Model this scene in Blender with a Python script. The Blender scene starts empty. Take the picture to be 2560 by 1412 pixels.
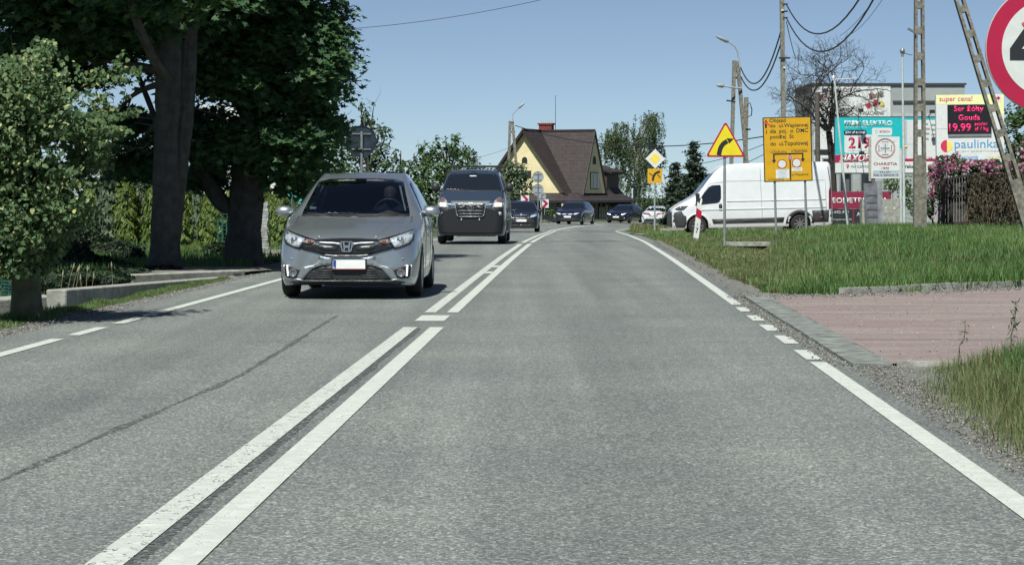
import bpy, bmesh, math, random
import numpy as np
from mathutils import Vector, Matrix
from mathutils.bvhtree import BVHTree

random.seed(7)
RNG = np.random.default_rng(11)
SC = bpy.context.scene
COL = SC.collection

# ---------------------------------------------------------------- camera, sky, sun, exposure
EYE = 1.23          # eye height of the driver's seat passenger
FOC = 5500.0        # focal length in photo pixels (photo is 2560 wide)
HZN = 487.0         # row of the horizon
cam_data = bpy.data.cameras.new('camera')
cam = bpy.data.objects.new('camera', cam_data)
COL.objects.link(cam)
cam.location = (0, 0, EYE)
cam.rotation_euler = (math.radians(90), 0, 0)
cam_data.sensor_width = 36.0
cam_data.lens = FOC / 2560 * 36.0
cam_data.shift_y = -(706 - HZN) / 2560
cam_data.clip_start = 0.1
cam_data.clip_end = 4000
SC.camera = cam

SUN_TX, SUN_TY = 0.20, 0.62      # shadow offset per metre of height
sun_el = math.atan(1 / math.hypot(SUN_TX, SUN_TY))
world = bpy.data.worlds.new('World')
SC.world = world
world.use_nodes = True
wn = world.node_tree.nodes
wl = world.node_tree.links
bg = wn['Background']
sky = wn.new('ShaderNodeTexSky')
sky.sky_type = 'NISHITA'
sky.sun_disc = False
sky.sun_elevation = sun_el
sky.sun_rotation = math.atan2(-SUN_TX, -SUN_TY)
sky.altitude = 1200
sky.air_density = 0.6
sky.dust_density = 0.0
sky.ozone_density = 3.0
tint = wn.new('ShaderNodeMix')
tint.data_type = 'RGBA'
tint.blend_type = 'MULTIPLY'
tint.inputs['Factor'].default_value = 1.0
tint.inputs['B'].default_value = (0.80, 0.87, 0.89, 1)
wl.new(sky.outputs['Color'], tint.inputs['A'])
pale = wn.new('ShaderNodeHueSaturation')
pale.inputs['Saturation'].default_value = 0.84
wl.new(tint.outputs['Result'], pale.inputs['Color'])
wl.new(pale.outputs['Color'], bg.inputs['Color'])
bg.inputs['Strength'].default_value = 0.074

sun_data = bpy.data.lights.new('sun', 'SUN')
sun_data.energy = 4.9
sun_data.angle = math.radians(0.55)
sun_data.color = (0.98, 0.98, 0.90)
sun = bpy.data.objects.new('sun', sun_data)
COL.objects.link(sun)
sun.rotation_euler = Vector((SUN_TX, SUN_TY, -1)).to_track_quat('-Z', 'Y').to_euler()
sun.location = (-20, -60, 100)

SC.view_settings.view_transform = 'Standard'
SC.view_settings.look = 'None'
SC.view_settings.exposure = 0.3
SC.view_settings.gamma = 1.0
SC.view_settings.use_curve_mapping = False
SC.render.engine = 'CYCLES'
SC.cycles.sample_clamp_direct = 3.0
SC.cycles.sample_clamp_indirect = 4.0
SC.cycles.max_bounces = 6
SC.cycles.transparent_max_bounces = 8
SC.cycles.diffuse_bounces = 3
SC.cycles.glossy_bounces = 3

# ---------------------------------------------------------------- helpers
def at(px, py, d):
    """photo pixel at distance d -> world point"""
    return Vector(((px - 1280) / FOC * d, d, EYE + (HZN - py) / FOC * d))

def xat(px, d):
    return (px - 1280) / FOC * d

def zat(py, d):
    return EYE + (HZN - py) / FOC * d

def lin(v):
    v = v / 255.0
    return v / 12.92 if v <= 0.04045 else ((v + 0.055) / 1.055) ** 2.4

def rgb(r, g, b):
    return (lin(r), lin(g), lin(b))

MATS = {}
def M(name, col, rough=0.6, metal=0.0, nscale=None, namt=0.2, bump=0.0, bscale=40.0, coat=0.0,
      spec=0.5, emit=0.0, second=None, detail=4.0):
    """procedural material: base colour broken up by world-space noise, optional bump"""
    if name in MATS:
        return MATS[name]
    m = bpy.data.materials.new(name)
    m.use_nodes = True
    nt = m.node_tree
    b = nt.nodes['Principled BSDF']
    b.inputs['Roughness'].default_value = rough
    b.inputs['Metallic'].default_value = metal
    b.inputs['Specular IOR Level'].default_value = spec
    if coat:
        b.inputs['Coat Weight'].default_value = coat
        b.inputs['Coat Roughness'].default_value = 0.06
    geo = nt.nodes.new('ShaderNodeNewGeometry')
    if nscale is None:
        nscale = 6.0
        namt = 0.06
    no = nt.nodes.new('ShaderNodeTexNoise')
    no.inputs['Scale'].default_value = nscale
    no.inputs['Detail'].default_value = detail
    nt.links.new(geo.outputs['Position'], no.inputs['Vector'])
    ramp = nt.nodes.new('ShaderNodeValToRGB')
    ramp.color_ramp.elements[0].position = 0.28
    ramp.color_ramp.elements[1].position = 0.72
    c2 = second if second else tuple(min(1, c * (1 + namt)) for c in col)
    c1 = col if second else tuple(c * (1 - namt) for c in col)
    ramp.color_ramp.elements[0].color = (*c1, 1)
    ramp.color_ramp.elements[1].color = (*c2, 1)
    nt.links.new(no.outputs['Fac'], ramp.inputs['Fac'])
    nt.links.new(ramp.outputs['Color'], b.inputs['Base Color'])
    if bump:
        n2 = nt.nodes.new('ShaderNodeTexNoise')
        n2.inputs['Scale'].default_value = bscale
        n2.inputs['Detail'].default_value = 5
        nt.links.new(geo.outputs['Position'], n2.inputs['Vector'])
        bp = nt.nodes.new('ShaderNodeBump')
        bp.inputs['Strength'].default_value = bump
        bp.inputs['Distance'].default_value = 0.02
        nt.links.new(n2.outputs['Fac'], bp.inputs['Height'])
        nt.links.new(bp.outputs['Normal'], b.inputs['Normal'])
    if emit:
        b.inputs['Emission Color'].default_value = (*col, 1)
        b.inputs['Emission Strength'].default_value = emit
    MATS[name] = m
    return m

def leaf_mat(name, cols, trans=0.35, rough=0.55, spec=0.3):
    """foliage: per-leaf random value picks from a ramp; light passes through the leaf"""
    if name in MATS:
        return MATS[name]
    m = bpy.data.materials.new(name)
    m.use_nodes = True
    nt = m.node_tree
    b = nt.nodes['Principled BSDF']
    b.inputs['Roughness'].default_value = rough
    b.inputs['Specular IOR Level'].default_value = spec
    at_ = nt.nodes.new('ShaderNodeAttribute')
    at_.attribute_name = 'rnd'
    ramp = nt.nodes.new('ShaderNodeValToRGB')
    el = ramp.color_ramp.elements
    n = len(cols)
    el[0].position = 0.0
    el[0].color = (*cols[0], 1)
    el[1].position = 1.0
    el[1].color = (*cols[-1], 1)
    for i in range(1, n - 1):
        e = el.new(i / (n - 1))
        e.color = (*cols[i], 1)
    nt.links.new(at_.outputs['Fac'], ramp.inputs['Fac'])
    nt.links.new(ramp.outputs['Color'], b.inputs['Base Color'])
    tr = nt.nodes.new('ShaderNodeBsdfTranslucent')
    hs = nt.nodes.new('ShaderNodeHueSaturation')
    hs.inputs['Hue'].default_value = 0.48
    hs.inputs['Saturation'].default_value = 1.1
    hs.inputs['Value'].default_value = 1.4
    nt.links.new(ramp.outputs['Color'], hs.inputs['Color'])
    nt.links.new(hs.outputs['Color'], tr.inputs['Color'])
    mx = nt.nodes.new('ShaderNodeMixShader')
    mx.inputs['Fac'].default_value = trans
    nt.links.new(b.outputs['BSDF'], mx.inputs[1])
    nt.links.new(tr.outputs['BSDF'], mx.inputs[2])
    nt.links.new(mx.outputs['Shader'], nt.nodes['Material Output'].inputs['Surface'])
    MATS[name] = m
    return m

def tag(o, label=None, cat=None, group=None, kind=None):
    if label: o['label'] = label
    if cat: o['category'] = cat
    if group: o['group'] = group
    if kind: o['kind'] = kind
    return o

def thing(name, label, cat, loc=(0, 0, 0), rz=0.0, group=None, kind=None, rx=0.0, ry=0.0):
    o = bpy.data.objects.new(name, None)
    o.empty_display_size = 0.2
    COL.objects.link(o)
    o.location = loc
    o.rotation_euler = (rx, ry, rz)
    return tag(o, label, cat, group, kind)

def link(name, me, mat, parent=None):
    o = bpy.data.objects.new(name, me)
    COL.objects.link(o)
    if mat is not None and not me.materials:
        for mm in (mat if isinstance(mat, (list, tuple)) else [mat]):
            me.materials.append(mm)
    if parent is not None:
        o.parent = parent
    return o

def np_mesh(name, V, F, mat, parent=None, rnd=None, smooth=False):
    """fast mesh from arrays; F is (m,k)"""
    V = np.asarray(V, dtype=np.float32)
    F = np.asarray(F, dtype=np.int32)
    me = bpy.data.meshes.new(name)
    me.vertices.add(len(V))
    me.vertices.foreach_set('co', V.ravel())
    k = F.shape[1]
    me.loops.add(F.size)
    me.loops.foreach_set('vertex_index', F.ravel())
    me.polygons.add(len(F))
    me.polygons.foreach_set('loop_start', np.arange(0, F.size, k, dtype=np.int32))
    me.polygons.foreach_set('loop_total', np.full(len(F), k, dtype=np.int32))
    if smooth:
        me.polygons.foreach_set('use_smooth', np.ones(len(F), dtype=bool))
    me.update(calc_edges=True)
    if rnd is not None:
        a = me.attributes.new('rnd', 'FLOAT', 'POINT')
        a.data.foreach_set('value', np.asarray(rnd, dtype=np.float32))
    return link(name, me, mat, parent)

class MB:
    """collects shapes, builds them as ONE mesh object"""
    def __init__(s):
        s.v = []; s.f = []; s.sm = []
    def add(s, vs, fs, smooth=False):
        o = len(s.v)
        s.v += [tuple(p) for p in vs]
        s.f += [tuple(i + o for i in f) for f in fs]
        s.sm += [smooth] * len(fs)
        return s
    def box(s, x0, x1, y0, y1, z0, z1, mtx=None):
        vs = [Vector((x, y, z)) for z in (z0, z1) for y in (y0, y1) for x in (x0, x1)]
        if mtx is not None:
            vs = [mtx @ p for p in vs]
        return s.add(vs, [(0, 2, 3, 1), (4, 5, 7, 6), (0, 1, 5, 4), (2, 6, 7, 3), (0, 4, 6, 2), (1, 3, 7, 5)])
    def bar(s, a, b, w, h=None, up=(0, 0, 1)):
        a = Vector(a); b = Vector(b); h = h or w
        d = (b - a).normalized(); u = Vector(up)
        if abs(d.dot(u)) > 0.98: u = Vector((0, 1, 0))
        r = d.cross(u).normalized(); u = r.cross(d)
        vs = []
        for p in (a, b):
            for sx, sz in ((-1, -1), (1, -1), (1, 1), (-1, 1)):
                vs.append(p + r * (sx * w / 2) + u * (sz * h / 2))
        return s.add(vs, [(3, 2, 1, 0), (4, 5, 6, 7), (0, 1, 5, 4), (1, 2, 6, 5), (2, 3, 7, 6), (3, 0, 4, 7)])
    def tube(s, pts, r, n=8, cap=True, smooth=True):
        pts = [Vector(p) for p in pts]
        rs = r if isinstance(r, (list, tuple)) else [r] * len(pts)
        vs = []; fs = []
        prev = None
        for i, p in enumerate(pts):
            a = pts[max(i - 1, 0)]; b = pts[min(i + 1, len(pts) - 1)]
            d = (b - a)
            d = d.normalized() if d.length > 1e-9 else Vector((0, 0, 1))
            if prev is None:
                u = Vector((0, 0, 1)) if abs(d.z) < 0.9 else Vector((1, 0, 0))
                u = (u - d * u.dot(d)).normalized()
            else:
                u = (prev - d * prev.dot(d)).normalized()
            prev = u
            w = d.cross(u)
            for k in range(n):
                t = 2 * math.pi * k / n
                vs.append(p + (u * math.cos(t) + w * math.sin(t)) * rs[i])
        for i in range(len(pts) - 1):
            for k in range(n):
                k2 = (k + 1) % n
                fs.append((i * n + k, i * n + k2, (i + 1) * n + k2, (i + 1) * n + k))
        s.add(vs, fs, smooth)
        if cap:
            s.add(vs[:n], [tuple(reversed(range(n)))])
            s.add(vs[-n:], [tuple(range(n))])
        return s
    def prism(s, poly, y0, y1):
        """polygon in (x,z) extruded along y"""
        n = len(poly)
        area = sum(poly[i][0] * poly[(i + 1) % n][1] - poly[(i + 1) % n][0] * poly[i][1] for i in range(n))
        if area < 0: poly = poly[::-1]
        vs = [(x, y0, z) for x, z in poly] + [(x, y1, z) for x, z in poly]
        fs = [tuple(range(n)), tuple(reversed(range(n, 2 * n)))]
        fs += [(i, i + n, (i + 1) % n + n, (i + 1) % n) for i in range(n)]
        return s.add(vs, fs)
    def lathe(s, prof, axis='x', n=24, c=(0, 0, 0)):
        """profile [(along, radius)] turned about an axis"""
        vs = []; fs = []
        for a, r in prof:
            for k in range(n):
                t = 2 * math.pi * k / n
                p, q = r * math.cos(t), r * math.sin(t)
                if axis == 'x': v = (a, p, q)
                elif axis == 'y': v = (q, a, p)
                else: v = (p, q, a)
                vs.append((v[0] + c[0], v[1] + c[1], v[2] + c[2]))
        for i in range(len(prof) - 1):
            for k in range(n):
                k2 = (k + 1) % n
                fs.append((i * n + k, i * n + k2, (i + 1) * n + k2, (i + 1) * n + k))
        return s.add(vs, fs, True)
    def build(s, name, mat, parent=None):
        me = bpy.data.meshes.new(name)
        me.from_pydata(s.v, [], s.f)
        me.polygons.foreach_set('use_smooth', s.sm)
        me.update()
        return link(name, me, mat, parent)

def rect(x0, z0, x1, z1):
    return [(x0, z0), (x1, z0), (x1, z1), (x0, z1)]

def circ(cx, cz, r, n=32, a0=0.0, a1=2 * math.pi):
    full = abs(a1 - a0 - 2 * math.pi) < 1e-6
    m = n if full else n + 1
    return [(cx + r * math.cos(a0 + (a1 - a0) * i / n), cz + r * math.sin(a0 + (a1 - a0) * i / n)) for i in range(m)]

def rrect(x0, z0, x1, z1, r, k=4):
    p = []
    for cx, cz, a in ((x1 - r, z1 - r, 0), (x0 + r, z1 - r, 90), (x0 + r, z0 + r, 180), (x1 - r, z0 + r, 270)):
        for i in range(k + 1):
            t = math.radians(a + 90 * i / k)
            p.append((cx + r * math.cos(t), cz + r * math.sin(t)))
    return p

def ring(mb, outer, inner, y0, y1):
    """closed band between two outlines of equal length, in (x,z)"""
    n = len(outer)
    vs = [(x, y0, z) for x, z in outer] + [(x, y0, z) for x, z in inner] + \
         [(x, y1, z) for x, z in outer] + [(x, y1, z) for x, z in inner]
    fs = []
    for i in range(n):
        j = (i + 1) % n
        fs += [(i, j, n + j, n + i), (2 * n + i, 3 * n + i, 3 * n + j, 2 * n + j),
               (i, 2 * n + i, 2 * n + j, j), (n + i, n + j, 3 * n + j, 3 * n + i)]
    mb.add(vs, fs)
    return mb

def arrow_line(pts, w):
    """outline of a thick polyline in 2-D"""
    L = []; R = []
    for i, p in enumerate(pts):
        a = pts[max(i - 1, 0)]; b = pts[min(i + 1, len(pts) - 1)]
        dx, dz = b[0] - a[0], b[1] - a[1]
        l = math.hypot(dx, dz) or 1
        nx, nz = -dz / l * w / 2, dx / l * w / 2
        L.append((p[0] + nx, p[1] + nz)); R.append((p[0] - nx, p[1] - nz))
    return L + R[::-1]

def text(s, box, y, mat, parent, name='lettering', bold=0.0, depth=0.004, shear=0.0):
    """flat lettering fitted to box (x0,z0,x1,z1), facing -Y, standing at y"""
    cu = bpy.data.curves.new('lettering', 'FONT')
    cu.body = s
    cu.offset = bold
    cu.shear = shear
    cu.resolution_u = 3
    ob = bpy.data.objects.new('lettering', cu)
    COL.objects.link(ob)
    dg = bpy.context.evaluated_depsgraph_get()
    me = bpy.data.meshes.new_from_object(ob.evaluated_get(dg))
    bpy.data.objects.remove(ob)
    bpy.data.curves.remove(cu)
    n = len(me.vertices)
    co = np.empty(n * 3, dtype=np.float32)
    me.vertices.foreach_get('co', co)
    co = co.reshape(-1, 3)
    mn, mx = co.min(0), co.max(0)
    x0, z0, x1, z1 = box
    out = np.empty_like(co)
    out[:, 0] = x0 + (co[:, 0] - mn[0]) / max(mx[0] - mn[0], 1e-6) * (x1 - x0)
    out[:, 2] = z0 + (co[:, 1] - mn[1]) / max(mx[1] - mn[1], 1e-6) * (z1 - z0)
    out[:, 1] = y - depth
    me.vertices.foreach_set('co', out.ravel())
    # give the letters thickness
    bm = bmesh.new(); bm.from_mesh(me)
    r = bmesh.ops.extrude_face_region(bm, geom=bm.faces[:])
    bmesh.ops.translate(bm, vec=(0, depth * 0.9, 0), verts=[v for v in r['geom'] if isinstance(v, bmesh.types.BMVert)])
    bmesh.ops.recalc_face_normals(bm, faces=bm.faces[:])
    bm.to_mesh(me); bm.free()
    me.materials.clear()
    return link(name, me, mat, parent)

def smooth01(a, b, x):
    t = np.clip((np.asarray(x, dtype=float) - a) / (b - a), 0, 1)
    return t * t * (3 - 2 * t)

# ---------------------------------------------------------------- the lie of the land
H0 = 0.0316
S_BEND, R_BEND = 110.0, 260.0
_py = np.arange(-80, 1600, 1.0)
_pz = np.interp(_py, [-80, 42, 60, 80, 104, 125, 142, 160, 185, 220, 400, 1600],
                [0, 0, -.06, -.25, -.54, -.74, -.82, -1.0, -1.3, -1.6, -2.0, -3.0])
_k = np.exp(-np.linspace(-2, 2, 17) ** 2); _k /= _k.sum()
_pz = np.convolve(np.pad(_pz, 8, mode='edge'), _k, mode='valid')

def road_xy(s, u):
    s = np.asarray(s, dtype=float); u = np.asarray(u, dtype=float)
    t = np.maximum(s - S_BEND, 0)
    h = H0 + t / R_BEND
    x = H0 * np.minimum(s, S_BEND) + R_BEND * (math.cos(H0) - np.cos(h))
    y = np.minimum(s, S_BEND) + R_BEND * (np.sin(h) - math.sin(H0))
    return x + u * np.cos(h), y - u * np.sin(h)

_ss = np.arange(-80, 420, 1.0)
_rx, _ry = road_xy(_ss, 0)

def u_of(x, y):
    return np.asarray(x) - np.interp(y, _ry, _rx)

def G(x, y):
    """height of the road plane and its continuation"""
    u = np.clip(u_of(x, y), -9, 9)
    return np.interp(y, _py, _pz) - 0.045 * u * smooth01(105, 140, y)

def land(x, y):
    """height of the ground beside the road"""
    x = np.asarray(x, dtype=float); y = np.asarray(y, dtype=float)
    u = u_of(x, y)
    z = G(x, y)
    z = z + 0.26 * smooth01(3.4, 8.5, u) * smooth01(26.5, 33, y) * (1 - smooth01(70, 80, y))
    z = z + 0.10 * smooth01(2.3, 3.2, u) * (1 - smooth01(14.5, 15.8, y))
    z = z - 0.34 * np.exp(-((u - 4.3) / 0.55) ** 2) * smooth01(46, 52, y) * (1 - smooth01(57.6, 58.2, y))
    z = z - 0.30 * smooth01(5.6, 6.2, -u) * (1 - smooth01(7.0, 8.2, -u)) * (1 - smooth01(28, 31, y))
    z = z - 0.07 * (smooth01(-5.1, -4.8, u) * (1 - smooth01(1.75, 2.0, u)))
    return z

def gz(x, y):
    return float(land(x, y))
# ================================================================ SETTING
# ---- materials of the ground
def asphalt_mat():
    m = bpy.data.materials.new('asphalt')
    m.use_nodes = True
    nt = m.node_tree; N = nt.nodes; L = nt.links
    b = N['Principled BSDF']
    b.inputs['Roughness'].default_value = 0.82
    b.inputs['Specular IOR Level'].default_value = 0.35
    geo = N.new('ShaderNodeNewGeometry')
    vo = N.new('ShaderNodeTexVoronoi'); vo.inputs['Scale'].default_value = 95
    vo2 = N.new('ShaderNodeTexVoronoi'); vo2.inputs['Scale'].default_value = 26
    no = N.new('ShaderNodeTexNoise'); no.inputs['Scale'].default_value = 0.55; no.inputs['Detail'].default_value = 6
    for n in (vo, vo2, no):
        L.new(geo.outputs['Position'], n.inputs['Vector'])
    def grey(v):
        r = N.new('ShaderNodeValToRGB')
        sp = N.new('ShaderNodeSeparateColor')
        L.new(v.outputs['Color'], sp.inputs['Color'])
        L.new(sp.outputs['Red'], r.inputs['Fac'])
        return r
    r1 = grey(vo)
    e = r1.color_ramp.elements
    e[0].position = 0.0; e[0].color = (0.088, 0.097, 0.095, 1)
    e[1].position = 1.0; e[1].color = (0.36, 0.385, 0.365, 1)
    x = e.new(0.45); x.color = (0.147, 0.159, 0.154, 1)
    x = e.new(0.8); x.color = (0.208, 0.224, 0.215, 1)
    r2 = grey(vo2)
    e = r2.color_ramp.elements
    e[0].color = (0.94, 0.94, 0.94, 1); e[1].color = (1.05, 1.05, 1.05, 1)
    r3 = N.new('ShaderNodeValToRGB')
    e = r3.color_ramp.elements
    e[0].position = 0.3; e[0].color = (0.86, 0.87, 0.88, 1)
    e[1].position = 0.7; e[1].color = (1.12, 1.11, 1.07, 1)
    L.new(no.outputs['Fac'], r3.inputs['Fac'])
    # long stretched wear in the direction of travel
    mp = N.new('ShaderNodeMapping'); mp.inputs['Scale'].default_value = (2.6, 0.05, 1)
    L.new(geo.outputs['Position'], mp.inputs['Vector'])
    n4 = N.new('ShaderNodeTexNoise'); n4.inputs['Scale'].default_value = 1.0; n4.inputs['Detail'].default_value = 4
    L.new(mp.outputs['Vector'], n4.inputs['Vector'])
    r4 = N.new('ShaderNodeValToRGB')
    e = r4.color_ramp.elements
    e[0].position = 0.3; e[0].color = (0.84, 0.85, 0.86, 1)
    e[1].position = 0.7; e[1].color = (1.10, 1.10, 1.09, 1)
    L.new(n4.outputs['Fac'], r4.inputs['Fac'])
    def mul(a, c):
        k = N.new('ShaderNodeMix'); k.data_type = 'RGBA'; k.blend_type = 'MULTIPLY'
        k.inputs['Factor'].default_value = 1
        L.new(a, k.inputs['A']); L.new(c, k.inputs['B'])
        return k.outputs['Result']
    # wheel tracks and the oil-darkened middle of each lane, following the straight part of the road
    sp = N.new('ShaderNodeSeparateXYZ'); L.new(geo.outputs['Position'], sp.inputs[0])
    mu = N.new('ShaderNodeMath'); mu.operation = 'MULTIPLY_ADD'; mu.inputs[1].default_value = -H0
    L.new(sp.outputs['Y'], mu.inputs[0]); L.new(sp.outputs['X'], mu.inputs[2])
    wob = N.new('ShaderNodeMath'); wob.operation = 'MULTIPLY_ADD'; wob.inputs[1].default_value = 0.5; L.new(no.outputs['Fac'], wob.inputs[0]); L.new(mu.outputs[0], wob.inputs[2])
    mr = N.new('ShaderNodeMapRange'); mr.inputs['From Min'].default_value = -5.0; mr.inputs['From Max'].default_value = 2.5
    L.new(wob.outputs[0], mr.inputs['Value'])
    r5 = N.new('ShaderNodeValToRGB'); e = r5.color_ramp.elements
    e[0].position = 0.0; e[0].color = (.95, .95, .94, 1); e[1].position = 1.0; e[1].color = (.95, .95, .94, 1)
    for u_, v_ in ((-3.9, 1.05), (-3.05, .90), (-2.2, 1.06), (-1.4, .95), (-.65, 1.07), (.25, .89), (1.1, 1.07), (1.8, .93)):
        x = e.new((u_ + 5.25) / 7.5); x.color = (v_, v_, v_, 1)
    L.new(mr.outputs['Result'], r5.inputs['Fac'])
    c = mul(mul(mul(mul(r1.outputs['Color'], r2.outputs['Color']), r3.outputs['Color']), r4.outputs['Color']), r5.outputs['Color'])
    L.new(c, b.inputs['Base Color'])
    bp = N.new('ShaderNodeBump'); bp.inputs['Strength'].default_value = 0.3; bp.inputs['Distance'].default_value = 0.006
    L.new(vo.outputs['Distance'], bp.inputs['Height'])
    L.new(bp.outputs['Normal'], b.inputs['Normal'])
    return m
ASPHALT = asphalt_mat()

def paint_mat(name, wear, scale):
    """white road paint broken by cracks and worn spots where the asphalt shows"""
    m = bpy.data.materials.new(name)
    m.use_nodes = True
    nt = m.node_tree; N = nt.nodes; L = nt.links
    b = N['Principled BSDF']
    b.inputs['Roughness'].default_value = 0.7
    geo = N.new('ShaderNodeNewGeometry')
    vo = N.new('ShaderNodeTexVoronoi'); vo.feature = 'DISTANCE_TO_EDGE'; vo.inputs['Scale'].default_value = scale
    no = N.new('ShaderNodeTexNoise'); no.inputs['Scale'].default_value = 9; no.inputs['Detail'].default_value = 6
    nw = N.new('ShaderNodeTexNoise'); nw.inputs['Scale'].default_value = 45; nw.inputs['Detail'].default_value = 3
    for n in (no, nw):
        L.new(geo.outputs['Position'], n.inputs['Vector'])
    ad = N.new('ShaderNodeVectorMath'); ad.operation = 'MULTIPLY_ADD'
    ad.inputs[1].default_value = (0.35, 0.35, 0.35)
    L.new(no.outputs['Color'], ad.inputs[0]); L.new(geo.outputs['Position'], ad.inputs[2])
    L.new(ad.outputs[0], vo.inputs['Vector'])
    lt = N.new('ShaderNodeMath'); lt.operation = 'LESS_THAN'
    sc = N.new('ShaderNodeMath'); sc.operation = 'MULTIPLY_ADD'
    sc.inputs[1].default_value = 0.25 * wear; sc.inputs[2].default_value = -0.10 * wear
    L.new(no.outputs['Fac'], sc.inputs[0])
    L.new(vo.outputs['Distance'], lt.inputs[0]); L.new(sc.outputs[0], lt.inputs[1])
    gt = N.new('ShaderNodeMath'); gt.operation = 'GREATER_THAN'; gt.inputs[1].default_value = 0.80 - 0.09 * wear
    L.new(nw.outputs['Fac'], gt.inputs[0])
    mxm = N.new('ShaderNodeMath'); mxm.operation = 'MAXIMUM'
    L.new(lt.outputs[0], mxm.inputs[0]); L.new(gt.outputs[0], mxm.inputs[1])
    cr = N.new('ShaderNodeValToRGB')
    cr.color_ramp.elements[0].color = (0.44, 0.465, 0.43, 1); cr.color_ramp.elements[0].position = 0.3
    cr.color_ramp.elements[1].color = (0.58, 0.61, 0.565, 1); cr.color_ramp.elements[1].position = 0.7
    L.new(no.outputs['Fac'], cr.inputs['Fac'])
    mx = N.new('ShaderNodeMix'); mx.data_type = 'RGBA'
    L.new(mxm.outputs[0], mx.inputs['Factor'])
    L.new(cr.outputs['Color'], mx.inputs['A'])
    mx.inputs['B'].default_value = (0.14, 0.15, 0.145, 1)
    L.new(mx.outputs['Result'], b.inputs['Base Color'])
    return m
PAINT = paint_mat('road_paint', 0.25, 9)
PAINT_OLD = paint_mat('cracked_road_paint', 0.85, 11)

SOIL = M('soil_and_short_grass', (0.040, 0.052, 0.022), 0.95, nscale=3.0, second=(0.095, 0.108, 0.052), bump=0.6, bscale=25, detail=8)
GRAVEL = M('gravel', (0.085, 0.085, 0.076), 0.95, nscale=22, second=(0.24, 0.238, 0.22), bump=0.9, bscale=60, detail=6)
DUST = M('dusty_sand', (0.30, 0.275, 0.22), 0.95, nscale=9, namt=0.3, bump=0.5, bscale=70)
CONC = M('concrete', (0.25, 0.25, 0.22), 0.9, nscale=7, namt=0.35, bump=0.5, bscale=35, detail=8)
CONC_L = M('pale_concrete', (0.31, 0.31, 0.275), 0.9, nscale=8, namt=0.35, bump=0.4, bscale=45, detail=8)
CONC_D = M('weathered_concrete', (0.185, 0.175, 0.145), 0.92, nscale=9, namt=0.5, bump=0.6, bscale=30, detail=8)
KERB = M('kerb_concrete', (0.180, 0.193, 0.18), 0.9, nscale=7, namt=0.5, bump=0.4, bscale=60, detail=7)
TAR = M('tar', (0.030, 0.031, 0.033), 0.6, nscale=20, namt=0.4)

def paver_mat():
    m = bpy.data.materials.new('red_pavers')
    m.use_nodes = True
    nt = m.node_tree; N = nt.nodes; L = nt.links
    b = N['Principled BSDF']
    b.inputs['Roughness'].default_value = 0.9
    geo = N.new('ShaderNodeNewGeometry')
    br = N.new('ShaderNodeTexBrick')
    br.inputs['Scale'].default_value = 5.0
    br.inputs['Color1'].default_value = (0.205, 0.150, 0.150, 1)
    br.inputs['Color2'].default_value = (0.24, 0.176, 0.172, 1)
    br.inputs['Mortar'].default_value = (0.19, 0.15, 0.13, 1)
    br.inputs['Mortar Size'].default_value = 0.02
    br.inputs['Brick Width'].default_value = 1.0
    br.inputs['Row Height'].default_value = 0.5
    no = N.new('ShaderNodeTexNoise'); no.inputs['Scale'].default_value = 1.3; no.inputs['Detail'].default_value = 8
    mp = N.new('ShaderNodeMapping'); mp.inputs['Scale'].default_value = (0.35, 1.6, 1)
    L.new(geo.outputs['Position'], br.inputs['Vector'])
    L.new(geo.outputs['Position'], mp.inputs['Vector'])
    L.new(mp.outputs['Vector'], no.inputs['Vector'])
    r = N.new('ShaderNodeValToRGB')
    r.color_ramp.elements[0].position = 0.40; r.color_ramp.elements[0].color = (0.1, 0.1, 0.1, 1)
    r.color_ramp.elements[1].position = 0.72; r.color_ramp.elements[1].color = (0.85, 0.85, 0.85, 1)
    L.new(no.outputs['Fac'], r.inputs['Fac'])
    n2 = N.new('ShaderNodeTexNoise'); n2.inputs['Scale'].default_value = 30; n2.inputs['Detail'].default_value = 4
    L.new(geo.outputs['Position'], n2.inputs['Vector'])
    mx = N.new('ShaderNodeMix'); mx.data_type = 'RGBA'
    L.new(r.outputs['Color'], mx.inputs['Factor'])
    L.new(br.outputs['Color'], mx.inputs['A'])
    mx.inputs['B'].default_value = (0.28, 0.252, 0.222, 1)
    k = N.new('ShaderNodeMix'); k.data_type = 'RGBA'; k.blend_type = 'MULTIPLY'; k.inputs['Factor'].default_value = 1
    r2 = N.new('ShaderNodeValToRGB')
    r2.color_ramp.elements[0].position = 0.3; r2.color_ramp.elements[0].color = (0.8, 0.8, 0.8, 1)
    r2.color_ramp.elements[1].position = 0.7; r2.color_ramp.elements[1].color = (1.15, 1.15, 1.15, 1)
    L.new(n2.outputs['Fac'], r2.inputs['Fac'])
    L.new(mx.outputs['Result'], k.inputs['A']); L.new(r2.outputs['Color'], k.inputs['B'])
    L.new(k.outputs['Result'], b.inputs['Base Color'])
    bp = N.new('ShaderNodeBump'); bp.inputs['Strength'].default_value = 0.4; bp.inputs['Distance'].default_value = 0.01
    L.new(n2.outputs['Fac'], bp.inputs['Height']); L.new(bp.outputs['Normal'], b.inputs['Normal'])
    return m
PAVERS = paver_mat()

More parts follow.
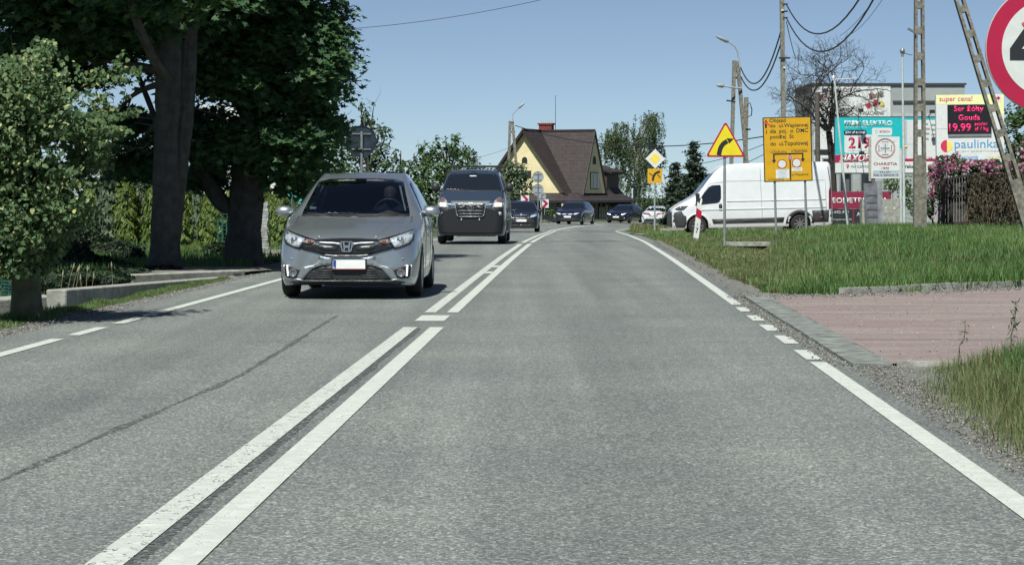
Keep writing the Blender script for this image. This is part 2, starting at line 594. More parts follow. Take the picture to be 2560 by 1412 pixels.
# ---- ground sheet
def grid_sheet(name, xs, ys, zf, mat):
    X, Y = np.meshgrid(xs, ys)
    Z = zf(X, Y)
    V = np.stack([X, Y, Z], -1).reshape(-1, 3)
    nx, ny = len(xs), len(ys)
    i = np.arange(nx * ny).reshape(ny, nx)
    F = np.stack([i[:-1, :-1], i[:-1, 1:], i[1:, 1:], i[1:, :-1]], -1).reshape(-1, 4)
    return np_mesh(name, V, F, mat, smooth=True)
xs = np.unique(np.concatenate([np.linspace(-900, -40, 16), np.arange(-40, -10, 2.0), np.arange(-10, 16, 0.3), np.arange(16, 44, 2.0), np.linspace(44, 900, 16)]))
ys = np.unique(np.concatenate([np.linspace(-60, 6, 12), np.arange(6, 64, 0.4), np.arange(64, 230, 2.0), np.linspace(232, 2500, 24)]))
tag(grid_sheet('ground', xs, ys, land, SOIL), 'earth and short grass beside the road', kind='structure')

# ---- road
def ribbon(name, s0, s1, u0, u1, dz, mat, parent=None, step=1.0, nu=2, wob=0.0, zf=G, seed=0):
    ss = np.arange(s0, s1 + 1e-6, step)
    if ss[-1] < s1 - 1e-6: ss = np.append(ss, s1)
    rg = np.random.default_rng(seed)
    def edge(u):
        e = (np.full(len(ss), float(u)) if np.isscalar(u) else np.interp(ss, [p[0] for p in u], [p[1] for p in u]))
        if wob:
            w = rg.normal(0, wob, len(ss))
            e = e + 0.5 * (w + np.roll(w, 1))
        return e
    a, b = edge(u0), edge(u1)
    rows = []
    for k in range(nu):
        t = k / (nu - 1)
        x, y = road_xy(ss, a * (1 - t) + b * t)
        rows.append(np.stack([x, y, zf(x, y) + dz], -1))
    V = np.stack(rows, 1).reshape(-1, 3)
    i = np.arange(len(ss) * nu).reshape(len(ss), nu)
    F = np.stack([i[:-1, :-1], i[:-1, 1:], i[1:, 1:], i[1:, :-1]], -1).reshape(-1, 4)
    return np_mesh(name, V, F, mat, parent, smooth=True)

road = ribbon('road', -30, 300, [(-30, -5.05), (24, -5.05), (40, -4.95), (90, -4.9), (300, -4.9)], [(-30, 1.98), (15, 1.97), (16, 1.94), (26, 1.94), (27, 2.0), (90, 2.15), (300, 2.2)],
              0.0, ASPHALT, step=0.5, nu=9, wob=0.015)
tag(road, 'grey asphalt two lane road with white markings bending right', kind='structure')
ZM = 0.005
def mark(name, s0, s1, u0, u1, mat=PAINT, step=0.5, dz=ZM):
    return ribbon(name, s0, s1, u0, u1, dz, mat, road, step=step)
# double centre line
mark('centre_line', 1.0, 20.35, -1.650, -1.520, PAINT_OLD)
mark('centre_line', 1.0, 20.35, -1.405, -1.275)
mark('centre_dash', 21.35, 22.35, -1.625, -1.335)
mark('centre_line', 22.9, 57.0, -1.640, -1.52, PAINT_OLD)
mark('centre_line', 22.9, 57.4, -1.405, -1.285)
mark('centre_line', 59.0, 150.0, -1.640, -1.52)
mark('centre_line', 59.4, 150.0, -1.405, -1.285)
mark('cross_bar', 34.3, 35.1, -1.517, -1.408, dz=ZM + 0.001)
mark('cross_bar', 37.2, 38.1, -1.517, -1.408, dz=ZM + 0.001)
# right edge line and dashes
mark('edge_line', 1.0, 16.2, 1.675, 1.795)
for a, b_ in ((16.45, 17.45), (18.2, 19.25), (19.9, 20.85), (21.5, 22.45), (23.2, 24.05)):
    mark('edge_dash', a, b_, 1.675, 1.795)
mark('edge_line', 24.6, 112.0, 1.675, 1.795)
mark('edge_line', 118.0, 190.0, 1.675, 1.795)
# left edge line and dashes
mark('edge_line', 1.0, 18.6, -4.52, -4.40)
mark('edge_dash', 19.1, 20.25, -4.50, -4.38)
mark('edge_dash', 20.85, 21.85, -4.48, -4.36)
mark('edge_line', 22.15, 33.0, [(22, -4.47), (33, -4.42)], [(22, -4.35), (33, -4.30)])
mark('edge_line', 33.4, 190.0, -4.42, -4.30)
# tar seams and one painted wire shadow
def seam(s0, s1, pts, w, dz=0.003):
    ss = np.arange(s0, s1, 0.3)
    rg = np.random.default_rng(int(s0 * 10))
    c = np.interp(ss, [p[0] for p in pts], [p[1] for p in pts]) + rg.normal(0, 0.003, len(ss))
    ww = w * np.clip(rg.normal(1, 0.35, len(ss)), 0.25, 1.8) / 2
    a = road_xy(ss, c - ww); b_ = road_xy(ss, c + ww)
    V = np.stack([np.stack([a[0], a[1], G(*a) + dz], -1), np.stack([b_[0], b_[1], G(*b_) + dz], -1)], 1).reshape(-1, 3)
    i = np.arange(len(ss) * 2).reshape(-1, 2)
    F = np.stack([i[:-1, 0], i[:-1, 1], i[1:, 1], i[1:, 0]], -1)
    return np_mesh('tar_and_shadow_line', V, F, STREAK, road)
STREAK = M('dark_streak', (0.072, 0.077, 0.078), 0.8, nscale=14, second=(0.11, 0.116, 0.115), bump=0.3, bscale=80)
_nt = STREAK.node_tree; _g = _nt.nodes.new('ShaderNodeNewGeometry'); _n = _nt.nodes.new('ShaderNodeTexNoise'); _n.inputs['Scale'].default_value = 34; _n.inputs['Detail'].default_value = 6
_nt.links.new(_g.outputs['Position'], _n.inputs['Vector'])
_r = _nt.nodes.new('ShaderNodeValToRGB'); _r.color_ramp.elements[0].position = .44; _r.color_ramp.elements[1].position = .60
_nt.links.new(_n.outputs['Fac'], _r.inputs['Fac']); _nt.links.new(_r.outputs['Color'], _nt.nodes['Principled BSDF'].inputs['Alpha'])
seam(6.5, 22.5, [(6, -2.72), (9.5, -2.5), (14.9, -2.32), (22, -2.48)], 0.042)
seam(5.0, 20.3, [(5, -1.498), (21, -1.498)], 0.055)
def cross_seam_and_shadow(s, u0, u1, w, seed, m=None):
    us = np.arange(u0, u1, 0.12); rg = np.random.default_rng(seed)
    c = s + np.cumsum(rg.normal(0, 0.02 + w * 0.12, len(us)))
    ww = w * np.clip(rg.normal(1, 0.5, len(us)), 0.1, 2) / 2
    a = road_xy(c - ww, us); b_ = road_xy(c + ww, us)
    V = np.stack([np.stack([a[0], a[1], G(*a) + .004], -1), np.stack([b_[0], b_[1], G(*b_) + .004], -1)], 1).reshape(-1, 3)
    i = np.arange(len(us) * 2).reshape(-1, 2)
    F = np.stack([i[:-1, 0], i[:-1, 1], i[1:, 1], i[1:, 0]], -1)
    return np_mesh('tar_and_shadow_line', V, F, m or TAR, road)
cross_seam_and_shadow(61.5, -0.9, 1.5, 0.55, 1)
cross_seam_and_shadow(103.0, -1.0, 1.6, 1.3, 2)
cross_seam_and_shadow(114.0, -0.6, 1.7, 1.2, 5)
cross_seam_and_shadow(18.35, -3.2, 1.6, 0.018, 3, STREAK)  # thin dark strip painted as the shadow of an overhead wire

# ---- gravel verges
tag(ribbon('gravel_verge', -5, 62, [(-5, 1.9), (15, 1.9), (15.7, 1.9), (15.75, 2.6), (26.6, 2.6), (26.7, 1.9), (62, 2.0)],
           [(-5, 2.3), (9, 2.35), (13, 2.7), (15.6, 3.0), (15.7, 3.0), (26.6, 3.0), (27, 2.9), (30, 2.2), (40, 2.15), (62, 2.25)], 0.012, GRAVEL, step=0.35, nu=4, wob=0.05,
           zf=lambda x, y: np.maximum(land(x, y), G(x, y) - 0.016), seed=3), 'gravel verge right of the road', kind='structure')
tag(ribbon('gravel_verge', 4, 60, [(4, -5.55), (30, -5.45), (60, -5.5)], -4.95, 0.010, GRAVEL, step=0.35, nu=4, wob=0.05,
           zf=lambda x, y: np.maximum(land(x, y), G(x, y) - 0.014), seed=4), 'gravel verge left of the road', kind='structure')

# ---- red paved driveway on the right with its flush kerb stones
def driveway():
    n = 40
    us = np.linspace(2.23, 14, n)
    back = np.interp(us, [2.2, 3.2, 5.8, 14], [26.2, 26.7, 28.7, 34.5])
    front = np.interp(us, [2.2, 3.0, 14], [15.85, 15.9, 14.5])
    V = []
    m = 24
    for k in range(m):
        t = k / (m - 1)
        s = front * (1 - t) + back * t
        x, y = road_xy(s, us)
        V.append(np.stack([x, y, G(x, y) + 0.022 + 0.03 * smooth01(3, 12, us)], -1))
    V = np.stack(V, 0).reshape(-1, 3)
    i = np.arange(n * m).reshape(m, n)
    F = np.stack([i[:-1, :-1], i[:-1, 1:], i[1:, 1:], i[1:, :-1]], -1).reshape(-1, 4)
    return np_mesh('driveway', V, F, PAVERS, smooth=True)
tag(driveway(), 'dusty red paved driveway joining the road on the right', kind='structure')
kerb = thing('kerb', 'flush grey kerb stones between the road and the red driveway', None, kind='structure')
kerb_mesh = None
for k in range(11):
    s = 15.75 + k * 0.98
    if kerb_mesh is None:
        o = MB().box(-0.142, 0.142, 0, 0.965, -0.12, 0.03).build('kerb_stone', KERB, kerb)
        kerb_mesh = o.data
    else:
        o = link('kerb_stone', kerb_mesh, None, kerb)
    x, y = road_xy(s, 2.075)
    o.location = (x, y, random.uniform(-0.004, 0.004))
    o.rotation_euler = (0, random.uniform(-.01, .01), -H0 + random.uniform(-.006, .006))
bk = thing('kerb', 'pale worn kerb along the back of the red driveway', None, kind='structure')
pa = Vector((4.02, 26.75)); pb = Vector((9.0, 30.7))
for k in range(6):
    a = pa.lerp(pb, k / 6 + 0.003); b_ = pa.lerp(pb, (k + 1) / 6 - 0.003)
    MB().bar((a.x, a.y, 0.03 + random.uniform(-.012, .012)), (b_.x, b_.y, 0.03 + random.uniform(-.012, .012)), 0.16, 0.16).build('kerb_stone', CONC_L, bk)

fk = thing('kerb', 'pale kerb along the near edge of the red driveway', None, kind='structure')
for k in range(5):
    a = road_xy(15.78 - k * .12, 2.25 + k * .98); b_ = road_xy(15.78 - (k + 1) * .12, 2.25 + (k + 1) * .98 - .012)
    MB().bar((float(a[0]), float(a[1]), -.02), (float(b_[0]), float(b_[1]), -.02), 0.10, 0.13).build('kerb_stone', CONC_L, fk)

DJ = M('driveway_joint', (.075, .06, .055), .9, nscale=12, namt=.4)
for s_, u0_, u1_ in ((18.4, 2.25, 9.0), (21.3, 3.4, 8.0)):
    us = np.arange(u0_, u1_, .2); cc = s_ + np.cumsum(np.random.default_rng(int(u0_ * 10)).normal(0, .004, len(us))) + (us - u0_) * .05
    a = road_xy(cc - .012, us); b_ = road_xy(cc + .012, us)
    zz_ = lambda p: G(*p) + 0.027 + 0.03 * smooth01(3, 12, us)
    V = np.stack([np.stack([a[0], a[1], zz_(a)], -1), np.stack([b_[0], b_[1], zz_(b_)], -1)], 1).reshape(-1, 3)
    i = np.arange(len(us) * 2).reshape(-1, 2)
    np_mesh('paving_joint', V, np.stack([i[:-1, 0], i[:-1, 1], i[1:, 1], i[1:, 0]], -1), DJ, bpy.data.objects['driveway'])
# ---- gravel side road where the white van waits, and entrance apron at left
def patch_sheet(name, pts, dz, mat, label, n=14):
    """quad patch between four (x,y) corners laid on the ground"""
    a, b_, c, d = [Vector(p) for p in pts]
    V = []
    for j in range(n):
        t = j / (n - 1)
        p = a.lerp(d, t); q = b_.lerp(c, t)
        for i in range(n):
            w = p.lerp(q, i / (n - 1))
            V.append((w.x, w.y, gz(w.x, w.y) + dz))
    i = np.arange(n * n).reshape(n, n)
    F = np.stack([i[:-1, :-1], i[:-1, 1:], i[1:, 1:], i[1:, :-1]], -1).reshape(-1, 4)
    return tag(np_mesh(name, V, F, mat, smooth=True), label, kind='structure')
patch_sheet('side_road', [(4.7, 80.5), (34, 78.5), (34, 90), (4.7, 92)], 0.03, DUST, 'sandy side road where the white van waits')
patch_sheet('driveway', [(-5.7, 33.3), (-4.1, 32.9), (-3.8, 35.6), (-5.7, 36.0)], 0.06, CONC_D, 'grey paved entrance left of the road between the concrete walls', n=10)

# ---- scattered stones
def stones(name, label, fn, n, smin, smax, mat, seed):
    rg = np.random.default_rng(seed)
    P = fn(rg, n)
    n = len(P)
    base = np.array([(1, 0, 0), (-1, 0, 0), (0, 1, 0), (0, -1, 0), (0, 0, .8), (0, 0, -.5)], dtype=float)
    fc = np.array([(0, 2, 4), (2, 1, 4), (1, 3, 4), (3, 0, 4), (2, 0, 5), (1, 2, 5), (3, 1, 5), (0, 3, 5)])
    sz = rg.uniform(smin, smax, n) * rg.uniform(0.6, 1.3, n)
    th = rg.uniform(0, 6.28, n)
    jit = rg.uniform(0.6, 1.3, (n, 6, 3))
    B = base[None] * jit * sz[:, None, None]
    c, s = np.cos(th)[:, None], np.sin(th)[:, None]
    X = B[:, :, 0] * c - B[:, :, 1] * s; Y = B[:, :, 0] * s + B[:, :, 1] * c
    V = np.stack([X, Y, B[:, :, 2]], -1) + P[:, None, :]
    F = (fc[None] + (np.arange(n) * 6)[:, None, None]).reshape(-1, 3)
    o = np_mesh(name, V.reshape(-1, 3), F, mat, rnd=np.repeat(rg.random(n), 6))
    return tag(o, label, kind='stuff')
STONE = leaf_mat('stone_mix', [(0.06, 0.055, 0.048), (0.13, 0.125, 0.112), (0.22, 0.215, 0.195), (0.38, 0.37, 0.34)], trans=0.0, rough=0.9)
PALE_STONE = leaf_mat('pale_stone_mix', [(0.10, 0.07, 0.06), (0.26, 0.23, 0.20), (0.45, 0.42, 0.38), (0.60, 0.58, 0.53)], trans=0.0, rough=0.9)
def on_land(s, u, add=0.012):
    x, y = road_xy(s, u)
    return np.stack([x, y, np.maximum(land(x, y), G(x, y) - 0.01) + add], -1)
def f_right(rg, n):
    s = np.concatenate([rg.uniform(8, 15.8, n // 2), rg.uniform(26.4, 58, n - n // 2)])
    return on_land(s, 1.9 + np.abs(rg.normal(0.25, 0.25, n)))
stones('loose_gravel', 'loose gravel along the right edge of the road', f_right, 9000, 0.003, 0.010, STONE, 1)
def f_left(rg, n):
    return on_land(rg.uniform(15, 45, n), -4.95 - np.abs(rg.normal(0.15, 0.25, n)))
stones('loose_gravel', 'loose gravel along the left edge of the road', f_left, 5000, 0.004, 0.014, STONE, 2)
def f_drive(rg, n):
    s = rg.uniform(16, 27.5, n); u = 2.0 + rg.gamma(1.6, 1.6, n)
    x, y = road_xy(s, u)
    return np.stack([x, y, G(x, y) + 0.028 + 0.03 * smooth01(3, 12, u)], -1)
stones('scattered_pebbles', 'pebbles and crumbs scattered over the red driveway', f_drive, 1500, 0.003, 0.009, PALE_STONE, 3)
def f_kerb(rg, n):
    return on_land(rg.uniform(15.8, 26.6, n), 1.86 + rg.normal(0, 0.05, n), 0.02)
stones('loose_gravel', 'fine gravel gathered along the flush kerb stones', f_kerb, 1800, 0.004, 0.011, STONE, 4)
def f_back(rg, n):
    t = rg.random(n)
    x = 2.7 + t * 5 + rg.normal(0, .1, n); y = 26.1 + np.maximum(t * 5 - 1.0, 0) * .75 + rg.normal(0, .25, n)
    return np.stack([x, y, G(x, y) + 0.03], -1)
stones('loose_gravel', 'gravel spilled along the back of the red driveway', f_back, 1800, 0.004, 0.014, STONE, 5)
# ================================================================ VEHICLES
def paint(name, col, metal=0.35, rough=0.32):
    return M(name, col, rough, metal, nscale=3, namt=0.05, coat=0.9)
GLASS_DARK = M('dark_car_glass', (0.010, 0.014, 0.020), 0.04, 0.0, coat=0.3, spec=0.6)
BLACK_PL = M('black_plastic', (0.018, 0.019, 0.021), 0.55, nscale=30, namt=0.2)
BLACK_GL = M('gloss_black', (0.012, 0.012, 0.014), 0.32, coat=0.3)
RUBBER = M('tyre_rubber', (0.016, 0.016, 0.017), 0.85, nscale=30, namt=0.3)
CHROME = M('chrome', (0.62, 0.63, 0.64), 0.24, 1.0)
ALLOY = M('alloy_wheel', (0.42, 0.43, 0.44), 0.3, 0.9)
STEEL = M('painted_steel_wheel', (0.16, 0.16, 0.16), 0.5, 0.4)
LAMP = M('headlamp_lens', (0.55, 0.60, 0.64), 0.12, 0.35, nscale=25, namt=0.5, coat=1.0)
LAMP_ON = M('lit_headlamp', (1.0, 0.84, 0.60), 0.3, emit=0.9)
DRL = M('lit_running_lamp', (1.0, 1.0, 1.0), 0.3, emit=0.9)
AMBER = M('amber_lens', (0.26, 0.085, 0.05), 0.15, coat=1.0)
REDLENS = M('red_lamp_lens', (0.16, 0.008, 0.02), 0.15, coat=1.0)
PLATE = M('plate_white', (0.78, 0.79, 0.78), 0.4)
PLATE_BLUE = M('plate_blue', (0.02, 0.06, 0.30), 0.4)
INK = M('black_ink', (0.015, 0.015, 0.017), 0.5)
UNDER = M('underbody_black', (0.012, 0.012, 0.012), 0.9)

def pchip(x, X, Y):
    X = np.asarray(X, float); Y = np.asarray(Y, float)
    h = np.diff(X); d = np.diff(Y) / h
    m = np.zeros_like(Y)
    m[0], m[-1] = d[0], d[-1]
    for i in range(1, len(X) - 1):
        if d[i - 1] * d[i] > 0:
            w1, w2 = 2 * h[i] + h[i - 1], h[i] + 2 * h[i - 1]
            m[i] = (w1 + w2) / (w1 / d[i - 1] + w2 / d[i])
    k = np.clip(np.searchsorted(X, x) - 1, 0, len(h) - 1)
    t = (x - X[k]) / h[k]
    return ((2 * t**3 - 3 * t**2 + 1) * Y[k] + (t**3 - 2 * t**2 + t) * h[k] * m[k]
            + (-2 * t**3 + 3 * t**2) * Y[k + 1] + (t**3 - t**2) * h[k] * m[k + 1])

def catmull(P, n):
    out = []
    for i in range(len(P) - 1):
        p0, p1, p2, p3 = P[max(i - 1, 0)], P[i], P[i + 1], P[min(i + 2, len(P) - 1)]
        for k in range(n):
            t = k / n
            q = []
            for a, b, c, d in zip(p0, p1, p2, p3):
                q.append(0.5 * (2 * b + (c - a) * t + (2 * a - 5 * b + 4 * c - d) * t * t + (3 * b - a - 3 * c + d) * t**3))
            out.append(tuple(q))
    out.append(tuple(P[-1]))
    return out

KEYS = ('y', 'ztop', 'wtop', 'zedge', 'wbelt', 'zbelt', 'wmax', 'zmax', 'wlow', 'zlow')
def shell(rows, wheels=(), arch_r=0.34, arch_z=0.30, step=0.04):
    """car body lofted along y; rows follow KEYS; wheels are y positions of the arches"""
    A = np.array(rows, float)
    ys = list(np.arange(A[0, 0], A[-1, 0], step)) + [A[-1, 0]] + [r[0] for r in rows]
    for w in wheels:
        ys += [w + arch_r * math.cos(t) * .999 for t in np.linspace(0, math.pi, 15)]
        ys += [w - arch_r * 1.02, w + arch_r * 1.02]
    ys = sorted(set(round(float(y), 4) for y in ys if A[0, 0] <= y <= A[-1, 0]))
    P = {k: pchip(np.array(ys), A[:, 0], A[:, i]) for i, k in enumerate(KEYS) if k != 'y'}
    V = []; n = 0
    for j, y in enumerate(ys):
        g = {k: float(P[k][j]) for k in P}
        zl = g['zlow']
        for w in wheels:
            if abs(y - w) < arch_r:
                zl = max(zl, arch_z + math.sqrt(arch_r ** 2 - (y - w) ** 2))
        zm = max(g['zmax'], zl + 0.04); zb = max(g['zbelt'], zm + 0.03)
        pts = [(0, zl), (g['wlow'] * 0.85, zl), (g['wlow'], zl + 0.012), (g['wmax'], zm), (g['wbelt'], zb),
               (g['wtop'], g['zedge']), (g['wtop'] * 0.74, g['zedge'] + (g['ztop'] - g['zedge']) * 0.72), (0, g['ztop'])]
        half = catmull(pts, 4)
        full = half + [(-x, z) for x, z in half[-2:0:-1]]
        n = len(full)
        V += [(x, y, z) for x, z in full]
    F = []
    for j in range(len(ys) - 1):
        for i in range(n):
            i2 = (i + 1) % n
            F.append((j * n + i, j * n + i2, (j + 1) * n + i2, (j + 1) * n + i))
    F.append(tuple(range(n)))
    m = (len(ys) - 1) * n
    F.append(tuple(m + i for i in reversed(range(n))))
    bm = bmesh.new()
    bv = [bm.verts.new(v) for v in V]
    for f in F:
        try: bm.faces.new([bv[i] for i in f])
        except ValueError: pass
    bmesh.ops.recalc_face_normals(bm, faces=bm.faces[:])
    bmesh.ops.triangulate(bm, faces=[f for f in bm.faces if len(f.verts) > 4])
    bm.normal_update()
    return bm, BVHTree.FromBMesh(bm)

def body_obj(bm, mat, parent, name='body', cut=None):
    if cut:
        kill = [f for f in bm.faces if cut(f.calc_center_median())]
        bmesh.ops.delete(bm, geom=kill, context='FACES')
    me = bpy.data.meshes.new(name)
    bm.to_mesh(me)
    me.polygons.foreach_set('use_smooth', [True] * len(me.polygons))
    return link(name, me, mat, parent)

def patch(bvh, poly, name, mat, parent, off=0.008, axis='y', depth=0.03, maxe=0.06, far=5.0, flat=False):
    """outline drawn in the view along an axis, laid onto the body surface with its own thickness.
    axis y: from the front, poly (x,z); Y: from the rear; x/X: from +x / -x, poly (y,z); z: from above, poly (x,y)"""
    bm = bmesh.new()
    vs = [bm.verts.new((a, b, 0)) for a, b in poly]
    f = bm.faces.new(vs)
    bmesh.ops.triangulate(bm, faces=[f])
    for _ in range(5):
        long_ = [e for e in bm.edges if e.calc_length() > maxe]
        if not long_: break
        bmesh.ops.subdivide_edges(bm, edges=long_, cuts=1)
        bmesh.ops.triangulate(bm, faces=[q for q in bm.faces if len(q.verts) > 3])
    cx = sum(p[0] for p in poly) / len(poly); cy = sum(p[1] for p in poly) / len(poly)
    nrm = {}
    for v in bm.verts:
        a, b = v.co.x, v.co.y
        hit = None
        for k in range(12):
            if axis == 'y': o, d = Vector((a, -far, b)), Vector((0, 1, 0))
            elif axis == 'Y': o, d = Vector((a, far * 3, b)), Vector((0, -1, 0))
            elif axis == 'x': o, d = Vector((far, a, b)), Vector((-1, 0, 0))
            elif axis == 'X': o, d = Vector((-far, a, b)), Vector((1, 0, 0))
            else: o, d = Vector((a, b, far)), Vector((0, 0, -1))
            h = bvh.ray_cast(o, d)
            if h[0] is not None:
                hit = h; break
            a += (cx - a) * 0.12; b += (cy - b) * 0.12
        if hit is None:
            h = bvh.find_nearest(o); hit = h
        n = hit[1].copy()
        if n.dot(d) > 0: n = -n
        if flat: n = -d
        nrm[v] = (n - d * 0.6).normalized()
        p = hit[0] + nrm[v] * off
        if axis in 'yY': p.x, p.z = v.co.x, v.co.y
        elif axis in 'xX': p.y, p.z = v.co.x, v.co.y
        else: p.x, p.y = v.co.x, v.co.y
        v.co = p
    bm.normal_update()
    front = bm.faces[:]
    bmesh.ops.recalc_face_normals(bm, faces=front)
    avg = Vector((0, 0, 0)); 
    for q in front: avg += q.normal
    if avg.dot(d) > 0: bmesh.ops.reverse_faces(bm, faces=front)
    for q in front: q.smooth = True
    rim = [e for e in bm.edges if e.is_boundary]
    r = bmesh.ops.extrude_edge_only(bm, edges=rim)
    new = [g for g in r['geom'] if isinstance(g, bmesh.types.BMVert)]
    for v in new:
        src = min((w for e in v.link_edges for w in e.verts if w in nrm), key=lambda w: (w.co - v.co).length)
        v.co = v.co - nrm[src] * (off + depth)
    me = bpy.data.meshes.new(name)
    bm.to_mesh(me); bm.free()
    return link(name, me, mat, parent)

def mir(poly):
    return [(-a, b) for a, b in poly][::-1]

def wheel(parent, x, y, r, w, rim_mat=ALLOY, spokes=5, steer=0.0):
    """tyre with a rim of its own; outer side away from the car's middle"""
    sgn = 1 if x > 0 else -1
    hw = w / 2
    ri = r * 0.66
    mb = MB().lathe([(-hw * .8, ri * .9), (-hw, ri), (-hw, r * 0.88), (-hw * .82, r * 0.97), (-hw * .5, r), (0, r * 1.002), (hw * .5, r),
                     (hw * .82, r * .97), (hw, r * .88), (hw, ri), (hw * .8, ri * .9)], 'x', 32)
    o = mb.build('wheel', RUBBER, parent)
    o.location = (x, y, r); o.rotation_euler = (0, 0, steer)
    q = MB()
    f = sgn * hw
    q.lathe([(f * .9, ri), (f * .97, ri * .97), (f * .80, ri * .88), (f * .2, ri * .85), (f * .15, 0.001)], 'x', 28)
    for k in range(spokes):
        t = 2 * math.pi * k / spokes
        a = (f * .72, math.cos(t) * ri * .1, math.sin(t) * ri * .1); b = (f * .80, math.cos(t) * ri * .9, math.sin(t) * ri * .9)
        q.bar(a, b, ri * .26, 0.03, up=(sgn, 0, 0))
    q.lathe([(f * .80, ri * .22), (f * .84, ri * .18), (f * .85, 0.001)], 'x', 14)
    q.build('rim', rim_mat, o)
    return o

def mirror_obj(parent, x, y, z, w, h, d, mat, lip=BLACK_PL):
    """door mirror: rounded housing on a short arm, glass on the back"""
    s = 1 if x > 0 else -1
    mb = MB(); vs = []; fs = []
    prof = [(0, 0.25), (0.12, .75), (0.3, 0.95), (0.55, 1.0), (0.8, 0.9), (0.95, 0.6), (1.0, 0.2)]
    n = 14
    for t, k in prof:
        for i in range(n):
            a = 2 * math.pi * i / n
            cz = math.sin(a) * h / 2 * k * (1.0 if math.sin(a) > 0 else 0.85)
            cy = math.cos(a) * d / 2 * k
            vs.append((x + s * t * w, y + cy, z + cz))
    for i in range(len(prof) - 1):
        for k in range(n):
            k2 = (k + 1) % n
            fs.append((i * n + k, i * n + k2, (i + 1) * n + k2, (i + 1) * n + k))
    fs.append(tuple(range(n))); fs.append(tuple(range((len(prof) - 1) * n, len(prof) * n)))
    o = mb.add(vs, fs, True).build('side_mirror', mat, parent)
    MB().bar((x - s * 0.06, y + .01, z - h * .35), (x + s * w * .3, y + .01, z - h * .2), 0.09, 0.05).build('mirror_arm', lip, o)
    MB().box(x + s * w * .1, x + s * w * .93, y + d * .40, y + d * .52, z - h * .36, z + h * .36).build('mirror_glass', CHROME, o)
    return o

def plate(parent, cx, y, cz, w, h, txt=None, blue=True):
    pl = MB().prism(rrect(cx - w / 2, cz - h / 2, cx + w / 2, cz + h / 2, 0.01, 2), y, y + 0.02).build('number_plate', PLATE, parent)
    if blue:
        MB().prism(rect(cx - w / 2 + .004, cz - h / 2 + .004, cx - w / 2 + w * .1, cz + h / 2 - .004), y - .002, y + .004).build('country_band', PLATE_BLUE, pl)
    if txt:
        text(txt, (cx - w * .36, cz - h * .3, cx + w * .44, cz + h * .3), y, INK, pl, bold=0.015)
    return pl

def wipers(parent, bvh, segs, mat=BLACK_PL):
    for a, b in segs:
        patch(bvh, arrow_line([a, b], 0.022), 'wiper', mat, parent, off=0.035, depth=0.0, maxe=.2)

def glass_clear(name):
    m = bpy.data.materials.new(name)
    m.use_nodes = True
    nt = m.node_tree
    nt.nodes.remove(nt.nodes['Principled BSDF'])
    tr = nt.nodes.new('ShaderNodeBsdfTransparent'); tr.inputs['Color'].default_value = (0.30, 0.36, 0.42, 1)
    gl = nt.nodes.new('ShaderNodeBsdfGlossy'); gl.inputs['Roughness'].default_value = 0.02
    gl.inputs['Color'].default_value = (0.9, 0.95, 1.0, 1)
    fr = nt.nodes.new('ShaderNodeFresnel'); fr.inputs['IOR'].default_value = 1.75
    mx = nt.nodes.new('ShaderNodeMixShader')
    nt.links.new(fr.outputs[0], mx.inputs[0])
    nt.links.new(tr.outputs[0], mx.inputs[1]); nt.links.new(gl.outputs[0], mx.inputs[2])
    nt.links.new(mx.outputs[0], nt.nodes['Material Output'].inputs['Surface'])
    return m
WINDSCREEN = glass_clear('windscreen_glass')

def place_on_road(s, u, extra=0.0):
    x, y = road_xy(s, u)
    h = H0 + max(s - S_BEND, 0) / R_BEND
    return float(x), float(y), float(G(x, y)), -h + extra

def pitch_at(s, u, L):
    a = road_xy(s, u); b = road_xy(s + L, u)
    return math.atan2(float(G(*b)) - float(G(*a)), L)

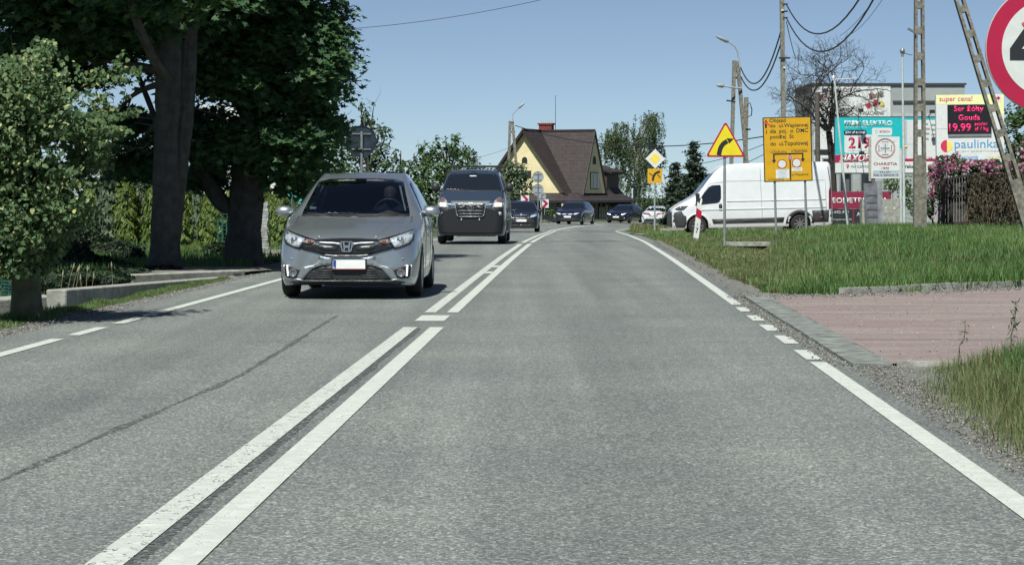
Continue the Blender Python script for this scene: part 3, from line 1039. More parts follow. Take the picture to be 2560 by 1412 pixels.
# ---------------------------------------------------------------- silver hatchback
SILVER = paint('silver_paint', (0.37, 0.405, 0.43), 0.75, 0.33)
def silver_hatchback():
    s0, u0 = 25.75, -2.755
    x, y, z, rz = place_on_road(s0, u0)
    t = thing('hatchback_car', 'silver grey hatchback leading the oncoming line of cars', 'car', (x, y, z + .005), rz + 0.012)
    rows = [
        # y    ztop  wtop  zedge wbelt zbelt wmax  zmax  wlow  zlow
        (0.00, .640, .34, .620, .42, .50, .50, .36, .42, .215),
        (0.03, .690, .50, .665, .58, .56, .64, .37, .58, .190),
        (0.08, .725, .60, .700, .67, .61, .72, .40, .67, .175),
        (0.18, .765, .68, .740, .74, .67, .785, .44, .74, .165),
        (0.34, .815, .72, .790, .785, .73, .82, .48, .78, .165),
        (0.60, .870, .73, .845, .81, .80, .84, .55, .80, .18),
        (0.90, .930, .72, .900, .825, .87, .847, .58, .81, .19),
        (1.12, .985, .71, .955, .83, .92, .847, .58, .81, .19),
        (1.45, 1.160, .675, 1.115, .82, .94, .847, .58, .81, .19),
        (1.85, 1.365, .605, 1.315, .81, .95, .847, .58, .81, .19),
        (2.10, 1.455, .57, 1.400, .81, .96, .847, .58, .81, .19),
        (2.50, 1.510, .555, 1.455, .805, .97, .845, .58, .81, .19),
        (3.00, 1.510, .55, 1.450, .80, .99, .84, .58, .80, .19),
        (3.50, 1.450, .54, 1.390, .775, 1.01, .82, .60, .78, .20),
        (3.80, 1.300, .56, 1.250, .74, 1.00, .79, .60, .75, .25),
        (3.96, 1.020, .60, .980, .69, .90, .74, .60, .70, .30),
        (4.00, .900, .56, .860, .62, .80, .66, .60, .62, .36)]
    bm, bv = shell(rows, (0.82, 3.35), 0.335, 0.30)
    ws = [(-.66, .990), (.66, .990), (.655, 1.03), (.535, 1.395), (.40, 1.425), (0, 1.437), (-.40, 1.425), (-.535, 1.395), (-.655, 1.03)]
    P = lambda poly, n, m, **k: patch(bv, poly, n, m, t, **k)
    # windscreen with black border
    inner = [(x_ * .925, 1.03 + (z_ - .99) * .86) for x_, z_ in ws]
    def inside(px, pz, poly):
        c = False
        for i in range(len(poly)):
            (x1, z1), (x2, z2) = poly[i], poly[i - 1]
            if (z1 > pz) != (z2 > pz) and px < (x2 - x1) * (pz - z1) / (z2 - z1) + x1: c = not c
        return c
    glass = P(ws, 'windscreen', WINDSCREEN, off=.010, depth=.0, maxe=.07)
    n = len(ws)
    bd = None
    for i in range(n):
        j = (i + 1) % n
        patch(bv, [ws[i], ws[j], inner[j], inner[i]], 'windscreen_border', BLACK_GL, glass, off=.006, depth=0.005, maxe=.12)
    hood_z = lambda a: a
    # painted front pieces standing proud of the shell
    V_top = [(-.36, .700), (-.18, .712), (0, .716), (.18, .712), (.36, .700)]
    grille = [(-.40, .690), (-.36, .694), (-.18, .706), (0, .710), (.18, .706), (.36, .694), (.40, .690),
              (.43, .645), (.56, .600), (.50, .578), (.32, .530), (.24, .505), (.15, .495), (-.15, .495), (-.24, .505), (-.32, .530), (-.50, .578), (-.56, .600), (-.43, .645)]
    gr = P(grille, 'grille', BLACK_GL, off=.012, maxe=.07)
    # chrome wings beside the badge and lower lip
    for sg in (1, -1):
        w_ = [(.065, .672), (.15, .676), (.30, .682), (.385, .686), (.375, .664), (.30, .655), (.15, .650), (.085, .640), (.068, .60)]
        patch(bv, w_ if sg > 0 else mir(w_), 'grille_wing', CHROME, gr, off=.026, depth=.01, maxe=.08)
        w_ = [(.10, .62), (.26, .632), (.36, .64), (.33, .600), (.26, .572), (.12, .565)]
        patch(bv, w_ if sg > 0 else mir(w_), 'grille_mesh', M('grille_grey', (.05, .055, .06), .35, .4), gr, off=.018, depth=.004, maxe=.1)
    patch(bv, [(-.30, .530), (-.23, .512), (-.15, .503), (.15, .503), (.23, .512), (.30, .530), (.24, .524), (.15, .516), (-.15, .516), (-.24, .524)], 'grille_lip', M('dark_chrome', (.22, .23, .24), .34, 1.0), gr, off=.022, depth=.006, maxe=.1)
    # badge: rounded frame and the letter form inside
    bz = .618; bh = .062; yb = bv.ray_cast(Vector((0, -3, bz)), Vector((0, 1, 0)))[0].y - .034
    bp = MB().prism([(-.066, bz + bh), (.066, bz + bh), (.072, bz + bh * .7), (.056, bz - bh * .8), (.042, bz - bh), (-.042, bz - bh), (-.056, bz - bh * .8), (-.072, bz + bh * .7)], yb + .012, yb + .04).build('badge', BLACK_GL, gr)
    e = MB()
    ring(e, [(-.066, bz + bh), (.066, bz + bh), (.074, bz + bh * .7), (.058, bz - bh * .8), (.043, bz - bh), (-.043, bz - bh), (-.058, bz - bh * .8), (-.074, bz + bh * .7)],
         [(-.056, bz + bh * .84), (.056, bz + bh * .84), (.061, bz + bh * .66), (.047, bz - bh * .7), (.036, bz - bh * .84), (-.036, bz - bh * .84), (-.047, bz - bh * .7), (-.061, bz + bh * .66)], yb, yb + .02)
    for sg in (1, -1):
        e.prism([(sg * .046, bz + bh * .8), (sg * .028, bz + bh * .8), (sg * .019, bz), (sg * .023, bz - bh * .82), (sg * .036, bz - bh * .82), (sg * .036, bz)], yb + .002, yb + .018)
    e.prism(rect(-.022, bz - .014, .022, bz + .012), yb + .002, yb + .018)
    e.build('emblem', CHROME, gr)
    # headlights
    hl = [(.335, .690), (.44, .718), (.62, .768), (.76, .818), (.785, .80), (.775, .690), (.735, .640), (.61, .596), (.56, .585), (.50, .640), (.42, .640)]
    for sg in (1, -1):
        f = (lambda p: p) if sg > 0 else mir
        h = P(f(hl), 'headlight', BLACK_GL, off=.014, maxe=.07)
        patch(bv, f([(.50, .712), (.60, .748), (.745, .798), (.765, .77), (.752, .695), (.715, .655), (.61, .614), (.565, .608)]), 'lens', LAMP, h, off=.022, depth=.005, maxe=.06)
        patch(bv, f([(.36, .684), (.44, .702), (.485, .708), (.51, .668), (.49, .655), (.43, .655)]), 'indicator_lens', M('indicator_lens', (.42, .36, .34), .1, .5, nscale=40, namt=.6, coat=1.0), h, off=.022, depth=.005, maxe=.06)
        for cx_, cz_, r_ in ((.625, .690, .042), (.44, .680, .022)):
            hit = bv.ray_cast(Vector((sg * cx_, -3, cz_)), Vector((0, 1, 0)))[0]
            MB().lathe([(-.034, .001), (-.032, r_ * .55), (-.030, r_ * .6), (-.034, r_ * .9), (-.03, r_), (-.0, r_)], 'y', 18, (sg * cx_, hit.y, cz_)).build('reflector', CHROME if r_ > .03 else AMBER, h)
        # fog lamp pocket with running lights
        pk = P(f([(.50, .350), (.62, .375), (.735, .395), (.755, .388), (.745, .270), (.715, .248), (.58, .245)]), 'fog_lamp_pocket', BLACK_PL, off=.014, maxe=.06)
        patch(bv, f([(.755, .400), (.775, .395), (.765, .245), (.72, .222), (.50, .222), (.58, .240), (.71, .243), (.745, .268)]), 'pocket_trim', CHROME if False else SILVER, pk, off=.03, depth=.02, maxe=.06)
        for k in range(5):
            cz_ = .280 + k * .027
            hit = bv.ray_cast(Vector((sg * .705, -3, cz_)), Vector((0, 1, 0)))[0]
            MB().lathe([(-.032, .001), (-.030, .010), (-.012, .013)], 'y', 8, (sg * (.700 + k * .002), hit.y, cz_)).build('running_light', DRL, pk)
        hit = bv.ray_cast(Vector((sg * .635, -3, .305)), Vector((0, 1, 0)))[0]
        MB().lathe([(-.022, .001), (-.024, .03), (-.034, .036), (-.034, .046), (-.01, .05)], 'y', 18, (sg * .635, hit.y, .305)).build('fog_lamp', M('fog_lens', (.20, .21, .22), .1, .4, coat=1), pk)
        # sculpted wing of the bumper
        P(f([(.16, .478), (.34, .505), (.30, .470), (.40, .400), (.53, .372), (.60, .235), (.54, .215), (.42, .352), (.30, .398), (.16, .415)]), 'bumper_wing', SILVER, off=.020, depth=.03, maxe=.05)
        # sensors
        hit = bv.ray_cast(Vector((sg * .655, -3, .475)), Vector((0, 1, 0)))
        MB().lathe([(-.012, .001), (-.01, .011), (.01, .012)], 'y', 12, (sg * .655, hit[0].y, .475)).build('parking_sensor', SILVER, t)
    # lower intake, splitter
    it = P([(-.40, .362), (-.30, .392), (-.22, .398), (.22, .398), (.30, .392), (.40, .362), (.52, .232), (.46, .218), (-.46, .218), (-.52, .232)], 'lower_intake', BLACK_PL, off=.006, maxe=.07)
    for k in range(4):
        zz = .248 + k * .026
        for sg in (1, -1):
            a = [(.16 * sg, zz), (.40 * sg - sg * k * .022, zz), (.40 * sg - sg * k * .022, zz + .009), (.16 * sg, zz + .009)]
            patch(bv, a if sg > 0 else a[::-1], 'intake_slat', M('slat_grey', (.05, .052, .055), .5), it, off=.014, depth=.004, maxe=.1)
    P([(-.50, .222), (.50, .222), (.68, .195), (.66, .160), (-.66, .160), (-.68, .195)], 'bumper_lip', BLACK_PL, off=.022, depth=.03, maxe=.08)
    P([(-.54, .219), (.54, .219), (.56, .207), (-.56, .207)], 'lip_trim', M('dark_chrome', (.22, .23, .24), .34, 1.0), off=.03, depth=.02, maxe=.08)
    pl = plate(t, .03, bv.ray_cast(Vector((0, -3, .41)), Vector((0, 1, 0)))[0].y - .05, .408, .38, .112)
    text('PL', (-.157, .362, -.127, .382), pl.data.vertices[0].co.y - .002, PLATE, pl, depth=.002)
    MB().prism(rect(-.155, .354, .215, .360), pl.data.vertices[0].co.y - .003, pl.data.vertices[0].co.y + .01).build('plate_stripe', M('plate_red', (.55, .06, .08), .4), pl)
    MB().box(-.175, .235, pl.data.vertices[0].co.y + .015, pl.data.vertices[0].co.y + .05, .346, .474).build('plate_frame', BLACK_PL, t)
    # bonnet shut line and creases
    SEAM = M('shut_line', (.03, .032, .035), .6)
    for sg in (1, -1):
        f = (lambda p: p) if sg > 0 else mir
        P(f(arrow_line([(.69, .965), (.705, .91), (.66, .83), (.60, .77), (.585, .745)], .010)), 'bonnet_seam', SEAM, off=.003, depth=.002, maxe=.1)
    P(arrow_line([(-.36, .701), (-.18, .713), (0, .717), (.18, .713), (.36, .701)], .010), 'bonnet_seam', SEAM, off=.006, depth=.002, maxe=.1)
    P([(-.66, .990), (.66, .990), (.665, .962), (.40, .952), (0, .948), (-.40, .952), (-.665, .962)], 'cowl', BLACK_PL, off=.010, depth=.01, maxe=.1)
    for a, b_ in (((-.60, 1.000), (-.28, .978)), ((-.02, .985), (.52, .990))):
        patch(bv, arrow_line([a, b_], .02), 'wiper', BLACK_PL, glass, off=.035, depth=.01, maxe=.2)
    for sg in (1, -1):
        f = (lambda p: p) if sg > 0 else mir
        P(f([(.60, .955), (.625, .955), (.50, .86), (.40, .78), (.325, .722), (.315, .724), (.385, .785), (.48, .865)]), 'bonnet_crease', SILVER, off=.010, depth=.012, maxe=.06)
    # side windows, door seams, handle
    sw = [(1.62, .985), (3.25, 1.02), (3.42, 1.10), (3.15, 1.345), (2.4, 1.40), (2.12, 1.365)]
    for ax in 'xX':
        P(sw, 'side_window', GLASS_DARK, axis=ax, off=.008, maxe=.14)
        for line in ([(1.50, .95), (1.42, .55), (1.52, .24)], [(2.42, 1.0), (2.42, .3)], [(3.0, 1.02), (3.02, .70), (2.9, .52)]):
            P(arrow_line(line, .010), 'door_seam', SEAM, axis=ax, off=.003, depth=.002, maxe=.1)
        P(rect(2.16, .82, 2.34, .85), 'door_handle', SILVER, axis=ax, off=.03, maxe=.1)
        P(rect(2.84, .86, 3.0, .89), 'door_handle', SILVER, axis=ax, off=.03, maxe=.1)
    mirror_obj(t, .80, 1.42, 1.015, .215, .155, .16, SILVER)
    mirror_obj(t, -.80, 1.42, 1.015, .215, .155, .16, SILVER)
    body_obj(bm, SILVER, t, cut=lambda c: 1.0 < c.y < 2.2 and c.z > 1.0 and inside(c.x, c.z, [(a * .96, .99 + (b_ - .99) * .96) for a, b_ in ws]))
    MB().box(-.60, .60, .30, 3.8, .16, .58).build('underbody', UNDER, t)
    for xx, yy in ((.745, .82), (-.745, .82), (.735, 3.35), (-.735, 3.35)):
        wheel(t, xx, yy, .300, .19)
    # interior
    INT = M('dark_interior', (.02, .021, .023), .8)
    TRIM = M('pale_pillar_trim', (.62, .64, .58), .8)
    d_ = MB()
    pr = [(-.66, .90), (.66, .90), (.66, .955), (.52, 1.0), (.40, 1.035), (.28, 1.0), (.1, .965), (-.6, .955)]
    d_.prism(pr, 1.15, 1.62); d_.build('dashboard', INT, t)
    for sx in (-.36, .36):
        sm = MB()
        sm.box(sx - .24, sx + .24, 2.25, 2.4, .55, 1.06); sm.box(sx - .12, sx + .12, 2.28, 2.38, 1.08, 1.26)
        sm.build('seat', INT, t)
    st = MB()
    st.tube([(.36 + .18 * math.cos(a), 1.72 + .05 * math.sin(a), 1.00 + .17 * math.sin(a)) for a in np.linspace(0, 2 * math.pi, 25)], .016, 6, cap=False)
    st.bar((.20, 1.72, .99), (.52, 1.72, .99), .03); st.build('steering_wheel', M('steering_wheel', (.05, .05, .055), .3), t)
    for sg in (1, -1):
        MB().bar((sg * .605, 1.42, 1.02), (sg * .485, 2.00, 1.36), .04, .02).build('pillar_trim', TRIM, t)
    MB().bar((-.53, 1.9, 1.0), (-.46, 2.02, 1.30), .03, .03).build('pillar_trim', TRIM, t)
    patch(bv, rect(-.585, 1.05, -.50, 1.075), 'sticker', M('sticker_pale', (.55, .6, .6), .6), glass, off=-.002, depth=0, maxe=.1)
    patch(bv, rect(-.585, 1.075, -.55, 1.09), 'sticker', M('sticker_blue', (.2, .35, .5), .6), glass, off=-.002, depth=0, maxe=.1)
    patch(bv, rect(-.06, 1.372, .06, 1.40), 'rear_view_mirror', BLACK_PL, glass, off=-.06, depth=.02, maxe=.1)
    return t, (x, y, z, rz)
car_a, hatch_pose = silver_hatchback()

# the driver inside
def person_driver():
    x, y, z, rz = hatch_pose
    p = thing('person', 'driver in dark clothes holding the wheel of the silver hatchback', 'person', (x, y, z), rz + .012)
    bm = bmesh.new()
    pts = [(.36, 2.14, .62), (.36, 2.13, .85), (.36, 2.10, 1.05), (.36, 2.08, 1.12), (.36, 2.05, 1.20), (.36, 2.04, 1.29),
           (.19, 2.09, 1.02), (.16, 1.95, .84), (.21, 1.76, .97), (.53, 2.09, 1.02), (.56, 1.95, .84), (.51, 1.76, .97)]
    rad = [.15, .155, .13, .05, .075, .08, .06, .045, .035, .06, .045, .035]
    vs = [bm.verts.new(q) for q in pts]
    for a, b in ((0, 1), (1, 2), (2, 3), (3, 4), (4, 5), (2, 6), (6, 7), (7, 8), (2, 9), (9, 10), (10, 11)):
        bm.edges.new((vs[a], vs[b]))
    me = bpy.data.meshes.new('body'); bm.to_mesh(me); bm.free()
    o = link('body', me, M('dark_clothes', (.03, .035, .05), .9), None)
    md = o.modifiers.new('skin', 'SKIN')
    for i, v in enumerate(me.skin_vertices[0].data):
        v.radius = (rad[i], rad[i]); v.use_root = (i == 0)
    o.modifiers.new('sub', 'SUBSURF').levels = 1
    dg = bpy.context.evaluated_depsgraph_get()
    m2 = bpy.data.meshes.new_from_object(o.evaluated_get(dg))
    o.modifiers.clear(); o.data = m2
    m2.polygons.foreach_set('use_smooth', [True] * len(m2.polygons))
    o.parent = p
    SK = M('skin', (.17, .11, .085), .7)
    mb = MB()
    prof = [(-.115, .02), (-.10, .05), (-.05, .072), (0, .082), (.05, .083), (.09, .068), (.115, .03), (.12, .001)]
    mb.lathe(prof, 'z', 16, (.36, 2.03, 1.225))
    mb.bar((.36, 1.955, 1.235), (.36, 1.93, 1.20), .022)
    mb.build('head', SK, p)
    hr = MB().lathe([(.04, .089), (.08, .080), (.11, .052), (.13, .001)], 'z', 16, (.36, 2.045, 1.225)); hr.build('hair', M('hair_brown', (.03, .02, .015), .8), p)
    for sx in (.21, .51):
        h = MB()
        h.box(sx - .035, sx + .035, 1.71, 1.79, .965, .995)
        for k in range(4):
            h.bar((sx - .028 + k * .018, 1.715, .98), (sx - .028 + k * .018, 1.70, .95 - .004 * k), .014)
        h.build('hand', SK, p)
person_driver()

# ---------------------------------------------------------------- blue grey van
def blue_van():
    x, y, z, rz = place_on_road(56.6, -2.86)
    t = thing('passenger_van', 'dark blue grey van with lit headlamps behind the silver hatchback', 'van', (x, y, z + .005), rz)
    BLUE = paint('blue_grey_paint', (.046, .066, .105), .4, .35)
    rows = [
        (0.00, 1.02, .55, 1.00, .66, .80, .70, .55, .62, .26),
        (0.05, 1.08, .68, 1.05, .76, .86, .80, .55, .74, .23),
        (0.15, 1.14, .76, 1.10, .83, .92, .87, .56, .82, .22),
        (0.35, 1.22, .80, 1.17, .87, 1.00, .90, .60, .86, .24),
        (0.70, 1.33, .80, 1.28, .89, 1.08, .91, .66, .87, .26),
        (0.92, 1.41, .79, 1.36, .89, 1.12, .91, .66, .87, .26),
        (1.25, 1.66, .74, 1.60, .885, 1.14, .91, .66, .87, .26),
        (1.62, 1.88, .68, 1.80, .88, 1.15, .91, .66, .87, .26),
        (2.00, 1.945, .66, 1.86, .88, 1.16, .91, .66, .87, .26),
        (3.00, 1.96, .66, 1.87, .88, 1.17, .91, .66, .87, .26),
        (4.70, 1.92, .65, 1.84, .87, 1.17, .90, .66, .86, .26),
        (5.03, 1.70, .66, 1.62, .83, 1.15, .87, .66, .82, .34)]
    bm, bv = shell(rows, (.92, 3.95), .39, .34)
    P = lambda poly, n, m, **k: patch(bv, poly, n, m, t, **k)
    P([(-.74, 1.40), (.74, 1.40), (.75, 1.44), (.64, 1.83), (.45, 1.875), (0, 1.885), (-.45, 1.875), (-.64, 1.83), (-.75, 1.44)], 'windscreen', GLASS_DARK, off=.01, maxe=.1)
    P([(-.75, 1.402), (.75, 1.402), (.74, 1.375), (-.74, 1.375)], 'cowl', BLACK_PL, off=.012, maxe=.1)
    # black lower half, its plastic darkened to carry the tree shade
    bp = P([(-.84, .93), (-.60, .93), (-.46, .955), (.46, .955), (.60, .93), (.84, .93), (.855, .60), (.80, .27), (-.80, .27), (-.855, .60)], 'bumper', M('shaded_black_plastic', (.007, .008, .011), .6), off=.02, depth=.04, maxe=.09)
    P([(-.50, 1.115), (.50, 1.115), (.515, 1.10), (.50, 1.055), (-.50, 1.055), (-.515, 1.10)], 'grille_bar', M('pale_bar', (.33, .37, .36), .25, .6), off=.03, depth=.03, maxe=.1)
    gr = P([(-.37, 1.035), (.37, 1.035), (.385, .98), (.35, .76), (.30, .715), (-.30, .715), (-.35, .76), (-.385, .98)], 'grille', BLACK_GL, off=.035, depth=.03, maxe=.09)
    out = [(-.385, 1.045), (.385, 1.045), (.40, .98), (.365, .755), (.31, .70), (-.31, .70), (-.365, .755), (-.40, .98)]
    inn = [(-.365, 1.022), (.365, 1.022), (.375, .978), (.34, .77), (.295, .722), (-.295, .722), (-.34, .77), (-.375, .978)]
    for i in range(8):
        j = (i + 1) % 8
        patch(bv, [out[i], out[j], inn[j], inn[i]], 'grille_frame', CHROME, gr, off=.05, depth=.02, maxe=.1)
    for zz in (.955, .865, .785):
        w_ = .34 if zz > .8 else .32
        if zz > .9:
            for sg in (1, -1):
                a = rect(.13, zz - .008, w_, zz + .008)
                patch(bv, a if sg > 0 else mir(a), 'grille_slat', CHROME, gr, off=.048, depth=.012, maxe=.12)
        else:
            patch(bv, rect(-w_, zz - .008, w_, zz + .008), 'grille_slat', CHROME, gr, off=.048, depth=.012, maxe=.12)
    yb = bv.ray_cast(Vector((0, -3, .955)), Vector((0, 1, 0)))[0].y - .065
    e = MB()
    ring(e, [(x_ * 1.65, z_) for x_, z_ in circ(0, 0, .058, 24)], [(x_ * 1.65, z_) for x_, z_ in circ(0, 0, .048, 24)], yb, yb + .015)
    e.v = [(a, b_, c + .955) for a, b_, c in e.v]
    for sg in (1, -1):
        e.prism([(sg * .035 - .02, .920), (sg * .035 - .002, .920), (sg * .035 + .022, .992), (sg * .035 + .002, .992)], yb, yb + .015)
    e.prism([(-.045, .945), (.04, .958), (.042, .970), (-.042, .957)], yb + .001, yb + .015)
    e.build('emblem', CHROME, gr)
    for sg in (1, -1):
        f = (lambda p: p) if sg > 0 else mir
        h = P(f([(.56, .935), (.83, .955), (.855, 1.0), (.84, 1.18), (.78, 1.21), (.70, 1.20), (.62, 1.13)]), 'headlight', LAMP, off=.028, maxe=.08)
        patch(bv, f([(.645, 1.09), (.81, 1.10), (.80, 1.18), (.75, 1.195), (.695, 1.17)]), 'indicator_lens', AMBER, h, off=.036, depth=.006, maxe=.08)
        patch(bv, f([(.62, .965), (.80, .975), (.805, 1.06), (.66, 1.07)]), 'lit_lamp', LAMP_ON, h, off=.036, depth=.006, maxe=.08)
        P(f([(.70, .73), (.82, .74), (.82, .85), (.715, .84)]), 'fog_lamp_pocket', BLACK_GL, off=.026, maxe=.08)
        P(f([(.735, .745), (.80, .75), (.80, .835), (.745, .83)]), 'fog_lamp', LAMP if sg > 0 else M('fog_lens_dark', (.05, .05, .06), .2, coat=1), off=.034, maxe=.08)
        mirror_obj(t, sg * .87, 1.02, 1.46, .20, .27, .16, BLACK_PL)
        P(f(rect(.30 - .62, .60, .33 - .62, .665)) if False else f(rect(.22, .60, .245, .665)), 'plate_holder', M('plate_clip', (.4, .42, .45), .4), off=.04, depth=.02)
    for ax in 'xX':
        P([(1.35, 1.22), (2.15, 1.22), (2.15, 1.75), (1.85, 1.77)], 'side_window', GLASS_DARK, axis=ax, off=.008, maxe=.2)
        P([(2.3, 1.22), (4.6, 1.22), (4.6, 1.72), (2.3, 1.76)], 'side_window', GLASS_DARK, axis=ax, off=.008, maxe=.2)
        P(rect(1.4, .30, 3.5, .60), 'side_skirt', BLACK_PL, axis=ax, off=.01, maxe=.2)
    patch(bv, rect(-.09, 1.76, .09, 1.785), 'sticker', M('sticker_pale', (.55, .6, .6), .6), t, off=.014, depth=.002)
    rk = MB()
    for yy in (2.0, 3.6):
        rk.bar((-.74, yy, 2.035), (.74, yy, 2.035), .05, .035)
        for sx in (-.62, .62):
            rk.bar((sx, yy, 2.03), (sx * 1.05, yy, 1.86), .05, .04)
    rk.build('roof_rack', BLACK_PL, t)
    body_obj(bm, BLUE, t)
    MB().box(-.62, .62, .35, 4.7, .20, .70).build('underbody', UNDER, t)
    for xx, yy in ((.785, .92), (-.785, .92), (.775, 3.95), (-.775, 3.95)):
        wheel(t, xx, yy, .335, .215)
    return t
blue_van()

# ---------------------------------------------------------------- small cars further back
def compact(name, label, cat, pose, col, hw, hgt, L, feats, rise=0.0, tail=False, sedan=False, rim=ALLOY):
    """car seen end-on from afar; local -Y end faces the photographer"""
    x, y, z, rz, pit = pose
    t = thing(name, label, cat, (x, y, z + .005), rz, rx=pit)
    k = hw / .85; q = hgt / 1.48
    if not tail:
        rows = [
            (0.00, .66 * q, .42 * k, .64 * q, .50 * k, .52, .54 * k, .40, .48 * k, .22),
            (0.06, .72 * q, .60 * k, .69 * q, .68 * k, .58, .72 * k, .42, .66 * k, .20),
            (0.18, .80 * q, .69 * k, .77 * q, .77 * k, .66, .80 * k, .46, .76 * k, .19),
            (0.45, .88 * q, .74 * k, .85 * q, .81 * k, .76, .84 * k, .52, .80 * k, .19),
            (0.95, .97 * q, .74 * k, .93 * q, .83 * k, .88, .85 * k, .58, .81 * k, .19),
            (1.20, 1.02 * q, .73 * k, .98 * q, .83 * k, .92, .85 * k, .58, .81 * k, .19),
            (1.90, 1.40 * q, .62 * k, 1.34 * q, .82 * k, .94, .85 * k, .58, .81 * k, .19),
            (2.40, 1.48 * q, .58 * k, 1.42 * q, .81 * k, .95, .85 * k, .58, .81 * k, .19),
            (L - .9, 1.46 * q, .57 * k, 1.40 * q, .80 * k, .97, .84 * k, .58, .80 * k, .19),
            (L - .3, 1.25 * q, .60 * k, 1.20 * q, .76 * k, .97, .80 * k, .60, .76 * k, .22),
            (L, .90 * q, .58 * k, .86 * q, .64 * k, .80, .68 * k, .60, .64 * k, .34)]
        arch = (.85, L - .75)
    else:
        rows = [
            (0.00, .80 * q, .50 * k, .78 * q, .58 * k, .66, .62 * k, .48, .56 * k, .30),
            (0.06, .95 * q, .62 * k, .92 * q, .70 * k, .76, .75 * k, .50, .70 * k, .26),
            (0.16, 1.04 * q, .66 * k, 1.00 * q, .76 * k, .84, .81 * k, .52, .77 * k, .23),
            (0.50, 1.07 * q, .67 * k, 1.03 * q, .80 * k, .92, .84 * k, .56, .80 * k, .20),
            (0.75, 1.14 * q, .64 * k, 1.10 * q, .81 * k, .95, .85 * k, .58, .81 * k, .19),
            (1.40, 1.42 * q, .57 * k, 1.37 * q, .81 * k, .95, .85 * k, .58, .81 * k, .19),
            (2.10, 1.48 * q, .56 * k, 1.43 * q, .81 * k, .94, .85 * k, .58, .81 * k, .19),
            (2.80, 1.40 * q, .60 * k, 1.35 * q, .82 * k, .93, .85 * k, .58, .81 * k, .19),
            (L - 1.0, .98 * q, .72 * k, .94 * q, .82 * k, .90, .85 * k, .58, .81 * k, .19),
            (L - .2, .85 * q, .68 * k, .81 * q, .76 * k, .72, .80 * k, .48, .76 * k, .2),
            (L, .70 * q, .50 * k, .67 * q, .56 * k, .55, .60 * k, .42, .54 * k, .24)]
        arch = (.98, L - .9)
    bm, bv = shell(rows, arch, .35, .31, step=.08)
    if not tail:
        patch(bv, [(-.68 * k, 1.03 * q), (.68 * k, 1.03 * q), (.57 * k, 1.36 * q), (.4 * k, 1.41 * q), (-.4 * k, 1.41 * q), (-.57 * k, 1.36 * q)], 'windscreen', GLASS_DARK, t, off=.01, maxe=.15)
        sw = [(1.55, .98 * q), (L - .6, 1.02 * q), (L - .95, 1.32 * q), (2.3, 1.36 * q), (2.0, 1.31 * q)]
    else:
        patch(bv, [(-.62 * k, 1.13 * q), (.62 * k, 1.13 * q), (.52 * k, 1.36 * q), (.4 * k, 1.40 * q), (-.4 * k, 1.40 * q), (-.52 * k, 1.36 * q)], 'rear_window', GLASS_DARK, t, off=.01, maxe=.15)
        sw = [(.85, 1.02 * q), (L - 1.35, .98 * q), (L - 1.9, 1.33 * q), (2.1, 1.38 * q), (1.4, 1.33 * q)]
    for ax in 'xX':
        patch(bv, sw, 'side_window', GLASS_DARK, t, axis=ax, off=.008, maxe=.25)
    feats(bv, t, k, q)
    for sg in (1, -1):
        mirror_obj(t, sg * .80 * k, 1.5 if not tail else L - 1.7, 1.0 * q, .19, .14, .14, col)
    body_obj(bm, col, t)
    MB().box(-.60 * k, .60 * k, .35, L - .3, .18, .6).build('underbody', UNDER, t)
    for yy in arch:
        for sg in (1, -1):
            wheel(t, sg * (hw - .105), yy, .31, .2, rim)
    return t

def black_hatch_feats(bv, t, k, q):
    f2 = lambda p, n, m, **kw: patch(bv, p, n, m, t, **kw)
    gr = f2([(-.36, .82), (.36, .82), (.33, .70), (.26, .655), (-.26, .655), (-.33, .70)], 'grille', BLACK_GL, off=.02)
    out = [(-.385, .835), (.385, .835), (.35, .695), (.27, .64), (-.27, .64), (-.35, .695)]
    inn = [(-.34, .795), (.34, .795), (.32, .705), (.25, .665), (-.25, .665), (-.32, .705)]
    for i in range(6):
        j = (i + 1) % 6
        patch(bv, [out[i], out[j], inn[j], inn[i]], 'grille_frame', CHROME, gr, off=.035, depth=.01, maxe=.12)
    yb = bv.ray_cast(Vector((0, -3, .83)), Vector((0, 1, 0)))[0].y - .05
    MB().lathe([(0, .001), (.004, .05), (.03, .055)], 'y', 16, (0, yb, .83)).build('emblem', CHROME, gr)
    for sg in (1, -1):
        g = (lambda p: p) if sg > 0 else mir
        f2(g([(.42, .70), (.58, .70), (.76, .78), (.78, .86), (.60, .85), (.46, .79)]), 'headlight', LAMP, off=.02)
    f2([(-.62, .60), (.62, .60), (.66, .42), (-.66, .42)], 'bumper_band', BLACK_PL, off=.012, depth=.02)
    plate(t, 0, bv.ray_cast(Vector((0, -3, .53)), Vector((0, 1, 0)))[0].y - .05, .545, .52, .115)
    f2([(-.70, .36), (.70, .36), (.66, .22), (-.66, .22)], 'bumper_lip', BLACK_PL, off=.012, depth=.02)
    MB().lathe([(0, .001), (.004, .035), (.03, .035)], 'y', 10, (0, bv.ray_cast(Vector((0, -3, .30)), Vector((0, 1, 0)))[0].y - .03, .33)).build('tow_eye_cover', CHROME, t)
NAVY = paint('black_navy_paint', (.010, .012, .022), .2, .25)
x, y, z, rz = place_on_road(103.5, -2.85)
compact('hatchback_car', 'black hatchback with a chrome grille following the blue grey van', 'car', (x, y, z, rz, pitch_at(103.5, -2.85, 3)), NAVY, .825, 1.49, 3.99, black_hatch_feats)

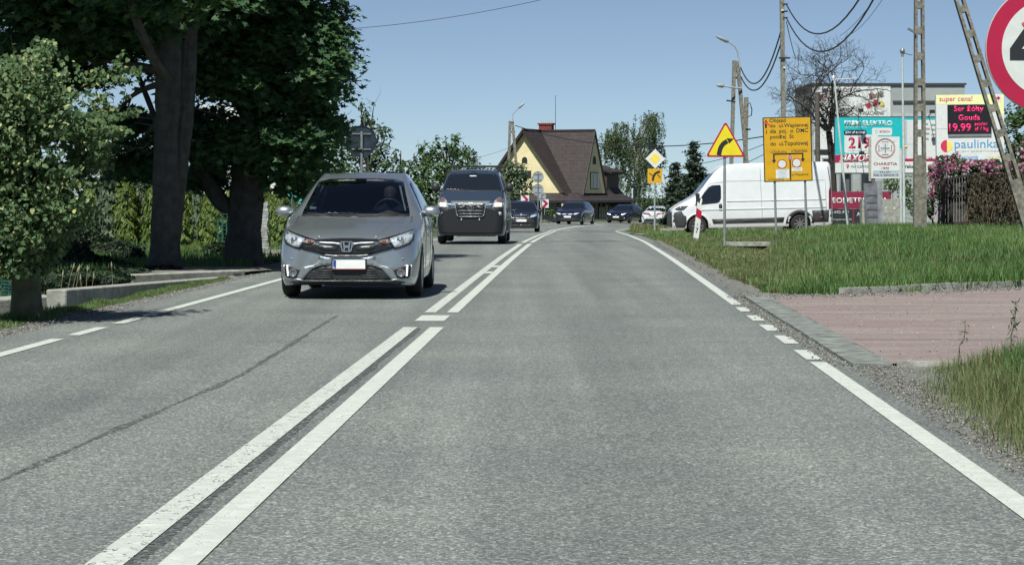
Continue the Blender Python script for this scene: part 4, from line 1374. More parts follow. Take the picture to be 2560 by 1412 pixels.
def dark_suv_feats(bv, t, k, q):
    for sg in (1, -1):
        g = (lambda p: p) if sg > 0 else mir
        h = patch(bv, g([(.42, .62), (.70, .66), (.78, .76), (.62, .74), (.44, .70)]), 'headlight', LAMP, t, off=.02)
        patch(bv, g([(.48, .645), (.60, .655), (.62, .71), (.49, .70)]), 'lit_lamp', LAMP_ON, h, off=.028, depth=.006)
        patch(bv, g([(.05, .72), (.33, .72), (.36, .60), (.08, .60)]), 'grille', CHROME, t, off=.02)
    plate(t, 0, bv.ray_cast(Vector((0, -3, .48)), Vector((0, 1, 0)))[0].y - .04, .49, .52, .115)
    patch(bv, [(-.70, .38), (.70, .38), (.68, .24), (-.68, .24)], 'lower_intake', BLACK_PL, t, off=.012)
DBLUE = paint('dark_blue_paint', (.014, .016, .038), .25, .28)
x, y, z, rz = place_on_road(143, -3.05)
compact('estate_car', 'dark blue car coming round the bend beside the red chevrons', 'car', (x, y, z, rz - .10, pitch_at(143, -3.05, 3)), DBLUE, .90, 1.50, 4.6, dark_suv_feats)

def black_car_feats(bv, t, k, q):
    for sg in (1, -1):
        g = (lambda p: p) if sg > 0 else mir
        h = patch(bv, g([(.40, .62), (.66, .66), (.80, .78), (.62, .73), (.42, .70)]), 'headlight', LAMP, t, off=.02)
        patch(bv, g([(.42, .63), (.66, .67), (.75, .735), (.62, .70), (.43, .675)]), 'running_light', M('lit_white_strip', (1, 1, 1), .2, emit=1.6), h, off=.028, depth=.006)
        MB().lathe([(0, .001), (.004, .05), (.03, .05)], 'y', 12, (sg * .62 * k, bv.ray_cast(Vector((sg * .62 * k, -3, .36)), Vector((0, 1, 0)))[0].y - .02, .36)).build('fog_lamp', LAMP, t)
    MB().lathe([(0, .001), (.004, .05), (.03, .055)], 'y', 14, (0, bv.ray_cast(Vector((0, -3, .60)), Vector((0, 1, 0)))[0].y - .03, .60)).build('emblem', CHROME, t)
    plate(t, 0, bv.ray_cast(Vector((0, -3, .46)), Vector((0, 1, 0)))[0].y - .04, .46, .52, .115)
    patch(bv, [(-.66, .56), (.66, .56), (.68, .26), (-.68, .26)], 'lower_intake', BLACK_GL, t, off=.010)
x, y, z, rz = place_on_road(166, -3.5)
compact('hatchback_car', 'glossy black car with white running lights on the bend beyond the white saloon', 'car', (x, y, z, rz - .12, 0), paint('deep_navy_paint', (.006, .008, .025), .2, .22), .90, 1.40, 4.4, black_car_feats)

def white_rear_feats(bv, t, k, q):
    for sg in (1, -1):
        g = (lambda p: p) if sg > 0 else mir
        patch(bv, g([(.24, .80), (.72, .86), (.80, .90), (.79, .95), (.30, .93), (.22, .87)]), 'tail_light', REDLENS, t, off=.02)
    patch(bv, [(-.28, .875), (.28, .875), (.28, .89), (-.28, .89)], 'boot_trim', REDLENS, t, off=.016)
    patch(bv, [(-.62, .46), (-.50, .52), (.50, .52), (.62, .46), (.70, .30), (-.70, .30)], 'rear_diffuser', BLACK_PL, t, off=.012, depth=.02)
    pl = MB()
    yb = bv.ray_cast(Vector((0, -3, .78)), Vector((0, 1, 0)))[0].y - .03
    pl.prism(rect(-.30, .715, .30, .83), yb, yb + .03); pl.build('plate_recess', M('dull_grey', (.16, .17, .17), .6), t)
    plate(t, 0, yb - .012, .77, .48, .09)
WHITE = paint('white_paint', (.64, .66, .67), 0.0, .35)
x, y, z, rz = place_on_road(158, .72)
compact('saloon_car', 'white saloon driving away round the bend', 'car', (x, y, z, rz - .02, 0), WHITE, .915, 1.42, 4.7, white_rear_feats, tail=True)

# ---------------------------------------------------------------- white cargo van, side on
def white_van():
    D = 86.5
    x0 = xat(1678, D)
    zb = zat(588.5, D)
    t = thing('cargo_van', 'long white high roof cargo van waiting at the side road', 'van', (x0, D + 1.0, zb), math.radians(-90) + 0.03, rx=-0.0215 * -1)
    VW = paint('van_white_paint', (.62, .645, .665), 0.0, .38)
    GREY = M('dark_grey_cladding', (.032, .034, .038), .6, nscale=12, namt=.2)
    rows = [
        (0.00, .90, .50, .86, .62, .72, .70, .55, .60, .30),
        (0.05, 1.02, .66, .98, .78, .80, .84, .55, .76, .28),
        (0.18, 1.12, .76, 1.08, .90, .92, .95, .58, .90, .27),
        (0.45, 1.28, .82, 1.24, .97, 1.05, 1.01, .62, .96, .27),
        (0.85, 1.48, .86, 1.44, 1.0, 1.18, 1.025, .66, .98, .27),
        (1.05, 1.62, .86, 1.57, 1.0, 1.22, 1.025, .66, .98, .27),
        (1.50, 2.14, .82, 2.08, .995, 1.24, 1.025, .66, .98, .27),
        (1.86, 2.53, .78, 2.44, .99, 1.26, 1.025, .66, .98, .27),
        (2.10, 2.68, .78, 2.58, .99, 1.28, 1.025, .66, .98, .27),
        (2.45, 2.74, .80, 2.64, .99, 1.30, 1.025, .66, .98, .27),
        (4.00, 2.76, .80, 2.66, .99, 1.30, 1.025, .66, .98, .27),
        (6.20, 2.75, .80, 2.65, .985, 1.30, 1.02, .66, .97, .27),
        (6.30, 2.70, .78, 2.62, .97, 1.30, 1.00, .66, .95, .30),
        (6.36, 2.60, .74, 2.54, .93, 1.30, .96, .66, .92, .36)]
    bm, bv = shell(rows, (1.02, 5.06), .43, .36, step=.07)
    P = lambda poly, n, m, **k: patch(bv, poly, n, m, t, maxe=k.pop('maxe', .16), **k)
    body_obj(bm, VW, t)
    P([(-.78, 1.60), (.78, 1.60), (.72, 2.42), (-.72, 2.42)], 'windscreen', GLASS_DARK, off=.012)
    for ax in 'xX':
        w = P([(.92, 1.16), (1.16, 1.44), (1.50, 1.86), (1.63, 1.93), (1.95, 1.94), (1.98, 1.88), (1.97, 1.42), (1.90, 1.27), (1.80, 1.23), (1.30, 1.19)], 'side_window', GLASS_DARK, axis=ax, off=.010)
        SEAMV = M('van_seam', (.24, .25, .26), .7)
        for line in ([(2.08, 2.0), (2.10, 1.3), (2.05, .52)], [(1.25, 2.0 - .45), (1.55, 2.0), (2.08, 2.05)], [(3.55, 2.08), (3.58, .42)], [(2.1, 2.08), (6.25, 2.04)], [(3.56, 2.60), (3.55, 2.08)], [(5.32, 2.0), (5.36, .82)], [(6.12, 2.0), (6.12, .80)]):
            P(arrow_line(line, .018), 'panel_seam', SEAMV, axis=ax, off=.004, depth=.002, maxe=.4)
        for zz in (.985, 1.30):
            P(arrow_line([(1.0 if zz < 1 else 2.2, zz), (6.1, zz)], .045), 'side_crease', VW, axis=ax, off=.022, depth=.03, maxe=.4)
        P([(.14, 1.02), (.33, 1.14), (.66, 1.15), (.48, .98), (.30, .96), (.20, .98)], 'headlight', LAMP if False else M('dark_headlamp', (.10, .11, .13), .08, .4, nscale=15, namt=.5, coat=1), axis=ax, off=.012)
        P([(.02, .84), (.22, .92), (.40, .95), (.47, .80), (.58, .72), (.585, .45), (.50, .29), (.10, .30), (.02, .42)], 'bumper', GREY, axis=ax, off=.016, depth=.05)
        a = [(1.02 + .50 * math.cos(q), .36 + .50 * math.sin(q)) for q in np.linspace(math.pi, 0, 14)] + [(1.02 + .435 * math.cos(q), .36 + .435 * math.sin(q)) for q in np.linspace(0, math.pi, 14)]
        P(a, 'arch_trim', M('van_arch_white', (.70, .72, .74), .45), axis=ax, off=.012, maxe=.3)
        a = [(5.06 + .56 * math.cos(q), .36 + .54 * math.sin(q)) for q in np.linspace(math.pi, 0, 14)] + [(5.06 + .435 * math.cos(q), .36 + .435 * math.sin(q)) for q in np.linspace(0, math.pi, 14)]
        P(a, 'arch_trim', GREY, axis=ax, off=.018, maxe=.3)
        P([(1.58, .60), (4.45, .615), (4.40, .42), (1.64, .42)], 'side_skirt', GREY, axis=ax, off=.016, maxe=.4)
        P([(5.55, .86), (6.33, .87), (6.33, .40), (5.58, .40)], 'rear_cladding', GREY, axis=ax, off=.016, maxe=.3)
        P([(1.88, .93), (2.00, .93), (2.01, 1.12), (1.98, 1.20), (1.90, 1.20), (1.87, 1.12)], 'door_handle', BLACK_PL, axis=ax, off=.014)
        P(rect(4.0, .50, 4.09, .535), 'marker_lamp', AMBER, axis=ax, off=.026)
        P(rect(5.86, .58, 5.97, .62), 'marker_lamp', M('red_reflector', (.5, .05, .03), .2, coat=1), axis=ax, off=.026)
        P([(6.21, .90), (6.34, .90), (6.34, 1.70), (6.29, 1.78), (6.24, 1.60)], 'tail_light', REDLENS, axis=ax, off=.014)
        P(arrow_line([(6.24, 2.55), (6.31, 2.0), (6.33, 1.1)], .03), 'door_hinge_line', BLACK_PL, axis=ax, off=.010, maxe=.4)
    for sg in (1, -1):
        m = MB(); m.box(sg * 1.02, sg * 1.24, .96, 1.10, 1.22, 1.62); m.build('side_mirror', BLACK_PL, t)
    P([(-.72, .92), (.72, .92), (.80, .70), (.78, .32), (-.78, .32), (-.80, .70)], 'front_bumper', GREY, off=.02)
    P([(-.28, 1.00), (.28, 1.00), (.28, .88), (-.28, .88)], 'grille', BLACK_GL, off=.02)
    P([(-.80, .50), (.80, .50), (.80, .36), (-.80, .36)], 'rear_bumper', GREY, axis='Y', off=.03)
    MB().box(-.74, .74, .4, 6.1, .26, .8).build('underbody', UNDER, t)
    for yy in (1.02, 5.06):
        for sg in (1, -1):
            wheel(t, sg * .905, yy, .355, .225, STEEL, 8)
    return t
white_van()
# ================================================================ SIGNS, POLES, HOUSE, FENCES
GALV = M('galvanised_steel', (.30, .32, .32), .45, .6, nscale=15, namt=.2)
POST = M('grey_post', (.27, .30, .29), .5, .3, nscale=15, namt=.2)
S_YEL = M('sign_yellow', (.86, .60, .0), .4)
S_LEM = M('sign_lemon', (.78, .64, .02), .4)
S_ORA = M('sign_amber', (.80, .40, .006), .4)
S_AMB = M('sign_plate_amber', (.66, .365, .012), .4, nscale=3, namt=.06)
S_RED = M('sign_red', (.42, .012, .055), .4)
S_WHT = M('sign_white', (.68, .70, .69), .4)
S_BLK = M('sign_black', (.02, .022, .025), .5)
S_GRY = M('sign_back_grey', (.36, .40, .42), .5, .35, nscale=8, namt=.2)
MAROON = M('banner_maroon', (.22, .012, .045), .6)

def sign(name, label, px, py, d, cat='road sign', group=None, rz=0.0, ry=0.0, base=None):
    """empty standing on the ground under pixel column px; returns thing and a function photo pixel -> local (x,z)"""
    x = xat(px, d)
    zb = gz(x, d) if base is None else base
    t = thing(name, label, cat, (x, d, zb), rz, group=group, ry=ry)
    f = FOC / d
    def loc(qx, qy):
        return ((qx - px) / f, EYE + (HZN - qy) / f - zb)
    return t, loc

def lbox(loc, x0, y0, x1, y1):
    a = loc(x0, y1); b = loc(x1, y0)
    return (a[0], a[1], b[0], b[1])

def post(t, x, z0, z1, r=.03, y=.04, mat=None, name='post'):
    return MB().tube([(x, y, z0), (x, y, z1)], r, 10, smooth=True).build(name, mat or POST, t)

# --- bend warning triangle
def triangle_sign():
    t, L = sign('warning_sign', 'yellow triangular bend warning sign with red border on a grey post', 1812, 628, 51)
    post(t, 0, -.3, L(0, 312)[1], .032, .05)
    def tri(cx, top, half, bot, r):
        pts = []
        P3 = [(cx - half, bot), (cx + half, bot), (cx, top)]
        for i in range(3):
            p = Vector((*P3[i], 0)); a = (Vector((*P3[i - 1], 0)) - p).normalized(); b = (Vector((*P3[(i + 1) % 3], 0)) - p).normalized()
            for k in range(6):
                q = k / 5
                c = p + (a * (1 - q) + b * q) * r * (1.0 + .0 * q) * 1.15
                c = p + (a * (1 - q) ** 1.5 + b * q ** 1.5) * r
                pts.append((c.x, c.y))
        return pts
    c = L(1814, 0)[0]; top = L(0, 303)[1]; bot = L(0, 393)[1]; hw = (1864 - 1764) / 2 / (FOC / 51)
    pl = MB().prism(tri(c, top, hw, bot, .07), 0, .03).build('panel', S_RED, t)
    MB().prism(tri(c, top - .075, hw - .066, bot + .042, .04), -.004, .002).build('yellow_face', S_LEM, pl)
    pts = [L(1797, 388), L(1801, 371), L(1808, 360), L(1818, 353)]
    ar = arrow_line(catmull(pts, 4), .105)
    MB().prism(ar, -.008, -.003).build('arrow', S_BLK, pl)
    MB().prism([L(1816, 346), L(1834, 347), L(1823, 359)], -.009, -.003).build('arrow', S_BLK, pl)
triangle_sign()

# --- priority road diamond with amber plate
def priority_sign():
    d = 97
    t, L = sign('priority_sign', 'yellow and white priority road diamond above an amber junction plate', 1637, 575, d)
    post(t, 0, -.3, L(0, 378)[1], .04, .05, M('pale_green_post', (.34, .40, .38), .5, .2))
    c = L(1638, 397)
    r = 24.5 / (FOC / d)
    dia = lambda k: [(c[0] - r * k, c[1]), (c[0], c[1] - r * k), (c[0] + r * k, c[1]), (c[0], c[1] + r * k)]
    a = MB().prism(dia(1), 0, .03).build('diamond_panel', S_WHT, t)
    MB().prism(dia(.58), -.004, .002).build('yellow_face', M('sign_soft_yellow', (.85, .66, .10), .4), a)
    b = MB().prism(rrect(*lbox(L, 1619, 422, 1655, 458), .04), 0, .03).build('plate', S_AMB, t)
    ar = catmull([L(1632, 452), L(1634, 441), L(1640, 433), L(1650, 429)], 4)
    MB().prism(arrow_line(ar, .10), -.005, .002).build('thick_line', S_BLK, b)
    MB().prism(arrow_line([L(1623, 433), L(1631, 439)], .04), -.005, .002).build('thin_line', S_BLK, b)
    MB().prism(arrow_line([L(1644, 436), L(1651, 445)], .04), -.005, .002).build('thin_line', S_BLK, b)
priority_sign()

# --- yellow diversion board
def diversion_board():
    d = 67
    t, L = sign('diversion_sign', 'large yellow diversion board with black lettering on two grey posts', 1977, 586, d, ry=-math.radians(1.6))
    for q in (1941, 2017):
        post(t, L(q, 0)[0], -.4, L(0, 300)[1], .035, .06)
    X = lambda a, b, c, e: lbox(L, a, b, c, e)
    p = MB().prism(rrect(*X(1914.5, 292.5, 2035.5, 454), .03), 0, .03).build('panel', S_BLK, t)
    MB().prism(rrect(*X(1917, 295, 2033, 451.5), .02), -.004, .002).build('amber_face', S_AMB, p)
    T = lambda s, a, b, c, e, **k: text(s, X(a, b, c, e), -.005, S_BLK, p, bold=k.get('bold', .012), depth=.003)
    T('Objazd', 1931, 295.5, 1972, 308)
    T('do  ul.Wapiennej', 1932, 308.5, 2028, 321)
    T('i', 1922, 324, 1924.5, 333)
    T('dla  poj.  o  DMC', 1932, 322, 2027, 335)
    T('poniżej  5t', 1932, 335.5, 1991, 349)
    T('do  ul.Topolowej', 1932, 353, 2026, 367)
    T('ul.Kościelna', 1933, 375, 1972, 382, bold=.0)
    T('ul.Beskidzka', 1984, 374, 2024, 381, bold=.0)
    T('ul.Wapienna', 1983, 434, 2025, 441.5, bold=.0)
    T('ul.Topolowa', 1924, 445, 1963, 451, bold=.0)
    # arrow pointing up with red tape over it
    MB().prism([L(1919.8, 319), L(1924.6, 319), L(1924.6, 307), L(1927.8, 307), L(1922.6, 297), L(1917.6, 307), L(1919.8, 307)], -.007, -.002).build('arrow', S_BLK, p)
    MB().prism(arrow_line([L(1917.5, 303), L(1934, 313)], .05), -.010, -.004).build('tape', M('tape_red', (.70, .10, .05), .5), p)
    # fork diagram
    dg = MB()
    dg.prism(X(1978.6, 385, 1982, 450) and rect(*X(1978.6, 385, 1982, 450)), -.007, -.002)
    dg.prism(rect(*X(1938, 383, 2014, 386.4)), -.0072, -.002)
    dg.prism(rect(*X(1938, 386.4, 1942, 400)), -.007, -.002); dg.prism(rect(*X(2010.2, 386.4, 2014, 399)), -.007, -.002)
    dg.build('fork_lines', S_BLK, p)
    for q, w in ((1940, 400), (2012.2, 398.5)):
        MB().prism([L(q - 5.5, w - 1), L(q + 5.5, w - 1), L(q, w + 8)], -.008, -.002).build('arrow_head', S_BLK, p)
    for q, w in ((1960, 410), (1996.5, 408)):
        c = L(q, w)
        r = MB().prism(circ(c[0], c[1], .143, 28), -.007, -.002).build('roundel', S_RED, p)
        MB().prism(circ(c[0], c[1], .118, 28), -.010, -.005).build('roundel_face', S_WHT, r)
    n = MB().prism(rrect(*X(1974.4, 389, 1985.6, 399), .015), -.010, -.003).build('road_number', S_WHT, p)
    MB().prism(rrect(*X(1975.2, 389.7, 1984.8, 398.3), .012), -.012, -.008).build('road_number_face', S_RED, n)
    text('52', X(1976.6, 391, 1983.4, 397), -.012, S_WHT, n, bold=.02, depth=.003)
    for bx, rows in ((X(1944, 423, 1977, 446), 7), (X(1984, 420, 2010, 428.5), 2)):
        w = MB().prism(rect(*bx), -.006, -.001).build('note_plate', M('note_white', (.68, .74, .76), .5), p)
        hh = (bx[3] - bx[1]) / rows
        words = ['Nie dotyczy', 'dojazdu do posesji', 'i zaopatrzenia', 'firm przy ul.', 'Topolowej do', 'nr domu', 'włącznie']
        for k in range(rows):
            m = (bx[2] - bx[0]) * (.12 + .06 * (k % 3))
            text(words[k], (bx[0] + m, bx[3] - hh * (k + .75), bx[2] - m, bx[3] - hh * (k + .3)), -.007, M('note_ink', (.18, .22, .26), .6), w, depth=.002)
    for a, b, c_, e in ((1919, 373, 2031, 373.7), (1922, 404, 1936, 404.6), (1922, 408, 1936, 408.6), (2016, 402, 2030, 402.6), (2016, 406, 2030, 406.6), (1922, 378, 1936, 378.5), (2016, 380, 2030, 380.5),
                       (1938.5, 410, 1939.1, 425), (2014.5, 406, 2015.1, 420)):
        MB().prism(rect(*X(a, b, c_, e)), -.006, -.003).build('map_line', M('map_line', (.45, .28, .02), .5), p)
diversion_board()

# --- weight limit roundel close at right
def big_roundel():
    d = 14.5
    px, py = 2628, 122
    t, L = sign('weight_limit_sign', 'large red ringed white roundel with a black figure beside the road at right', px, 1000, d)
    R = 163.5 / (FOC / d)
    c = L(px, py)
    post(t, 0, -.4, c[1] + .3, .03, .05)
    p = MB().prism(circ(c[0], c[1], R, 72), 0, .03).build('panel', M('sign_edge', (.5, .5, .48), .5), t)
    MB().prism(circ(c[0], c[1], R * .992, 72), -.004, -.001).build('red_ring', S_RED, p)
    MB().prism(circ(c[0], c[1], R * .758, 72), -.007, -.004).build('white_face', M('sign_white_close', (.64, .67, .645), .4, nscale=14, namt=.05), p)
    f = FOC / d
    q = lambda a, b: ((a - px) / f, c[1] + (py - b) / f)
    MB().prism([q(2524, 151), q(2590, 151), q(2590, 190), q(2622, 190), q(2622, 40), q(2582, 40), q(2524, 122)], -.010, -.006).build('figure', S_BLK, p)
    MB().prism([q(2554, 123), q(2590, 123), q(2590, 74)], -.012, -.009).build('figure_counter', S_WHT, p)
    # second figure
    e = MB()
    ring(e, [(c[0] + .02 + .13 * math.cos(a), c[1] + .02 + .20 * math.sin(a)) for a in np.linspace(0, 2 * math.pi, 33)[:-1] ] and
         [(.155 + .105 * math.cos(a), c[1] + .02 + .195 * math.sin(a)) for a in np.linspace(0, 2 * math.pi, 33)[:-1]],
         [(.155 + .045 * math.cos(a), c[1] + .02 + .125 * math.sin(a)) for a in np.linspace(0, 2 * math.pi, 33)[:-1]], -.010, -.006)
    e.build('figure', S_BLK, p)
    MB().prism(arrow_line([q(2555, 62), q(2610, 30)], .02), -.014, -.010).build('tape', M('tape_red', (.70, .10, .05), .5), p)
big_roundel()

# --- backs of round signs
def round_back(name, label, px, py_base, d, discs, col, post_r=.035, rz=0.0, group=None):
    t, L = sign(name, label, px, py_base, d, rz=rz, group=group)
    top = max(L(0, b)[1] for a, b, r in discs)
    post(t, 0, -.3, top + .25, post_r, -.04, GALV)
    for a, b, r in discs:
        c = L(a, b); R = r / (FOC / d)
        p = MB().prism(circ(c[0], c[1], R, 40), .0, .025).build('disc', col, t)
        e = MB(); ring(e, circ(c[0], c[1], R, 40), circ(c[0], c[1], R * .96, 40), -.018, .0); e.build('disc_rim', col, p)
        for k in (-.48, .48):
            MB().box(c[0] - R * .62, c[0] + R * .62, -.022, -.002, c[1] + R * k - .018, c[1] + R * k + .018).build('bracket', GALV, p)
    return t
round_back('road_sign', 'shade-darkened back of a round road sign among the leaves left of the road', 903, 620, 55, [(903, 354, 40)], M('sign_back_shaded', (.035, .05, .065), .4, .3, nscale=5, namt=.5), rz=.35)  # disc colour darkened to carry the maple's shade
round_back('road_sign', 'pair of pale round sign backs one above the other on one post', 1345, 565, 120, [(1345, 443, 14.5), (1345, 475, 14.5)], S_GRY)
round_back('road_sign', 'single small round sign back half hidden behind the pair of round signs', 1354, 562, 138, [(1354, 491, 11)], S_GRY)

# --- chevrons on the bend
def chevron(px, py, d, w, label):
    t, L = sign('chevron_board', label, px, 560, d, group='red and white chevron boards on the bend')
    post(t, 0, -.3, L(0, py - 6)[1], .03, .06, POST)
    c = L(px, py); h = w / 2 / (FOC / d)
    p = MB().prism(rect(c[0] - h, c[1] - h * 1.04, c[0] + h, c[1] + h * 1.04), 0, .03).build('panel', S_WHT, t)
    k = h * 1.04
    MB().prism([(c[0] - h * .92, c[1] + k * .98), (c[0] - h * .08, c[1] + k * .98), (c[0] + h * .92, c[1]), (c[0] - h * .0, c[1] - k * .98), (c[0] - h * .88, c[1] - k * .98), (c[0] + h * .12, c[1])], -.005, .002).build('red_chevron', M('chevron_red', (.36, .01, .06), .4), p)
chevron(1312.5, 499, 150, 20.5, 'red and white chevron board showing above the roof of the black hatchback')
chevron(1361.5, 509, 150, 20.5, 'red and white chevron board beside the post of the round signs')
chevron(1413.5, 518.5, 160, 19, 'red and white chevron board in front of the yellow house wall')
chevron(1684, 542, 112, 22, 'red and white chevron board just ahead of the white van nose')

# --- guard rail at the bend
def guard_rail():
    t = thing('guard_rail', 'dark steel guard rail curving along the outside of the bend', 'guard rail', at(1395, 560, 150))
    pts = [at(1352, 541, 146), at(1372, 545, 148), at(1386, 551, 150), at(1400, 562, 152)]
    loc = [p - t.location for p in pts]
    mb = MB()
    for a, b in zip(loc[:-1], loc[1:]):
        mb.bar(a, b, .10, .30)
    o = mb.build('rail', M('dark_rail', (.06, .065, .07), .5, .5), t)
    o['kind'] = 'thing'
    for p in loc:
        MB().bar(p, p - Vector((0, 0, .75)), .09).build('rail_post', GALV, t)
guard_rail()

# --- delineator
def delineator():
    d = 63
    t, L = sign('marker_post', 'leaning white marker post with red band and number at the verge', 1739, 602, d, 'marker post', ry=.115)
    h = 1.12
    b = MB(); b.prism([(-.075, -.2), (.075, -.2), (.075, h - .10), (-.075, h)], -.05, .05); b.build('post', S_WHT, t)
    MB().prism([(-.078, .70), (.078, .62), (.078, .86), (-.078, .94)], -.056, .056).build('red_band', M('band_red', (.42, .012, .05), .4), t)
    text('6', (-.03, .43, .02, .52), -.052, M('number_grey', (.35, .35, .35), .6), t, name='number', depth=.003)
    text('7', (-.035, .22, .035, .38), -.052, S_BLK, t, name='number', depth=.003, bold=.01)
    MB().lathe([(h - .06, .03), (h + .02, .035), (h + .09, .02), (h + .12, .001)], 'z', 10, (.03, 0, 0)).build('cap', S_WHT, t)
delineator()

# ================================================================ boards and banners at right
TEAL = M('billboard_teal', (.010, .46, .50), .45)
def floodlight(parent, x, y, z, arm):
    f = MB().box(x - .13, x + .13, y - .05, y + .12, z - .09, z + .09).build('floodlight', BLACK_PL, parent)
    MB().bar((x, y + .05, z), (x, arm[1], arm[2]), .03).build('lamp_arm', BLACK_PL, f)

def electro_board():
    d = 118
    t, L = sign('billboard', 'wide teal and white electronics billboard with a red slogan band', 2215, 566, d, 'billboard')
    X = lambda a, b, c, e: lbox(L, a, b, c, e)
    TX = lambda s, a, b, c, e, m, par, **k: text(s, X(a, b, c, e), k.pop('y', -.012), m, par, bold=k.pop('bold', .015), depth=.004, **k)
    p = MB().prism(rect(*X(2086, 291.5, 2345, 435)), .0, .16).build('panel', M('board_frame', (.05, .06, .07), .5), t)
    MB().prism(rect(*X(2088, 294.5, 2343, 432)), -.004, .002).build('white_sheet', S_WHT, p)
    MB().prism(rect(*X(2088, 294.5, 2260, 387)), -.008, -.003).build('teal_field', TEAL, p)
    MB().prism(rect(*X(2260, 294.5, 2343, 300)), -.008, -.003).build('teal_field', TEAL, p)
    TX('max', 2111, 302, 2152, 315, S_WHT, p, bold=.04)
    TX('ELEKTRO', 2157, 302, 2231, 314.5, S_WHT, p, bold=.03)
    TX('AGD / RTV / MULTIMEDIA', 2111, 316.5, 2167, 319.5, S_WHT, p, bold=.0)
    q = MB().prism(rrect(*X(2109.5, 325, 2166.5, 339), .13), -.013, -.007).build('price_flash', M('board_navy', (.012, .03, .07), .5), p)
    TX('250 zł taniej!', 2113, 328, 2163, 336, S_WHT, q, y=-.014, bold=.03)
    q = MB().prism(rrect(*X(2180, 320, 2230, 339), .09), -.013, -.007).build('logo_plate', S_WHT, p)
    TX('BOSCH', 2199, 326.5, 2224, 332, M('brand_red', (.35, .03, .12), .5), q, y=-.014, bold=.02)
    e = MB(); c = L(2190.5, 329.5); ring(e, circ(c[0], c[1], .075, 20), circ(c[0], c[1], .058, 20), -.017, -.013); e.build('logo_ring', S_GRY, q)
    q = MB().prism(rrect(*X(2111, 337, 2195, 383), .09), -.011, -.007).build('price_plate', S_WHT, p)
    TX('219', 2121, 343, 2175, 372, M('price_red', (.50, .02, .10), .5), q, y=-.012, bold=.03)
    TX('9', 2177, 343, 2194, 372, M('price_red', (.50, .02, .10), .5), q, y=-.012, bold=.03)
    TX('Najniższa cena z ostatnich 30 dni', 2121, 375.5, 2190, 378, S_GRY, q, y=-.012, bold=.0)
    MB().prism([L(2088, 388), L(2200, 383), L(2200, 402), L(2088, 407)], -.012, -.007).build('slogan_band', S_RED, p)
    TX('MAXOFERTY', 2098, 385.5, 2226, 405.5, S_WHT, p, y=-.013, bold=.04, shear=.25)
    TX('MAX ELEKTRO', 2127, 414, 2171, 419.5, M('board_ink', (.12, .13, .15), .5), p, bold=.0)
    pin = MB(); c = L(2119.3, 414.5); pin.prism(circ(c[0], c[1], .075, 16), -.012, -.006); pin.prism([(c[0] - .065, c[1] - .03), (c[0] + .065, c[1] - .03), (c[0], c[1] - .19)], -.0125, -.006); pin.build('map_pin', S_RED, p)
    MB().prism(circ(c[0], c[1], .03, 12), -.015, -.0125).build('map_pin_dot', S_WHT, p)
    TX('Krakowska 4', 2253, 411, 2326, 420.5, S_BLK, p, bold=.02)
    MB().prism(rect(*X(2253, 397, 2338, 403.5)), -.012, -.007).build('red_stripe', S_RED, p)
    # fridge pictured on the sheet
    MB().prism(rect(*X(2261, 302, 2288, 397)), -.013, -.007).build('fridge_picture', M('fridge_grey', (.42, .45, .47), .4), p)
    MB().prism(rect(*X(2267, 302, 2288, 397)), -.016, -.013).build('fridge_picture', M('fridge_light', (.62, .65, .66), .4), p)
    MB().prism(rect(*X(2267, 360, 2288, 361.5)), -.018, -.016).build('fridge_picture', M('fridge_grey', (.42, .45, .47), .4), p)
    for yy in (308, 320, 332, 345):
        MB().prism(rect(*X(2314, yy, 2320 + (yy % 7), yy + 5)), -.012, -.007).build('product_picture', M('product_grey', (.30, .32, .33), .5), p)
        MB().prism(rect(*X(2328, yy + 2, 2339, yy + 7)), -.012, -.007).build('product_picture', M('product_grey', (.30, .32, .33), .5), p)
    for k, s in enumerate(('Lodówka', 'Serie 4')):
        TX(s, 2249 + k * 4, 304, 2252 + k * 4, 340, S_WHT, p, bold=.0) if False else None
    for q in (2120, 2185, 2300):
        MB().box(L(q, 0)[0] - .09, L(q, 0)[0] + .09, .17, .35, -.5, L(0, 430)[1]).build('leg', M('board_leg', (.10, .10, .10), .6), t)
    floodlight(t, L(2145, 0)[0], -1.3, L(0, 384)[1], (0, .1, L(0, 291)[1]))
    floodlight(t, L(2145, 0)[0], -1.0, L(0, 278)[1], (0, .1, L(0, 291)[1]))
    floodlight(t, L(2322, 0)[0], -1.0, L(0, 281)[1], (0, .1, L(0, 291)[1]))
electro_board()

